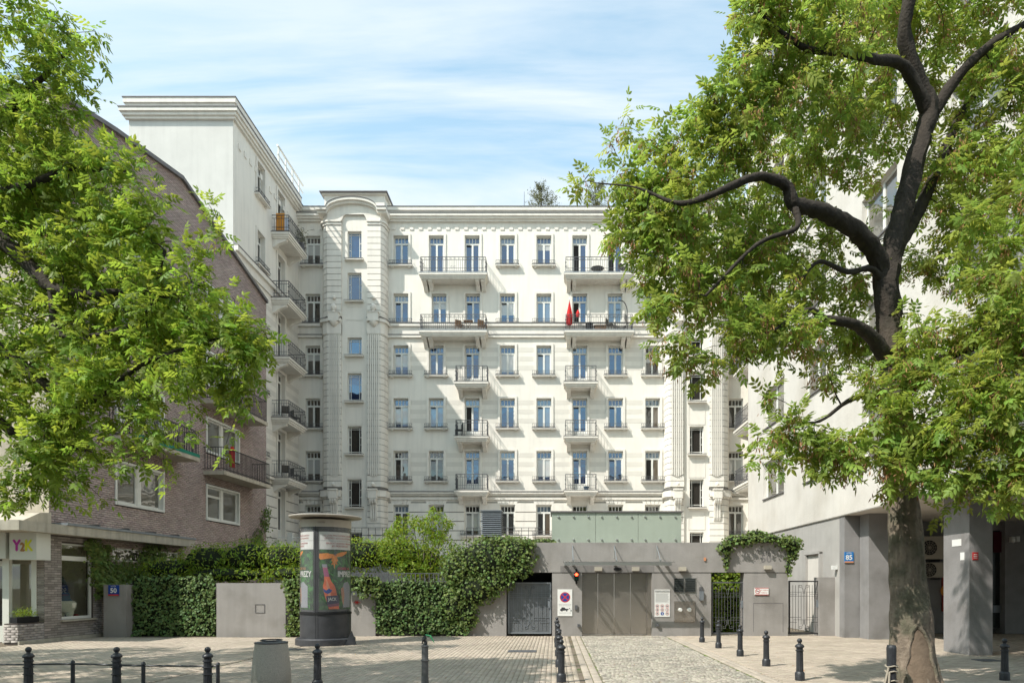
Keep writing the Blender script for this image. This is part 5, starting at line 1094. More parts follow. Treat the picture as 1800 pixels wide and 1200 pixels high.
# ================================================================== ADVERTISING COLUMN
cx_, cy_ = wx(572.5, 20.4), 20.4; RB = 0.725
ad = thing('advertising_column', 'round black advertising column with drink posters and a flat disc roof', 'advertising column', (cx_, cy_, 0))
C0 = (cx_, cy_, 0); zp0, zp1 = 0.98, 3.44
MB().lathe([(0.0, 0.0), (0.86, 0.0), (0.86, 0.17), (0.83, 0.20), (0, 0.20)], C0, 48).build('base', 'column_black', ad)
MB().lathe([(RB, 0.20), (RB, 0.90)], C0, 48).build('lower_drum', 'column_black', ad, smooth=True)
MB().lathe([(RB + .02, 0.90), (RB + .02, 0.96), (RB - .03, 0.98)], C0, 48).build('ring', 'black', ad)
MB().lathe([(RB - 0.03, 0.97), (RB - 0.03, 3.46)], C0, 48).build('drum', 'column_black', ad, smooth=True)
MB().lathe([(RB + .01, 3.44), (RB + .01, 3.66), (RB - .1, 3.68)], C0, 48).build('fascia', 'column_cap', ad, smooth=True)
MB().lathe([(0, 3.70), (1.03, 3.745), (1.045, 3.77), (1.03, 3.79), (0, 3.83)], C0, 56).build('disc_roof', 'column_cap', ad, smooth=True)
th0 = math.atan2(-cy_, -cx_)             # direction from the column to the camera
def cyl(th, z, r=RB - 0.022): return (cx_ + r * math.cos(th), cy_ + r * math.sin(th), z)
def th_px(px):                            # angle of the point of the drum seen in that column of the photograph
    lo, hi = th0 - 1.5, th0 + 1.5
    for _ in range(40):
        m = (lo + hi) / 2; x, y, _z = cyl(m, 0); p = CX + F * x / y
        if p < px: lo = m
        else: hi = m
    return (lo + hi) / 2
POSTS = [th_px(555.5)]; stepa = 2 * math.pi / 3
for k in range(3):
    a = POSTS[0] + k * stepa; w = 0.085; m_ = MB()
    for z0, z1 in ((0.2, 0.9), (0.97, 3.46)): m_.lathe([(RB + .008, z0), (RB + .008, z1)], C0, 4, a - w, a + w)
    m_.build('mullion', 'column_black', ad); MB().lathe([(RB + .011, 0.2), (RB + .011, 3.46)], C0, 1, a - 0.008, a + 0.008).build('mullion_gap', 'black', ad)
mat('poster_jungle', (0.012, 0.045, 0.014), 0.4, var=0.8, nscale=6, col2=(0.04, 0.15, 0.03), c2scale=4.5, c2lo=0.48, c2hi=0.62)
mat('jungle_leaf', (0.045, 0.20, 0.035), 0.4, rnd=0.5); mat('drink', (0.80, 0.17, 0.07), 0.35, var=0.3, nscale=5); mat('drink_light', (0.85, 0.36, 0.22), 0.35); mat('cap_pink', (0.42, 0.10, 0.22), 0.4); mat('label_dark', (0.06, 0.05, 0.10), 0.4); mat('label_mid', (0.25, 0.08, 0.13), 0.4)
mat('bird_orange', (0.80, 0.26, 0.03), 0.5, var=0.35, nscale=14); mat('parrot_blue', (0.04, 0.12, 0.32), 0.5); mat('figure_grey', (0.30, 0.30, 0.33), 0.5); mat('figure_skin', (0.45, 0.22, 0.13), 0.5); mat('cap_text', (0.50, 0.04, 0.09), 0.5)
def band(a0, a1, z0, z1, m, r=RB - 0.024, nm='poster'): return MB().lathe([(r, z0), (r, z1)], C0, 16, a0, a1).build(nm, m, ad, smooth=True)
class Poster:
    """flat print wrapped round the drum: s in metres along the drum from its left edge, z up"""
    def __init__(s, a_left): s.a = a_left
    def P(s, x, v, z): r = RB - 0.022 + v; return Vector((cx_ + r * math.cos(s.a + x / RB), cy_ + r * math.sin(s.a + x / RB), z))
def poly(ps, pts, v, m, nm='print'):
    mb = MB(); x0 = min(p[0] for p in pts); x1 = max(p[0] for p in pts); n = max(1, int((x1 - x0) / 0.035))
    def clip(P_, xc, s):
        o_ = []
        for i in range(len(P_)):
            a, b = P_[i], P_[(i + 1) % len(P_)]; ia, ib = (a[0] - xc) * s >= 0, (b[0] - xc) * s >= 0
            if ia: o_.append(a)
            if ia != ib: t = (xc - a[0]) / (b[0] - a[0]); o_.append((xc, a[1] + t * (b[1] - a[1])))
        return o_
    for k in range(n):
        q = clip(clip(pts, x0 + (x1 - x0) * k / n, 1), x0 + (x1 - x0) * (k + 1) / n, -1)
        if len(q) > 2: mb.add([ps.P(x, v, z) for x, z in q], [tuple(range(len(q)))])
    return mb.build(nm, m, ad)
wposter = (stepa - 2 * 0.115) * RB
for k in range(3):
    aL = POSTS[0] + k * stepa + 0.115; aR = aL + stepa - 0.23; ps = Poster(aL)
    band(aL, aR, zp0 + 0.06, 2.78, 'poster_jungle'); band(aL, aR, 2.79, 3.30, 'sign_white', nm='notice_strip')
    band(aL, aR, 3.035, 3.045, 'ink_grey', r=RB - 0.0235, nm='notice_rule')
    if k not in (0, 2): continue
    t = MB(); xc = wposter / 2
    for z, s_ in ((3.19, '0,5 LITRA PIWA ZAWIERA 25 GRAMÓW'), (3.11, 'CZYSTEGO ALKOHOLU ETYLOWEGO'), (2.965, 'SPRZEDAŻ ALKOHOLU NIELETNIM'), (2.885, 'JEST PRZESTĘPSTWEM')): text(t, ps, xc, 0.002, z, s_, 0.062, sx=0.98, bold=0.0008)
    t.build('lettering', 'print_red', ad)
    q = MB()
    for j in range(80):
        x, z = random.uniform(0.03, wposter - 0.05), random.uniform(1.1, 2.7); l_ = random.uniform(0.08, 0.2); a = random.uniform(0, 6.28); ca, sa = math.cos(a), math.sin(a)
        q.add([ps.P(x + u * l_ * ca - w * l_ * sa, 0.001 + j * 0.00001, z + u * l_ * sa + w * l_ * ca) for u, w in ((-.5, 0), (0, .16), (.5, 0), (0, -.16))], [(0, 1, 2, 3)])
    q.build('print_leaves', 'jungle_leaf', ad)
    bx = 0.17; T = lambda pts, dx=0.0: [(bx + dx + x * 1.15 + (2.30 - z) * 0.19, z) for x, z in pts]       # leaning bottle
    poly(ps, T([(-.10, 1.06), (.17, 1.06), (.18, 1.35), (.17, 1.62), (.155, 1.74), (.09, 1.86), (.065, 2.0), (.055, 2.28), (-.055, 2.28), (-.065, 2.0), (-.09, 1.86), (-.135, 1.74), (-.15, 1.62), (-.13, 1.35)]), 0.003, 'drink', 'bottle_print')
    poly(ps, T([(-.06, 1.25), (.0, 1.25), (.02, 1.7), (-.02, 1.95), (-.05, 1.75)]), 0.0034, 'drink_light'); poly(ps, T([(-.065, 2.0), (.065, 2.0), (.056, 2.25), (-.056, 2.25)]), 0.0036, 'cap_pink'); poly(ps, T([(-.06, 2.26), (.06, 2.26), (.06, 2.36), (-.06, 2.36)]), 0.0036, 'figure_grey')
    poly(ps, T([(-.125, 1.16), (.20, 1.22), (.20, 1.46), (-.11, 1.44)]), 0.0037, 'label_dark'); poly(ps, T([(-.12, 1.12), (.19, 1.15), (.195, 1.23), (-.12, 1.19)]), 0.0039, 'label_mid')
    poly(ps, T([(-.14, 1.55), (-.06, 1.50), (.02, 1.54), (.07, 1.60), (.0, 1.66), (-.08, 1.60), (-.15, 1.66)]), 0.0037, 'ink_blue')
    t = MB(); text(t, ps, bx + 0.22, 0.0055, 1.345, 'JACK', 0.125, sx=0.85, bold=0.003); t.build('lettering', 'sign_white', ad)
    # bird with spread wings
    wc = 0.45; poly(ps, [(0.01, 2.66), (0.22, 2.68), (wc, 2.64), (wc + .01, 2.55), (0.25, 2.52), (0.05, 2.49), (0.0, 2.55)], 0.0035, 'bird_orange', 'bird_print'); poly(ps, [(wc, 2.64), (0.68, 2.72), (0.92, 2.75), (0.90, 2.69), (0.70, 2.60), (wc + .02, 2.56)], 0.0035, 'bird_orange', 'bird_print')
    poly(ps, [(wc - .04, 2.60), (wc + .06, 2.60), (wc + .12, 2.46), (wc + .07, 2.44), (wc + .09, 2.34), (wc + .03, 2.38), (wc, 2.22), (wc - .03, 2.36), (wc - .10, 2.34), (wc - .05, 2.44), (wc - .1, 2.46)], 0.0037, 'bird_orange', 'bird_print'); poly(ps, [(wc, 2.60), (wc + .06, 2.60), (wc + .06, 2.67), (wc + .02, 2.68)], 0.0039, 'label_dark', 'bird_print')
    t = MB(); text(t, ps, 0.55, 0.0036, 2.07, 'IMPREZY', 0.235, 'LEFT', sx=0.80, bold=0.006); t.build('lettering', 'sign_white', ad); t = MB(); text(t, ps, 0.55, 0.0036, 2.235, 'DOBRE NA', 0.105, 'LEFT', sx=1.0, bold=0.003); t.build('lettering', 'cap_text' if k == 0 else 'gold', ad)
    poly(ps, [(0.75, 1.1), (1.15, 1.1), (1.15, 1.72), (0.95, 1.86), (0.78, 1.82), (0.68, 1.6)], 0.0032, 'figure_grey', 'figure_print'); poly(ps, [(0.66, 1.66), (0.76, 1.70), (0.80, 1.45), (0.76, 1.15), (0.70, 1.3)], 0.0036, 'figure_skin', 'figure_print')
g_ = MB(); g_.lathe([(RB + .006, 0.985), (RB + .006, 3.435)], C0, 48); mat('column_glass', (0.28, 0.28, 0.28), 0.05, alpha=0.26, spec=1.0); g_.build('glass', 'column_glass', ad, smooth=True)  # grey veil in the glass stands in for its reflections
t = MB(); text(t, Fr(0, cy_ - RB - .012, 0), cx_ + 0.12, 0.004, 3.56, 'STRÖER', 0.06); t.build('lettering', 'iron_grey', ad)
q = MB(); x, y = cx_ + 0.72, cy_ - 0.5; q.add([(x, y, 0.005), (x + .3, y + .2, 0.005), (x + .1, y + .35, 0.005), (x + .15, y + .2, 0.42)], [(0, 1, 3), (1, 2, 3), (2, 0, 3)]); tag(q.build('metal_wedge', 'column_black', loc=(x, y, 0)), 'loose dark metal wedge leaning on the foot of the advertising column', 'metal plate')
# ================================================================== BOLLARDS
def bollard_proto(label, group, big=False):
    s = 1.0
    t = thing('bollard', label, 'bollard', (0, 0, 0), group)
    MB().lathe([(0.0, 0), (0.088, 0), (0.088, 0.13), (0.078, 0.15), (0.064, 0.165)], n=16).build('base', 'bollard', t, smooth=True)
    MB().lathe([(0.066, 0.16), (0.060, 0.60)], n=36, flute=0.09, nfl=12).build('shaft', 'bollard', t)
    MB().lathe([(0.062, 0.535), (0.074, 0.54), (0.074, 0.555), (0.062, 0.56)], n=16).lathe([(0.06, 0.598), (0.078, 0.605), (0.084, 0.62), (0.078, 0.64), (0.05, 0.668), (0.03, 0.675), (0.026, 0.69)], n=16).build('collar', 'bollard', t, smooth=True)
    MB().lathe([(0, 0.682)] + [(0.047 * math.sin(a), 0.728 - 0.047 * math.cos(a)) for a in np.linspace(0.5, math.pi - .01, 8)], n=14).build('ball', 'bollard', t, smooth=True)
    return t
pb = bollard_proto('x', 'black bollards along the driveway and street'); first = True
def put_bollard(x, y, label, s=1.0, rz=0.0, tilt=0.0):
    global first
    o = pb if first else copy_tree(pb); first = False; o.location = (x, y, 0.0); o.rotation_euler = (tilt, tilt * 0.5, rz); o.scale = (s, s, s); o['label'] = label; return o
nm5 = ['nearest', 'second', 'third', 'fourth', 'farthest']
for k, (px, py) in enumerate(((986.7, 1123), (983.3, 1108), (981.7, 1097), (980, 1088), (979, 1085))):
    Y = (12.35, 14.65, 16.95, 19.3, 20.9)[k]; put_bollard(wx(px, Y), Y, 'black ball-top bollard on the left edge of the cobbled driveway, %s of that row' % nm5[k])
for k, (px, Y) in enumerate(((1406, 12.6), (1347, 14.8), (1301, 16.9), (1263, 19.05), (1234, 20.95))): put_bollard(wx(px, Y), Y, 'black ball-top bollard on the right side of the cobbled driveway, %s of that row' % nm5[k], tilt=0.004 * (k - 2))
put_bollard(wx(1766, 12.6), 12.6, 'black ball-top bollard on the pavement at the far right edge')
put_bollard(wx(558, 11.5), 11.5, 'black ball-top bollard in front of the advertising column', 1.0)
fb = []
for px, lab in ((50, 'leftmost'), (205, 'middle'), (365, 'rightmost')):
    o = put_bollard(wx(px, 10.85), 10.85, 'black ball-top bollard holding the low fence rail, %s of three' % lab); fb.append(o); 
    e = MB().lathe([(0.066, 0.44), (0.078, 0.446), (0.078, 0.456), (0.066, 0.462)], n=16).lathe([(0.066, 0.33), (0.078, 0.336), (0.078, 0.346), (0.066, 0.352)], n=16).build('ring', 'bollard', o, local=True, smooth=True)
xg, yg_ = wx(747, 12.0), 12.0
t = thing('bent_bollard', 'battered grey bollard with a bent top and green tape', 'bollard', (xg, yg_, 0))
MB().lathe([(0, 0), (0.07, 0), (0.062, 0.15), (0.058, 0.66), (0.066, 0.67), (0.066, 0.69), (0.05, 0.70), (0, 0.70)], (xg, yg_, 0), 14).lathe([(0.06, 0.42), (0.075, 0.425), (0.075, 0.44), (0.06, 0.445)], (xg, yg_, 0), 14).build('shaft', 'bollard_grey', t)
MB().tube([(xg, yg_, 0.69), (xg + .015, yg_, 0.75), (xg - .02, yg_, 0.80), (xg + .01, yg_, 0.85)], [0.045, 0.03, 0.045, 0.03], 8).tube([(xg - .05, yg_, 0.72), (xg - .03, yg_, 0.84), (xg + .03, yg_, 0.88), (xg + .06, yg_, 0.84)], 0.012, 5).build('bent_top', 'bollard', t)
MB().tube([(xg + .01, yg_, 0.88), (xg + .10, yg_ - .02, 0.86), (xg + .17, yg_ - .03, 0.74)], [0.012, 0.02, 0.006], 4).build('tape', 'green_tape', t)
# small rail posts and rails of the low fence
for px, zt, tl_ in ((128, 0.56, 'between the left and middle bollards'), (252, 0.54, 'between the middle and right bollards'), (383, 0.53, 'at the free end of the rail')):
    x = wx(px, 10.85); t = thing('fence_post', 'short thin black post of the low fence, ' + tl_, 'post', (x, 10.85, 0), 'short posts of the low fence')
    MB().tube([(x, 10.85, 0), (x, 10.85, zt - 0.06)], 0.03, 8).build('shaft', 'bollard', t); MB().lathe([(0, zt - 0.07), (0.034, zt - .05), (0.03, zt - .02), (0.012, zt)], (x, 10.85, 0), 10).build('knob', 'bollard', t, smooth=True)
xs_ = [wx(-60, 10.85), wx(50, 10.85), wx(128, 10.85), wx(205, 10.85), wx(252, 10.85), wx(365, 10.85), wx(383, 10.85)]; hs_ = [0.49, 0.495, 0.505, 0.485, 0.475, 0.465, 0.47]
t = MB().tube([(x, 10.85, h) for x, h in zip(xs_, hs_)], 0.017, 6).build('fence_rail', 'bollard', loc=(xs_[0], 10.85, .5)); tag(t, 'thin black iron rail running through the low fence posts', 'rail')
# litter bin
x, y = wx(477, 11.75), 11.75; t = thing('litter_bin', 'round exposed-aggregate concrete litter bin with a metal lid', 'litter bin', (x, y, 0))
MB().lathe([(0, 0.0), (0.30, 0.0), (0.325, 0.04), (0.315, 0.3), (0.265, 0.76), (0, 0.76)], (x, y, 0), 32).build('body', 'aggregate', t, smooth=True)
MB().lathe([(0.27, 0.755), (0.275, 0.775), (0.15, 0.79), (0.13, 0.785), (0.12, 0.70)], (x, y, 0), 32).build('lid', 'bollard_grey', t, smooth=True); MB().lathe([(0.17, 0.80), (0.19, 0.81), (0.17, 0.82)], (x, y, 0), 24).build('lid_ring', 'bollard', t, smooth=True); MB().lathe([(0, 0.768), (0.125, 0.768)], (x, y, 0), 24).build('opening', 'black', t)
# manhole covers
for px, py, w, h, lab in ((918, 1144, 0.75, 0.5, 'flat rectangular steel cover in the pavers left of the bollard row'), (1735, 1123 + 37, 0.5, 0.4, 'flat cover in the paving by the grey column'), (515, 1141, 0.5, 0.5, 'small flat cover in the paving left of the advertising column')):
    Y = HC * F / (py - HY); x = wx(px, Y); o = MB().wbox(x - w / 2, x + w / 2, Y - h / 2, Y + h / 2, -0.01, 0.014).build('manhole_cover', 'iron_grey', loc=(x, Y, 0)); tag(o, lab, 'cover')
# ================================================================== THINGS ON THE BALCONIES
def chair(x, y, z, s=1.0, m='rattan', label='', rz=0.0, cat='chair', nm='chair'):
    t = thing(nm, label, cat, (x, y, z)); t.rotation_euler = (0, 0, rz)
    MB().wbox(-.22, .22, -.22, .22, .40, .44).build('seat', m, t, local=True); MB().wbox(-.22, .22, .19, .23, .44, .85).build('backrest', m, t, local=True)
    for a in (-.2, .2):
        for b in (-.2, .2): MB().tube([(a, b, 0), (a, b, .41)], 0.018, 5).build('leg', m, t, local=True)
    return t
yb = 44.4
chair(wx(807, 44.4), yb, bz[3] + .05, m='black', label='black chair on the balcony with the open door, fourth floor from the bottom', rz=-1.2)
for px, lab in ((808, 'left'), (848, 'right')): chair(wx(px, yb), yb, bz[1] + .05, m='wood', label='small wooden folding chair on the wide balcony of the sixth floor, %s of two' % lab, rz=0.6)
t = thing('folding_table', 'small wooden folding table between the two wooden balcony chairs', 'table', (wx(823, yb), yb, bz[1])); x = wx(823, yb); MB().wbox(x - .3, x + .3, yb - .2, yb + .2, bz[1] + .72, bz[1] + .76).build('tabletop', 'wood', t)
for a in (-.25, .25): MB().tube([(x + a, yb, bz[1] + .04), (x - a, yb, bz[1] + .72)], .015, 5).build('leg', 'wood', t)
chair(wx(1095, yb), yb, bz[0] + .05, m='rattan', label='grey chair on the right end of the top right balcony', rz=0.8)
x = wx(1050, yb); z = bz[0] + .05; t = MB().lathe([(0, 0), (.25, .0), (.28, .35), (.45, .42), (.3, .48), (0, .5)], (x, yb, z), 14).build('round_table', 'rattan', smooth=True, loc=(x, yb, z)); tag(t, 'low round table in the middle of the top right balcony', 'table')
x = wx(1001, 44.2); z = bz[1] + .05; t = thing('parasol', 'closed red parasol leaning on the sixth floor right balcony', 'parasol', (x, 44.2, z)); MB().tube([(x, 44.2, z), (x, 44.2, z + 2.0)], .02, 6).build('pole', 'wood', t)
MB().lathe([(.10, .35), (.22, .5), (.24, .9), (.16, 1.3), (.08, 1.65), (.0, 2.0)], (x, 44.2, z), 12, flute=.3, nfl=6).build('canopy', 'red_cloth', t, smooth=True)
q = x + .55; t = tag(MB().lathe([(.04, .9), (.1, .95), (.13, 1.15), (.03, 1.4)], (q, 44.3, z), 8).build('red_cloth', 'red_cloth', loc=(q, 44.3, z)), 'small red cloth hung by the open door on the right balcony', 'cloth')
x = wx(1036, 44.3); t = tag(MB().lathe([(0, 0), (.22, 0), (.24, .5), (.2, .55), (0, .55)], (x, 44.3, z), 14).build('black_pot', 'black', loc=(x, 44.3, z)), 'black pot on the balcony with the red parasol', 'pot')
x = wx(1055, 44.3); t = tag(MB().wbox(x - .35, x + .35, 44.1, 44.5, z, z + .3).wbox(x - .4, x + .4, 44.05, 44.55, z + .3, z + .34).build('wooden_bench', 'wood', loc=(x, 44.3, z)), 'low wooden bench on the balcony with the red parasol', 'bench')
x = wx(1092, 44.4); t = thing('hanging_chair', 'round wicker hanging chair on a curved black stand', 'hanging chair', (x, 44.4, z))
arc = [(x + .45 * math.cos(a) - .05 , 44.5, z + 1.35 + .75 * math.sin(a)) for a in np.linspace(1.9, -.2, 10)] + [(x + .42, 44.5, z + .05), (x - .3, 44.5, z + .03)]; MB().tube(arc, .03, 6).build('stand', 'iron', t)
bk = MB()
for k in range(7): a = -.45 + k * .15; bk.tube([(x - .05 + .42 * math.cos(p), 44.4 + a * .8 + 0 * p, z + .65 + .5 * math.sin(p)) for p in np.linspace(-2.8, .9, 12)], .012, 4)
for p in np.linspace(-2.8, .9, 10): bk.tube([(x - .05 + .42 * math.cos(p), 44.04, z + .65 + .5 * math.sin(p)), (x - .05 + .42 * math.cos(p), 44.76, z + .65 + .5 * math.sin(p))], .01, 4)
bk.build('basket', 'rattan', t)
t = chair(wx(1072, 44.3), 44.3, bz[1] + .05, m='rattan', label='low wicker lounge chair left of the hanging chair', rz=1.1)
x = wx(1028, 44.2); z = bz[4] + .05; t = tag(MB().lathe([(0, 0), (.14, 0), (.18, .22), (0, .22)], (x + 0.1, 44.2, z), 12).build('blue_pot', 'ink_blue' if False else 'hat_blue', loc=(x, 44.2, z)), 'small blue pot on the lower right narrow balcony', 'pot')
t = tag(MB().wbox(XL + .25, XL + .75, 40.72, 40.75, wslab[0] + .1, wslab[0] + 1.15).build('orange_towel', 'towel_orange', loc=(XL + .5, 40.7, wslab[0] + 1)), 'orange towel hung on the top left wing balcony', 'towel')
t = tag(MB().wbox(XL + .78, XL + 1.0, 40.72, 40.75, wslab[0] + .1, wslab[0] + .9).build('pale_towel', 'towel_blue', loc=(XL + .9, 40.7, wslab[0] + 1)), 'pale towel hung beside the orange towel', 'towel')
for j, lab in ((3, 'fourth'), (4, 'second')):
    chair(XL + .6, 41.3, wslab[j] + .05, m='rattan', label='grey chair at the near end of the left wing balcony, %s storey' % lab, rz=.4); chair(XL + .65, 42.7, wslab[j] + .05, m='rattan', label='grey chair at the far end of the left wing balcony, %s storey' % lab, rz=2.4)
q = FB.P(ub(376), 0.75, 6.75); t = tag(MB().prism([q + FB.U * a + Vector((0, 0, c)) for a, c in ((-.1, 0.3), (.2, 0.3), (.25, 1.0), (.1, 1.25), (-.12, 1.0))], FB.V * .1).build('red_cloth', 'red_cloth', loc=q), 'red cloth hanging behind the railing of the brick building balcony', 'cloth')
x = wx(627.5, 23.59); t = MB()
for k in range(6): a = k * 1.05; t.tube([(x, 23.57, wz(1058, 23.6)), (x + .12 * math.cos(a), 23.56, wz(1058, 23.6) + .08 * math.sin(a))], [.02, .006], 4)
tag(t.build('red_star', 'ink_red', loc=(x, 23.57, 1.2)), 'small red spiky ornament on the wall right of the advertising column', 'ornament')
# ================================================================== VEGETATION
def rotm(d, up=None, roll=None):
    """(n,3) directions -> (n,3,3) frames whose x axis is d"""
    d = d / np.linalg.norm(d, axis=1, keepdims=True); n = len(d)
    if up is None: up = np.tile([0, 0, 1.0], (n, 1))
    y = np.cross(up, d); l_ = np.linalg.norm(y, axis=1, keepdims=True); y = np.where(l_ > 1e-3, y / np.maximum(l_, 1e-6), [[0, 1, 0]]); z = np.cross(d, y)
    if roll is not None: c, s = np.cos(roll)[:, None], np.sin(roll)[:, None]; y, z = y * c + z * s, z * c - y * s
    return np.stack([d, y, z], 2)
def leaflet(o, dx, dy, L_, w, droop=0.0):
    d = np.array([dx, dy, -droop]); d = d / np.linalg.norm(d); s = np.array([-d[1], d[0], 0]); s = s / np.linalg.norm(s); o = np.array(o); up = np.array([0, 0, 1.0])
    v = [o, o + d * L_ * .33 + s * w * .5 - up * w * .1, o + d * L_ * .68 + s * w * .38 - up * w * .12 - up * L_ * .03, o + d * L_ - up * L_ * .10, o + d * L_ * .68 - s * w * .38 - up * w * .12 - up * L_ * .03, o + d * L_ * .33 - s * w * .5 - up * w * .1, o + d * L_ * .5 + up * w * .06]
    return v, [(0, 1, 2, 6), (6, 2, 3, 3), (0, 6, 4, 5), (6, 3, 4, 4)]
def compound(npairs=3, spread=0.9, L_=0.44, w=0.185):
    V = []; Fc = []
    def ad_(v, f): b = len(V); V.extend(v); Fc.extend([tuple(i + b for i in q) for q in f])
    xs = np.linspace(0.28, 0.78, npairs)
    for i, x in enumerate(xs):
        for s in (-1, 1): v, f = leaflet((x, 0, -0.03 * x), 0.62, s * spread, L_ * (0.85 + 0.1 * i), w, 0.18 + 0.05 * i); ad_(v, f)
    v, f = leaflet((0.86, 0, -0.04), 1, 0, L_ * 1.15, w * 1.1, 0.2); ad_(v, f)
    ad_([(0, -.008, 0), (0, .008, 0), (.9, .006, -.03), (.9, -.006, -.03)], [(0, 1, 2, 3)])
    return np.array(V, float), Fc
def tri_fix(Fc):                                  # all faces as triangles
    out_ = []
    for f in Fc:
        if f[2] == f[3]: out_.append((f[0], f[1], f[2]))
        else: out_ += [(f[0], f[1], f[2]), (f[0], f[2], f[3])]
    return np.array(out_)
CV, CF = compound(); CF = tri_fix(CF); CV2, CF2 = compound(2, 1.1, 0.50, 0.23); CF2 = tri_fix(CF2)
def leaf_objects(name, m, M3, T, sc_, parent, n):
    me = npmesh(name, CV, CF, m, np.zeros(len(CV)))
    for i in range(n):
        o = bpy.data.objects.new(name, me); COL.objects.link(o); o.parent = parent; M = Matrix([list(r) for r in M3[i] * sc_[i]]).to_4x4(); M.translation = Vector(T[i]) - ORG[parent.name]; o.matrix_basis = M
def smooth_path(pts, k=5):
    pts = [np.array(p, float) for p in pts]; P = [pts[0] * 2 - pts[1]] + pts + [pts[-1] * 2 - pts[-2]]; out_ = []
    for i in range(1, len(P) - 2):
        for j in range(k):
            t = j / k; a, b, c, d = P[i - 1], P[i], P[i + 1], P[i + 2]; out_.append(0.5 * ((2 * b) + (c - a) * t + (2 * a - 5 * b + 4 * c - d) * t * t + (3 * b - 3 * c + d - a) * t ** 3))
    out_.append(pts[-1]); return out_
def bark_tube(path, n=10, amp=0.06, freq=3.0):
    mb = MB(); mb.tube([p[:3] for p in path], [max(0.004, p[3]) for p in path], n)
    out_ = []; 
    for i, v in enumerate(mb.v):
        k = min(i // n, len(path) - 1); c = path[k][:3]; d = Vector(v) - Vector(c); r = path[k][3]
        q = Vector((v[0] * freq * 3, v[1] * freq * 3, v[2] * freq * .6)); f = 1 + amp * (mnoise.noise(q) + 0.6 * mnoise.noise(q * 2.7)) * 2 + (0.05 * mnoise.noise(Vector((v[0] * 26, v[1] * 26, v[2] * 2.2))) if n > 30 else 0); out_.append(tuple(Vector(c) + d * f))
    mb.v = out_; return mb
def in_any(p): return True
def tree(name, label, origin, limbs, blobs, m_leaf, n_leaf, lscale, dens, seeds, bark='bark_dark', trunkbark='bark', seed=1, keep=None, nparts=300, tw=6):
    rg = np.random.default_rng(seed); t = thing(name, label, 'tree', origin); nodes = []; nr = []
    for i, (lm, skel) in enumerate(limbs):
        path = smooth_path(lm, 6 if i else 16); big = i == 0
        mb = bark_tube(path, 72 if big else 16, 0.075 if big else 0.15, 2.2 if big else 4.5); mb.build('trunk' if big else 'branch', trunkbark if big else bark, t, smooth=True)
        for p in path[(int(len(path) * skel)):]: nodes.append(p[:3]); nr.append(p[3])
    P_ = []
    for (x, y, z, r, q) in blobs:
        n = int(dens * q * r ** 2.3) + 1; d = rg.normal(size=(n, 3)); d /= np.linalg.norm(d, axis=1, keepdims=True); rad = r * rg.random(n) ** 0.42
        c = np.array([x, y, z]) + d * rad[:, None] * np.array([1, 0.95, 0.9]); P_.append(c)
    P_ = np.concatenate(P_); P_ = P_[P_[:, 2] > 2.4]
    if keep is not None: P_ = P_[keep(P_)]
    nodes = np.array(nodes); nr = list(nr); d0 = np.array([np.min(np.linalg.norm(nodes - p, axis=1)) for p in P_]); P_ = P_[np.argsort(d0)]
    cap = len(nodes) + len(P_) * 4; ND = np.zeros((cap, 3)); ND[:len(nodes)] = nodes; NR = np.zeros(cap); NR[:len(nodes)] = nr; cnt = len(nodes); tws = []; dirs = []
    for p in P_:
        dd = ND[:cnt] - p; j = int(np.argmin(np.einsum('ij,ij->i', dd, dd))); a = ND[j].copy(); v = p - a; L_ = np.linalg.norm(v)
        if L_ < 0.05: v = rg.normal(size=3) * 0.1; L_ = 0.1
        r0 = min(NR[j] * 0.7, 0.010 + 0.012 * L_); k = 3 if L_ > 0.25 else 2; pts = [a]; rs = [r0]
        sag = np.array([0, 0, 0.10 * L_]) + rg.normal(size=3) * 0.05 * L_
        for i in range(1, k + 1): f = i / k; q = a + v * f + sag * math.sin(math.pi * f); pts.append(q); rs.append(r0 * (1 - 0.7 * f) + 0.0025); ND[cnt] = q; NR[cnt] = rs[-1]; cnt += 1
        tws.append((pts, rs)); dirs.append(v / L_)
    tm = MB()
    for pts, rs in tws: tm.tube(pts, rs, 4, False)
    tm.build('twigs', bark, t, 'stuff')
    # leaves
    D = np.array(dirs); nC = len(P_); per = n_leaf; idx = np.repeat(np.arange(nC), per); n = len(idx); base = P_[idx]; dv = D[idx]
    rd_ = rg.normal(size=(n, 3)); rd_ /= np.linalg.norm(rd_, axis=1, keepdims=True); ld = dv * 0.45 + rd_ * 1.0 + np.array([0, 0, -0.30]); off = rd_ * 0.05 + dv * rg.uniform(-0.25, 0.12, (n, 1)); T = base + off
    M3 = rotm(ld, np.tile([0, 0, 1.0], (n, 1)) + rg.normal(size=(n, 3)) * 0.35); S = lscale * rg.uniform(0.5, 1.2, n); M3s = M3 * S[:, None, None]
    px = CX + F * T[:, 0] / np.maximum(T[:, 1], .5); py = HY - F * (T[:, 2] - HC) / np.maximum(T[:, 1], .5); ok = (px > 0) & (px < 1800) & (py > 0) & (T[:, 1] > 2)
    cand = np.argsort(np.where(ok, T[:, 1] / S, 1e9))[:nparts]; mask = np.zeros(n, bool); mask[cand] = True
    leaf_objects('leaf', m_leaf, M3[cand], T[cand], S[cand], t, len(cand))
    tone = rg.random(n) * 0.75 + rg.random(nC)[idx] * 0.25; pick = rg.random(n) < 0.6; m1 = ~mask & pick; m2 = ~mask & ~pick
    V, Fc = scatter(CV, CF, M3s[m1], T[m1]); V2, Fc2 = scatter(CV2, CF2, M3s[m2] * 0.85, T[m2]); rv = np.concatenate([np.repeat(tone[m1], len(CV)), np.repeat(tone[m2], len(CV2))])
    mkobj('foliage', npmesh('foliage', np.concatenate([V, V2]) - np.array(origin), np.concatenate([Fc, Fc2 + len(V)]), m_leaf, rv), t, 'stuff')
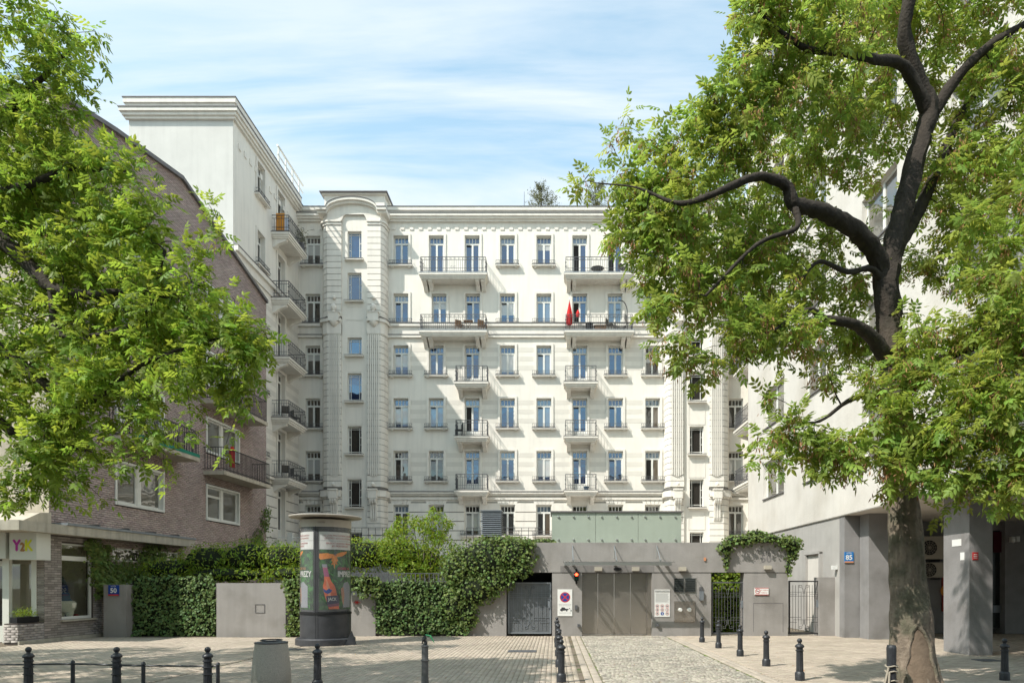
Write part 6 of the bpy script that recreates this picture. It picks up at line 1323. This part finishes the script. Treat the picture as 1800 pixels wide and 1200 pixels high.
    # seed bunches
    for frac, m_s, L_, seedm in seeds:
        sel = rg.random(nC) < frac; c = P_[sel]; k = 26; c = np.repeat(c, k, 0) + rg.normal(size=(len(c) * k, 3)) * np.array([0.06, 0.06, 0.07]) - np.array([0, 0, 0.10]); dn = np.tile([0, 0, -1.0], (len(c), 1)) + rg.normal(size=(len(c), 3)) * 0.4
        sv = np.array([(0, 0, 0), (.5, .12, 0), (1, 0, 0), (.5, -.12, 0)], float); V, Fc = scatter(sv, np.array([(0, 1, 2, 3)]), rotm(dn, rg.normal(size=(len(c), 3))) * (L_ * rg.uniform(.7, 1.3, len(c)))[:, None, None], c)
        mkobj('seed_cluster', npmesh('seed_cluster', V - np.array(origin), Fc, m_s, np.repeat(rg.random(len(c)), 4)), t, 'stuff')
    return t
def pt(px, py, Y, rpx): return (wx(px, Y), Y, wz(py, Y), rpx * Y / F)
def blobs_from(lst, jy, q=1.0, seed=0):
    rg = random.Random(seed); out_ = []
    for e in lst:
        px, py, r, Y = e[:4]; qq = e[4] if len(e) > 4 else 1.0; out_.append((wx(px, Y), Y, wz(py, Y), r * Y / F, qq * q))
    return out_
YT = 11.0
def lp(l, Y0=YT): return [(wx(a, Y), Y, wz(b, Y), r) for a, b, Y, r in l]
trunk = [(wx(1612, YT), YT, -0.12, 0.50), (wx(1609, YT), YT, 0.12, 0.40), (wx(1602, YT), YT, 0.75, 0.32), (wx(1597, YT), YT, 1.8, 0.275)] + lp([(1588, 900, 11, .235), (1581, 780, 11.05, .22), (1571, 650, 11.1, .205), (1562, 560, 11.1, .195), (1557, 490, 11.1, .19), (1572, 430, 11.15, .165), (1592, 350, 11.2, .155), (1612, 270, 11.25, .15), (1634, 195, 11.3, .14), (1612, 140, 11.2, .125), (1590, 60, 11.0, .10), (1605, -40, 10.8, .09), (1620, -200, 10.6, .05)])
stem_ = trunk[7:]; trunk = trunk[:8]
rl_ = [(trunk, 0.98), (stem_, 0.0),
 (lp([(1556, 480, 11.1, .15), (1530, 432, 10.9, .14), (1490, 395, 10.6, .13), (1440, 370, 10.3, .115), (1395, 358, 10.1, .10), (1380, 325, 10.0, .08), (1335, 310, 9.8, .06), (1290, 325, 9.7, .052), (1245, 345, 9.7, .045), (1190, 357, 9.8, .032), (1120, 330, 10.0, .015), (1050, 322, 10.2, .008)]), 0.3),
 (lp([(1634, 200, 11.3, .11), (1590, 118, 11.0, .085), (1540, 105, 10.6, .07), (1520, 100, 10.4, .06), (1470, 92, 10.2, .05), (1410, 82, 10, .04), (1330, 20, 9.8, .02)]), 0.2),
 (lp([(1640, 200, 11.3, .10), (1680, 140, 11.2, .08), (1740, 80, 11, .065), (1830, 25, 10.8, .05), (1950, -60, 10.6, .03)]), 0.2),
 (lp([(1575, 440, 11.2, .12), (1620, 360, 11.6, .10), (1660, 270, 12.0, .085), (1690, 200, 12.2, .07), (1750, 120, 12.4, .04)]), 0.3),
 (lp([(1565, 640, 11.1, .13), (1530, 590, 10.8, .10), (1495, 568, 10.6, .08), (1450, 560, 10.4, .06), (1420, 545, 10.2, .04), (1360, 580, 10.0, .02)]), 0.25),
 (lp([(1556, 500, 11.1, .07), (1530, 472, 10.9, .045), (1490, 478, 10.7, .04), (1440, 460, 10.5, .03), (1405, 495, 10.4, .02)]), 0.3),
 (lp([(1590, 690, 11.05, .11), (1640, 640, 11.0, .09), (1710, 610, 10.9, .075), (1790, 590, 10.7, .06), (1900, 560, 10.5, .04)]), 0.25),
 (lp([(1600, 780, 11.0, .07), (1650, 740, 10.6, .05), (1700, 690, 10.3, .035), (1780, 640, 10.1, .02)]), 0.2),
 (lp([(1565, 690, 11, .06), (1500, 700, 10.5, .035), (1440, 740, 10.2, .022), (1390, 740, 10.0, .012)]), 0.3),
 (lp([(1395, 358, 10.1, .06), (1400, 400, 10.0, .04), (1330, 430, 9.9, .03), (1240, 520, 9.9, .018)]), 0.2)]
rbl = [(1420, 50, 120, 10.3), (1340, 10, 60, 10), (1560, 30, 140, 12.2, .55), (1700, 50, 150, 12, .5), (1790, 160, 120, 11.5, .7), (1340, 170, 95, 10.3, .9), (1270, 250, 85, 10.5, .8), (1200, 330, 75, 10.6, .8), (1155, 270, 38, 10.8, .45), (1085, 215, 24, 11, .5), (1080, 260, 24, 10.9, .4), (1035, 318, 30, 10.6, .55), (1110, 390, 45, 10.6, .8), (1180, 425, 85, 10.5), (1280, 400, 110, 11.6, .7), (1400, 270, 130, 11.8, .6), (1490, 190, 120, 12.2, .6), (1640, 300, 120, 12.8, .35), (1740, 300, 110, 11.5, .7), (1770, 420, 90, 10.4), (1330, 500, 100, 11), (1215, 505, 78, 10.4), (1150, 545, 40, 10.3), (1185, 600, 45, 10.2, .9), (1240, 645, 42, 10.3, .9), (1425, 480, 110, 12, .7), (1500, 600, 65, 11.9), (1400, 585, 62, 10.4), (1340, 565, 60, 10.3), (1290, 610, 40, 10.2, .8), (1650, 450, 75, 12.5, .7), (1670, 590, 90, 10.6), (1760, 540, 90, 10.0), (1780, 690, 100, 9.8), (1690, 720, 95, 10.0), (1610, 660, 50, 10.3), (1350, 685, 34, 10.0, .9), (1455, 655, 34, 10.3, .7), (1385, 750, 55, 10.0), (1445, 775, 60, 10.0), (1350, 812, 34, 10.0, .9), (1480, 805, 55, 10.0), (1545, 765, 60, 10.0), (1565, 835, 42, 9.9), (1650, 800, 75, 9.9), (1725, 830, 72, 9.8), (1790, 800, 80, 9.7), (1775, 875, 32, 9.6), (1655, 905, 14, 10.2, .8), (1690, 965, 14, 10.2, .6), (1850, 300, 130, 10.5, .4), (1870, 600, 120, 10, .6), (1560, 705, 46, 10.2, .9), (1610, 765, 50, 10.1, .9), (1535, 665, 36, 10.3, .7), (1605, 835, 38, 10.0, .9), (1600, -80, 100, 11, .25), (1750, -80, 100, 11, .25), (1110, 300, 42, 10.6, .8), (1150, 335, 55, 10.6), (1130, 235, 30, 10.8, .5), (1200, 255, 55, 10.6, .8), (1105, 345, 36, 10.5, .8), (1130, 470, 42, 10.3), (1100, 420, 30, 10.4, .8), (1270, 150, 40, 10.3, .8), (1250, 190, 50, 10.4, .8), (1150, 405, 50, 10.4)]
def keep_r(P):
    px = CX + F * P[:, 0] / P[:, 1]; py = HY - F * (P[:, 2] - HC) / P[:, 1]
    gap = ((np.abs(px - 1345) < 42) & (np.abs(py - 655) < 16)) | ((px > 1640) & (px < 1700) & (np.abs(py - 520) < 30) & (P[:, 1] < 12)) 
    front = (P[:, 1] < 11.6) & (py < 600) & (np.abs(px - np.interp(py, [0, 120, 195, 350, 490, 600], [1598, 1603, 1636, 1592, 1556, 1565])) < 30)
    return ~gap & ~front
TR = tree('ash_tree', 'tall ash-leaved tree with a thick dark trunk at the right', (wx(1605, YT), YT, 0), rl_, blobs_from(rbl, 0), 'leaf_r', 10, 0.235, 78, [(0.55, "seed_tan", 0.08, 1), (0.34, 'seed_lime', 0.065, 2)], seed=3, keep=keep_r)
# bare patch and root flare of the trunk
bs = MB(); pts = []
for k in range(13):
    for j in range(9):
        z = 0.0 + k / 12 * 1.12; wv = (0.62 - 0.12 * k / 12) * math.sqrt(max(0.0, 1 - (k / 12) ** 4)) * (1 + 0.1 * math.sin(k * 1.7)); a = -math.pi / 2 - 0.12 + (j - 4) / 4 * wv + 0.06 * math.sin(k * .9)
        f = np.interp(z, [0, .12, .75, 1.8], [.44, .40, .32, .285]); cxp = np.interp(z, [0, .75, 1.8], [wx(1610, YT), wx(1602, YT), wx(1594, YT)]); r = f * 1.035 + 0.012 * mnoise.noise(Vector((j * .7, k * .5, 2))) ; pts.append((cxp + r * math.cos(a), YT + r * math.sin(a), z))
bs.add(pts, [(k * 9 + j, k * 9 + j + 1, (k + 1) * 9 + j + 1, (k + 1) * 9 + j) for k in range(12) for j in range(8)]); bs.build('bare_patch', 'bare_wood', TR, smooth=True)
edge = [pts[k * 9] for k in range(13)] + [pts[12 * 9 + j] for j in range(1, 9)] + [pts[k * 9 + 8] for k in range(11, -1, -1)]
MB().tube(edge, [0.030 + 0.012 * mnoise.noise(Vector(e) * 6) for e in edge], 8).build('bark_lip', 'bark', TR, smooth=True)
# ash tree, left
ly = 10.6
ltr = [(-10.9, ly, -0.1, 0.48), (-10.8, ly, 0.5, 0.36), (-10.7, ly, 2.2, 0.30), (-10.4, ly, 4.0, 0.27), (-10.0, ly, 6.2, 0.22), (-10.1, 10.4, 8.5, 0.15), (-9.8, 10.2, 11, 0.08), (-9.5, 10, 13.5, .03)]
ll = [(ltr, 0.5), (lp([(-130, 380, 10.6, .15), (-30, 400, 10.5, .13), (40, 455, 10.4, .11), (90, 505, 10.3, .09), (150, 518, 10.2, .07), (230, 512, 10.1, .05), (300, 520, 10, .03), (360, 500, 9.9, .015)]), .2),
 (lp([(-140, 520, 10.6, .15), (-20, 600, 10.4, .11), (60, 660, 10.2, .085), (130, 715, 10.1, .07), (180, 690, 10, .05), (250, 640, 9.9, .04), (330, 610, 9.8, .025), (400, 590, 9.7, .012)]), .2),
 (lp([(-120, 250, 10.6, .12), (-20, 220, 10.5, .08), (60, 150, 10.4, .05), (120, 90, 10.3, .02)]), .2),
 (lp([(-140, 560, 10.6, .12), (-20, 720, 10.2, .07), (60, 780, 10, .05), (150, 790, 9.8, .03)]), .2), (lp([(-100, 340, 10.5, .1), (30, 330, 10.3, .06), (120, 300, 10.2, .04), (220, 300, 10, .02)]), .2),
 (lp([(90, 505, 10.3, .06), (110, 590, 10.2, .04), (250, 560, 10, .035), (290, 440, 9.9, .02)]), .2)]
lbl = [(50, 40, 85, 10.2), (110, 95, 42, 10.1, .8), (155, 95, 16, 10, .6), (40, 190, 95, 10.6), (100, 250, 75, 10.4), (165, 290, 62, 10.2), (60, 320, 110, 11), (215, 270, 22, 10, .8), (215, 370, 62, 10), (90, 430, 120, 11), (180, 460, 100, 10.5), (265, 425, 40, 10, .8), (215, 300, 42, 10.0, .8), (250, 350, 40, 9.9, .9), (275, 400, 40, 9.9), (150, 60, 30, 10, .5), (120, 150, 40, 10.2, .8), (370, 610, 60, 9.7), (460, 630, 30, 9.7), (375, 385, 32, 9.8, .7), (395, 430, 24, 9.8, .4), (345, 450, 42, 9.8, .6), (300, 520, 85, 10), (250, 560, 90, 10.8), (390, 570, 66, 9.8), (445, 600, 38, 9.7, .8), (430, 660, 50, 9.7, .8), (350, 650, 72, 9.9), (230, 610, 100, 10.2), (90, 580, 120, 10.8), (50, 710, 110, 10.2), (150, 700, 90, 10), (255, 720, 50, 9.9), (280, 775, 34, 9.8, .8), (230, 795, 40, 9.8, .8), (330, 745, 24, 9.8, .5), (90, 800, 80, 9.9), (180, 800, 30, 9.8, .7), (40, 850, 40, 9.8), (100, 865, 22, 9.8), (20, 872, 24, 9.7), (75, 838, 36, 9.7), (125, 832, 28, 9.7), (395, 795, 18, 9.7, .9), (425, 725, 24, 9.7, .6), (170, 875, 12, 9.8, .5), (300, 830, 20, 9.7, .7),
 *[((CX + x * F / y), HY - (z - HC) * F / y, r * F / y, y, q) for x, y, z, r, q in ((-13.5, 12.5, 6.0, 1.9, .55), (-16.5, 14, 6.3, 2.0, .5), (-12.5, 9.3, 5.5, 1.9, .5), (-16, 11, 6.0, 2.0, .5), (-19.3, 13, 6.5, 2.2, .4), (-10.3, 8.0, 5.0, 1.3, .5), (-11.8, 13.8, 10, 1.7, .5), (-14.5, 12.5, 9.5, 1.8, .5), (-11, 11.8, 7, 1.3, .5))],  # extra crown masses, mostly out of view, added to shade the left pavement
 (-110, 250, 120, 10.5, .4), (-120, 480, 130, 10.5, .5), (-120, 680, 120, 10.5, .6), (-120, 800, 90, 10.5, .7)]
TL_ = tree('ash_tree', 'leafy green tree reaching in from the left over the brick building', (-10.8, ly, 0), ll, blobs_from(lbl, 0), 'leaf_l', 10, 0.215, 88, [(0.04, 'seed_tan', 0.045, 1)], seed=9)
# ---- ivy
def nz(x, z, s=1.0, k=0.0): return mnoise.noise(Vector((x * s, z * s, k)))
def in_poly(x, z, P_):
    c = False; n = len(P_)
    for i in range(n):
        x0, z0 = P_[i]; x1, z1 = P_[(i + 1) % n]
        if (z0 > z) != (z1 > z) and x < (x1 - x0) * (z - z0) / (z1 - z0) + x0: c = not c
    return c
SV = []; SF = []
def ivyleaf():
    v = [(0, 0, 0), (.35, .5, -.06), (.62, .28, 0), (1.0, 0, -.12), (.62, -.28, 0), (.35, -.5, -.06), (.45, 0, .06)]; return np.array(v, float), np.array([(0, 1, 6), (1, 2, 6), (2, 3, 6), (3, 4, 6), (4, 5, 6), (5, 0, 6)])
IV, IF = ivyleaf()
def leafmass(name, parent, P3, Nn, size, m, seed=0, tilt=0.55, base=(IV, IF), down=0.5):
    rg = np.random.default_rng(seed); n = len(P3); Nn = Nn + rg.normal(size=(n, 3)) * tilt; Nn /= np.linalg.norm(Nn, axis=1, keepdims=True); d = rg.normal(size=(n, 3)) + np.array([0, 0, -down * 2]); d -= Nn * np.einsum('ij,ij->i', d, Nn)[:, None]
    S = size * rg.uniform(.55, 1.25, n); M3 = rotm(d, Nn) * S[:, None, None]; V, Fc = scatter(base[0], base[1], M3, P3); org = np.array(ORG.get(parent.name, (0, 0, 0))); mkobj(name, npmesh(name, V - org, Fc, m, np.repeat(rg.random(n), len(base[0]))), parent, 'stuff'); return P3, Nn, d, S
def ivy_wall(label, poly_px, Yw, m='leaf_ivy', th=0.14, dens=330, size=0.10, seed=0, name='ivy', fr=None):
    """leaves on a wall facing the viewer; outline in photo pixels at that wall"""
    rg = np.random.default_rng(seed); P_ = [(wx(a, Yw), wz(b, Yw)) for a, b in poly_px]; xs = [p[0] for p in P_]; zs = [p[1] for p in P_]; x0, x1, z0, z1 = min(xs), max(xs), max(0, min(zs)), max(zs)
    t = thing(name, label, 'ivy', ((x0 + x1) / 2, Yw, z0)); n = int((x1 - x0) * (z1 - z0) * dens); pts = []; nn = []
    T = lambda x, z: th * (0.75 + 0.55 * nz(x, z, 1.7, seed) + 0.4 * nz(x, z, 5, seed + 3))
    while len(pts) < n * 0.97:
        x, z = rg.uniform(x0 - .08, x1 + .08), rg.uniform(z0 - .05, z1 + .08); jx, jz = x + 0.10 * nz(x, z, 4, 5), z + 0.10 * nz(x, z, 4, 9)
        n -= 0 if in_poly(jx, jz, P_) else 0.03
        if not in_poly(jx, jz, P_) or z < 0.02: continue
        e = 0.05; gx_ = (T(x + e, z) - T(x - e, z)) / (2 * e); gz_ = (T(x, z + e) - T(x, z - e)) / (2 * e); pts.append((x, Yw - T(x, z) - rg.uniform(0, .05), z)); nn.append((gx_, -1, gz_ + .35))
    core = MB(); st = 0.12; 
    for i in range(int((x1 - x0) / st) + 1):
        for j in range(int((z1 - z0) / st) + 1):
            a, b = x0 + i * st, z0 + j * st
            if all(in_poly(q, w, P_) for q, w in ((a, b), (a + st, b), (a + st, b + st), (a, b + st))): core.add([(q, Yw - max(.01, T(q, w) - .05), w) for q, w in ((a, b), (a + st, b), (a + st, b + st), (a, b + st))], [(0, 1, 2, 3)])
    core.build('stems', 'ivy_core', t, 'stuff'); leafmass('foliage', t, np.array(pts), np.array(nn, float), size, m, seed); return t  # dark inner body, not stems: blocks see-through, shade put into its colour
def ivy_blobs(label, blobs, m, size, dens, seed=0, name='ivy', cat='ivy', core=True, base=(IV, IF), corem='ivy_core', tilt=0.6, shell=0.5, stems=True):
    rg = np.random.default_rng(seed); B = np.array([(wx(a, Y), Y, wz(b, Y), r * Y / F, ry, rz_ * Y / F) for a, b, r, Y, ry, rz_ in blobs]); t = thing(name, label, cat, (B[:, 0].mean(), B[:, 1].mean(), 0)); P_ = []; Nn = []
    cm_ = MB()
    for (x, y, z, rx, ry, rz_) in B:
        n = int(dens * 4 * (rx * rz_ + rx * ry + ry * rz_) ); d = rg.normal(size=(n, 3)); d /= np.linalg.norm(d, axis=1, keepdims=True); bump = np.array([1 + .22 * mnoise.noise(Vector(q) * 2.2 + Vector((x, y, z))) + .12 * mnoise.noise(Vector(q) * 6 + Vector((x, y, z))) for q in d]); rad = bump * (1 - shell * rg.random(n) ** 2.0)
        P_.append(np.array([x, y, z]) + d * np.array([rx, ry, rz_]) * rad[:, None]); Nn.append(d / np.array([rx, ry, rz_]) * min(rx, ry, rz_) + np.array([0, -.1, .3]))
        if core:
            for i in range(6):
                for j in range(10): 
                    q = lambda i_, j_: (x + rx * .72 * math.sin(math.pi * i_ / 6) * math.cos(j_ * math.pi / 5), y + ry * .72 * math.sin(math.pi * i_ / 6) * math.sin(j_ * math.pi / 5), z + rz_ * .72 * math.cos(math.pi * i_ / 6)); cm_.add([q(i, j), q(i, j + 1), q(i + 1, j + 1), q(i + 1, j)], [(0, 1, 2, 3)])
    P_ = np.concatenate(P_); Nn = np.concatenate(Nn); ins = np.zeros(len(P_), bool)
    for (x, y, z, rx, ry, rz_) in B: q = ((P_ - [x, y, z]) / np.array([rx, ry, rz_]) / .62); ins |= (q ** 2).sum(1) < 1
    ok = ~ins & (P_[:, 2] > .03); P_ = P_[ok]; Nn = Nn[ok]
    if core: cm_.build('stems', corem, t, 'stuff')  # dark core filling the leaf mass, painted as its inner shade, no stems
    leafmass('foliage', t, P_, Nn, size, m, seed, tilt, base); return t
ivy_wall('dark green ivy covering the low wall right of the number 50 pier', [(222, 1030), (238, 1012), (300, 1006), (382, 1014), (382, 1117), (232, 1117), (224, 1080)], 23.55, 'leaf_ivy_d', seed=1)
ivy_wall('narrow strip of ivy hanging left of the advertising column', [(496, 1018), (545, 1008), (545, 1118), (505, 1118), (509, 1075), (502, 1050)], 23.1, 'leaf_ivy', seed=2)
ivy_wall('ivy draped over the wall top right of the advertising column', [(600, 1010), (670, 1012), (672, 1046), (640, 1050), (622, 1038), (600, 1042)], 23.45, 'leaf_ivy', th=.22, seed=3)
ivy_wall('broad dense ivy covering the wall between the column and the hanging ivy', [(660, 1022), (700, 1016), (830, 1022), (832, 1090), (822, 1114), (664, 1114), (658, 1070)], 23.65, 'leaf_ivy_d', th=.22, seed=4)
ivy_blobs('big overhanging ivy mass beside the garage lintel', [(850, 985, 62, 23.6, .55, 42), (905, 975, 40, 23.5, .5, 32), (810, 1000, 38, 23.7, .5, 40), (835, 1035, 40, 23.5, .4, 34), (870, 1020, 34, 23.5, .4, 28), (820, 1075, 22, 23.5, .25, 34), (800, 1060, 24, 23.5, .3, 40), (915, 1003, 22, 23.4, .3, 14), (925, 955, 16, 23.6, .4, 8), (880, 955, 50, 24.0, .6, 16), (945, 951, 30, 24.1, .4, 5)], 'leaf_ivy', .105, 210, seed=5)
ivy_blobs('rounded green vine crowning the Hoża 50 pier', [(1300, 950, 32, 23.7, .5, 12), (1345, 947, 40, 23.7, .5, 9), (1385, 956, 26, 23.7, .5, 14), (1275, 962, 16, 23.6, .35, 12), (1392, 972, 13, 23.6, .3, 18), (1330, 938, 18, 23.9, .4, 7), (1277, 985, 6, 23.5, .12, 18), (1386, 998, 6, 23.55, .12, 14)], 'leaf_ivy', .10, 230, seed=6)
ivy_wall('bright ivy wall behind the iron bar gate', [(1243, 996), (1316, 996), (1316, 1112), (1243, 1112)], 25.2, 'leaf_hedge', seed=7, dens=420, size=.11)
MB().wbox(wx(1240, 25.3), wx(1318, 25.3), 25.3, 25.45, 0, 2.6).build('wall', 'grey_plaster_dark', gar)
# creeper on the shop wall
def creeper(label, pts, seed, m='leaf_ivy', size=.13):
    t = thing('creeper', label, 'creeper', FB.P(pts[0][0], .05, pts[0][1])); rg = np.random.default_rng(seed); P_ = []; st = MB()
    for (u, z, r, n) in pts:
        for _ in range(n): a, b = rg.normal() * r * .5, rg.normal() * r * .5; v = FB.P(u + a, .04 + abs(rg.normal()) * .09, z + b); P_.append(tuple(v))
    st.tube([FB.P(u, .03, z) for u, z, r, n in pts], .012, 4); st.build('stem', 'bark_dark', t); leafmass('foliage', t, np.array(P_), np.tile([1.0, -.5, .3], (len(P_), 1)), size, m, seed, .5); return t
creeper('creeper climbing the brick around the shop window corner', [(ub(152), 3.15, .18, 50), (ub(162), 3.0, .35, 120), (ub(170), 2.75, .45, 170), (ub(176), 2.4, .5, 190), (ub(172), 2.1, .5, 170), (ub(178), 1.85, .4, 150), (ub(190), 1.95, .5, 200), (ub(175), 1.6, .3, 80), (ub(186), 3.05, .2, 40)], 1)
creeper('bushy creeper above the ivy wall and below the narrow window', [(ub(200), 2.2, .6, 260), (ub(220), 2.15, .7, 320), (ub(250), 2.3, .8, 380), (ub(268), 2.7, .9, 330), (ub(285), 2.3, 1.0, 420), (ub(262), 3.0, .5, 120)], 2)
creeper('green creeper at the far end of the brick wall', [(ub(440), 3.4, .6, 120), (ub(452), 4.0, .7, 160), (ub(463), 4.9, .5, 90), (ub(466), 5.6, .4, 60), (ub(430), 3.2, .8, 200)], 3)
# hedge and shrubs behind the wall
LV = np.array([(0, 0, 0), (.4, .17, -.02), (1, 0, -.12), (.4, -.17, -.02), (.5, 0, .04)], float); LF = np.array([(0, 1, 4), (1, 2, 4), (2, 3, 4), (3, 0, 4)])
ivy_blobs('long clipped leafy hedge above the garden wall', [(300, 1000, 55, 25.2, .8, 22), (370, 985, 60, 25.5, .9, 32), (440, 980, 60, 25.5, .9, 34), (500, 982, 55, 25.5, .9, 32), (560, 985, 60, 25.5, .9, 32), (640, 975, 60, 25.6, .9, 32), (700, 975, 50, 25.6, .9, 32), (400, 1010, 90, 24.9, .6, 16), (520, 1008, 60, 24.9, .6, 16), (740, 990, 50, 25.4, .8, 35)], 'leaf_hedge', .15, 150, seed=8, name='hedge', cat='hedge', base=(LV, LF))
def shrub(label, blobs, stems, seed, m='leaf_hedge', size=.15, dens=120, name='shrub', cat='shrub'):
    t = ivy_blobs(label, blobs, m, size, dens, seed=seed, name=name, cat=cat, core=False, base=(LV, LF), tilt=1.0, shell=.95)
    s = MB(); 
    for a, b, c, d, Y in stems: s.tube([(wx(a, Y), Y, max(0, wz(b, Y))), (wx((a + c) / 2 + 3, Y), Y, wz((b + d) / 2, Y)), (wx(c, Y), Y, wz(d, Y))], [.03, .02, .006], 5)
    s.build('stems', 'bark', t, 'stuff'); return t
shrub('tall loose shrub with reddish tips rising above the hedge', [(730, 950, 55, 24.9, .8, 38), (765, 925, 25, 24.8, .5, 25), (702, 920, 10, 24.8, .2, 16), (723, 912, 9, 24.8, .2, 12), (762, 902, 9, 24.8, .2, 14), (785, 920, 13, 24.8, .3, 8), (700, 960, 35, 24.8, .6, 30), (770, 975, 40, 24.8, .6, 40), (720, 1000, 40, 24.5, .4, 16), (688, 936, 12, 24.8, .3, 6), (742, 920, 18, 24.8, .4, 14)], [(735, 1040, 702, 905, 24.8), (740, 1040, 724, 905, 24.8), (750, 1040, 764, 890, 24.8), (745, 1040, 780, 920, 24.8), (742, 1040, 742, 905, 24.8)], 21, size=.16, dens=210)
# roof conifers
def conifer(label, px, w, h, seed):
    rg = np.random.default_rng(seed); Y = 47.5; x = wx(px, Y); z0 = ROOF - .6; zt = wz(365 - h, Y); t = thing('roof_conifer', label, 'conifer', (x, Y, z0)); st = MB().tube([(x, Y, z0), (x, Y, zt - .2)], [.08, .02], 6); P_ = []; Nn = []
    for k in range(46):
        a = rg.uniform(0, 6.28); f = rg.uniform(.05, 1) ; zb_ = z0 + (zt - z0) * f * .92; L_ = w * Y / F / 2 * (1.15 - f * .75) * rg.uniform(.6, 1.1); e = np.array([x + math.cos(a) * L_, Y + math.sin(a) * L_, zb_ + L_ * .75]); b = np.array([x, Y, zb_]); st.tube([tuple(b), tuple(e)], [.02, .008], 4, False)
        for j in range(70): f2 = rg.uniform(.3, 1.1); P_.append(b + (e - b) * f2 + rg.normal(size=3) * .09); Nn.append(rg.normal(size=3))
    st.build('trunk', 'bark', t); leafmass('foliage', t, np.array(P_), np.array(Nn), .13, 'leaf_conifer', seed, base=(LV, LF), down=-.6)
conifer('bushy dwarf pine on the roof edge, left of two', 952, 62, 40, 31); conifer('bushy dwarf pine on the roof edge, right of two', 1047, 66, 46, 32)
x = wx(921.5, 46); tag(MB().tube([(x, 46, ROOF - .5), (x, 46, wz(337, 46))], [.05, .015], 5).build('roof_mast', 'flashing_grey', loc=(x, 46, ROOF)), 'thin pointed mast on the roof left of the dwarf pines', 'mast')
# plants in the planter and on the top left balcony
q = FB.P(uL + .5, -.23, .8); P_ = [tuple(FB.P(uL + .14 + RNG.random() * .75, -.23 + RNG.normal() * .07, .82 + abs(RNG.normal()) * .12)) for _ in range(420)]; leafmass('foliage', PLANTER, np.array(P_), np.tile([.5, -.5, .6], (420, 1)), .06, 'leaf_planter' if 'leaf_planter' in MAT else 'leaf_hedge', 4, .9, base=(LV, LF), down=-.3)
q = Vector((XL + .95, 42.9, wslab[0] + .04)); t = thing('potted_plant', 'small potted shrub on the far end of the top left wing balcony', 'plant', q); MB().lathe([(0, 0), (.15, 0), (.2, .4), (0, .4)], tuple(q), 12).build('pot', 'iron_grey', t); P_ = np.array(q) + np.array([0, 0, .8]) + RNG.normal(size=(260, 3)) * np.array([.16, .25, .25]); leafmass('foliage', t, P_, RNG.normal(size=(260, 3)), .14, 'leaf_conifer', 5, base=(LV, LF), down=-.5)
# grass: strip at the street and tufts in the joints
gv = np.array([(0, -.04, 0), (1, 0, .1), (0, .04, 0)], float); n = 5200; gxp = np.concatenate([RNG.uniform(-9.6, -4.9, 4300), RNG.uniform(-9.2, -4.9, 900)]); gy = np.concatenate([RNG.uniform(10.2, 10.98, 4300), RNG.uniform(10.9, 11.2, 900)])
keepg = np.array([nz(a, b, 1.6, 4) > -.15 for a, b in zip(gxp, gy)]); gxp, gy = gxp[keepg], gy[keepg]; n = len(gxp); d = RNG.normal(size=(n, 3)) * .5 + np.array([0, 0, 1]); V, Fc = scatter(gv, np.array([(0, 1, 2)]), rotm(d, RNG.normal(size=(n, 3))) * RNG.uniform(.04, .14, n)[:, None, None], np.stack([gxp, gy, np.full(n, -.005)], 1))
o = mkobj('grass', npmesh('grass', V, Fc, 'grass', np.repeat(RNG.random(n), 3)), None, 'stuff'); tag(o, 'patchy green grass growing along the low fence', 'grass')
n = 2600; gxp = RNG.uniform(1.0, 3.7, n); gy = RNG.uniform(11.5, 22, n); kk = np.array([nz(a, b, 1.1, 8) > .08 for a, b in zip(gxp, gy)]); gxp, gy = gxp[kk], gy[kk]; n = len(gxp); d = RNG.normal(size=(n, 3)) * .8 + np.array([0, 0, .7]); V, Fc = scatter(gv, np.array([(0, 1, 2)]), rotm(d, RNG.normal(size=(n, 3))) * RNG.uniform(.02, .05, n)[:, None, None], np.stack([gxp, gy, np.full(n, -.008)], 1))
o = mkobj('grass', npmesh('grass', V, Fc, 'grass', np.repeat(RNG.random(n), 3)), None, 'stuff'); tag(o, 'small grass tufts growing between the driveway cobbles', 'grass')
n = 420; lx = RNG.uniform(-8, 8, n); lyy = RNG.uniform(11.5, 23.3, n); d = RNG.normal(size=(n, 3)) * np.array([1, 1, .1]); V, Fc = scatter(LV, LF, rotm(d) * RNG.uniform(.03, .07, n)[:, None, None], np.stack([lx, lyy, np.full(n, .022)], 1)); o = mkobj('fallen_leaves', npmesh('fallen_leaves', V, Fc, 'seed_tan', np.repeat(RNG.random(n), 5)), None, 'stuff'); tag(o, 'scattered dry fallen leaves on the pavement', 'leaves')
# old post with rope at the foot of the tree
x, y = wx(1567, 10.4), 10.4; t = thing('tied_bollard', 'worn dark bollard tied with rope in front of the tree trunk', 'bollard', (x, y, 0)); MB().lathe([(0, 0), (.075, 0), (.068, .55), (.072, .80), (.06, .84), (0, .84)], (x, y, 0), 16, flute=.06, nfl=10).build('shaft', 'bollard', t)
r_ = MB(); 
for z in (.30, .44, .52): r_.tube([(x + .085 * math.cos(a), y + .085 * math.sin(a), z + .012 * math.sin(3 * a)) for a in np.linspace(0, 2 * math.pi, 13)], .013, 5, False)
r_.tube([(x - .07, y - .05, .50), (x - .12, y - .06, .3), (x - .18, y - .05, .10)], .02, 5).tube([(x - .06, y - .06, .44), (x - .09, y - .1, .22), (x - .14, y - .1, .05)], .018, 5); r_.build('rope', 'rope', t)
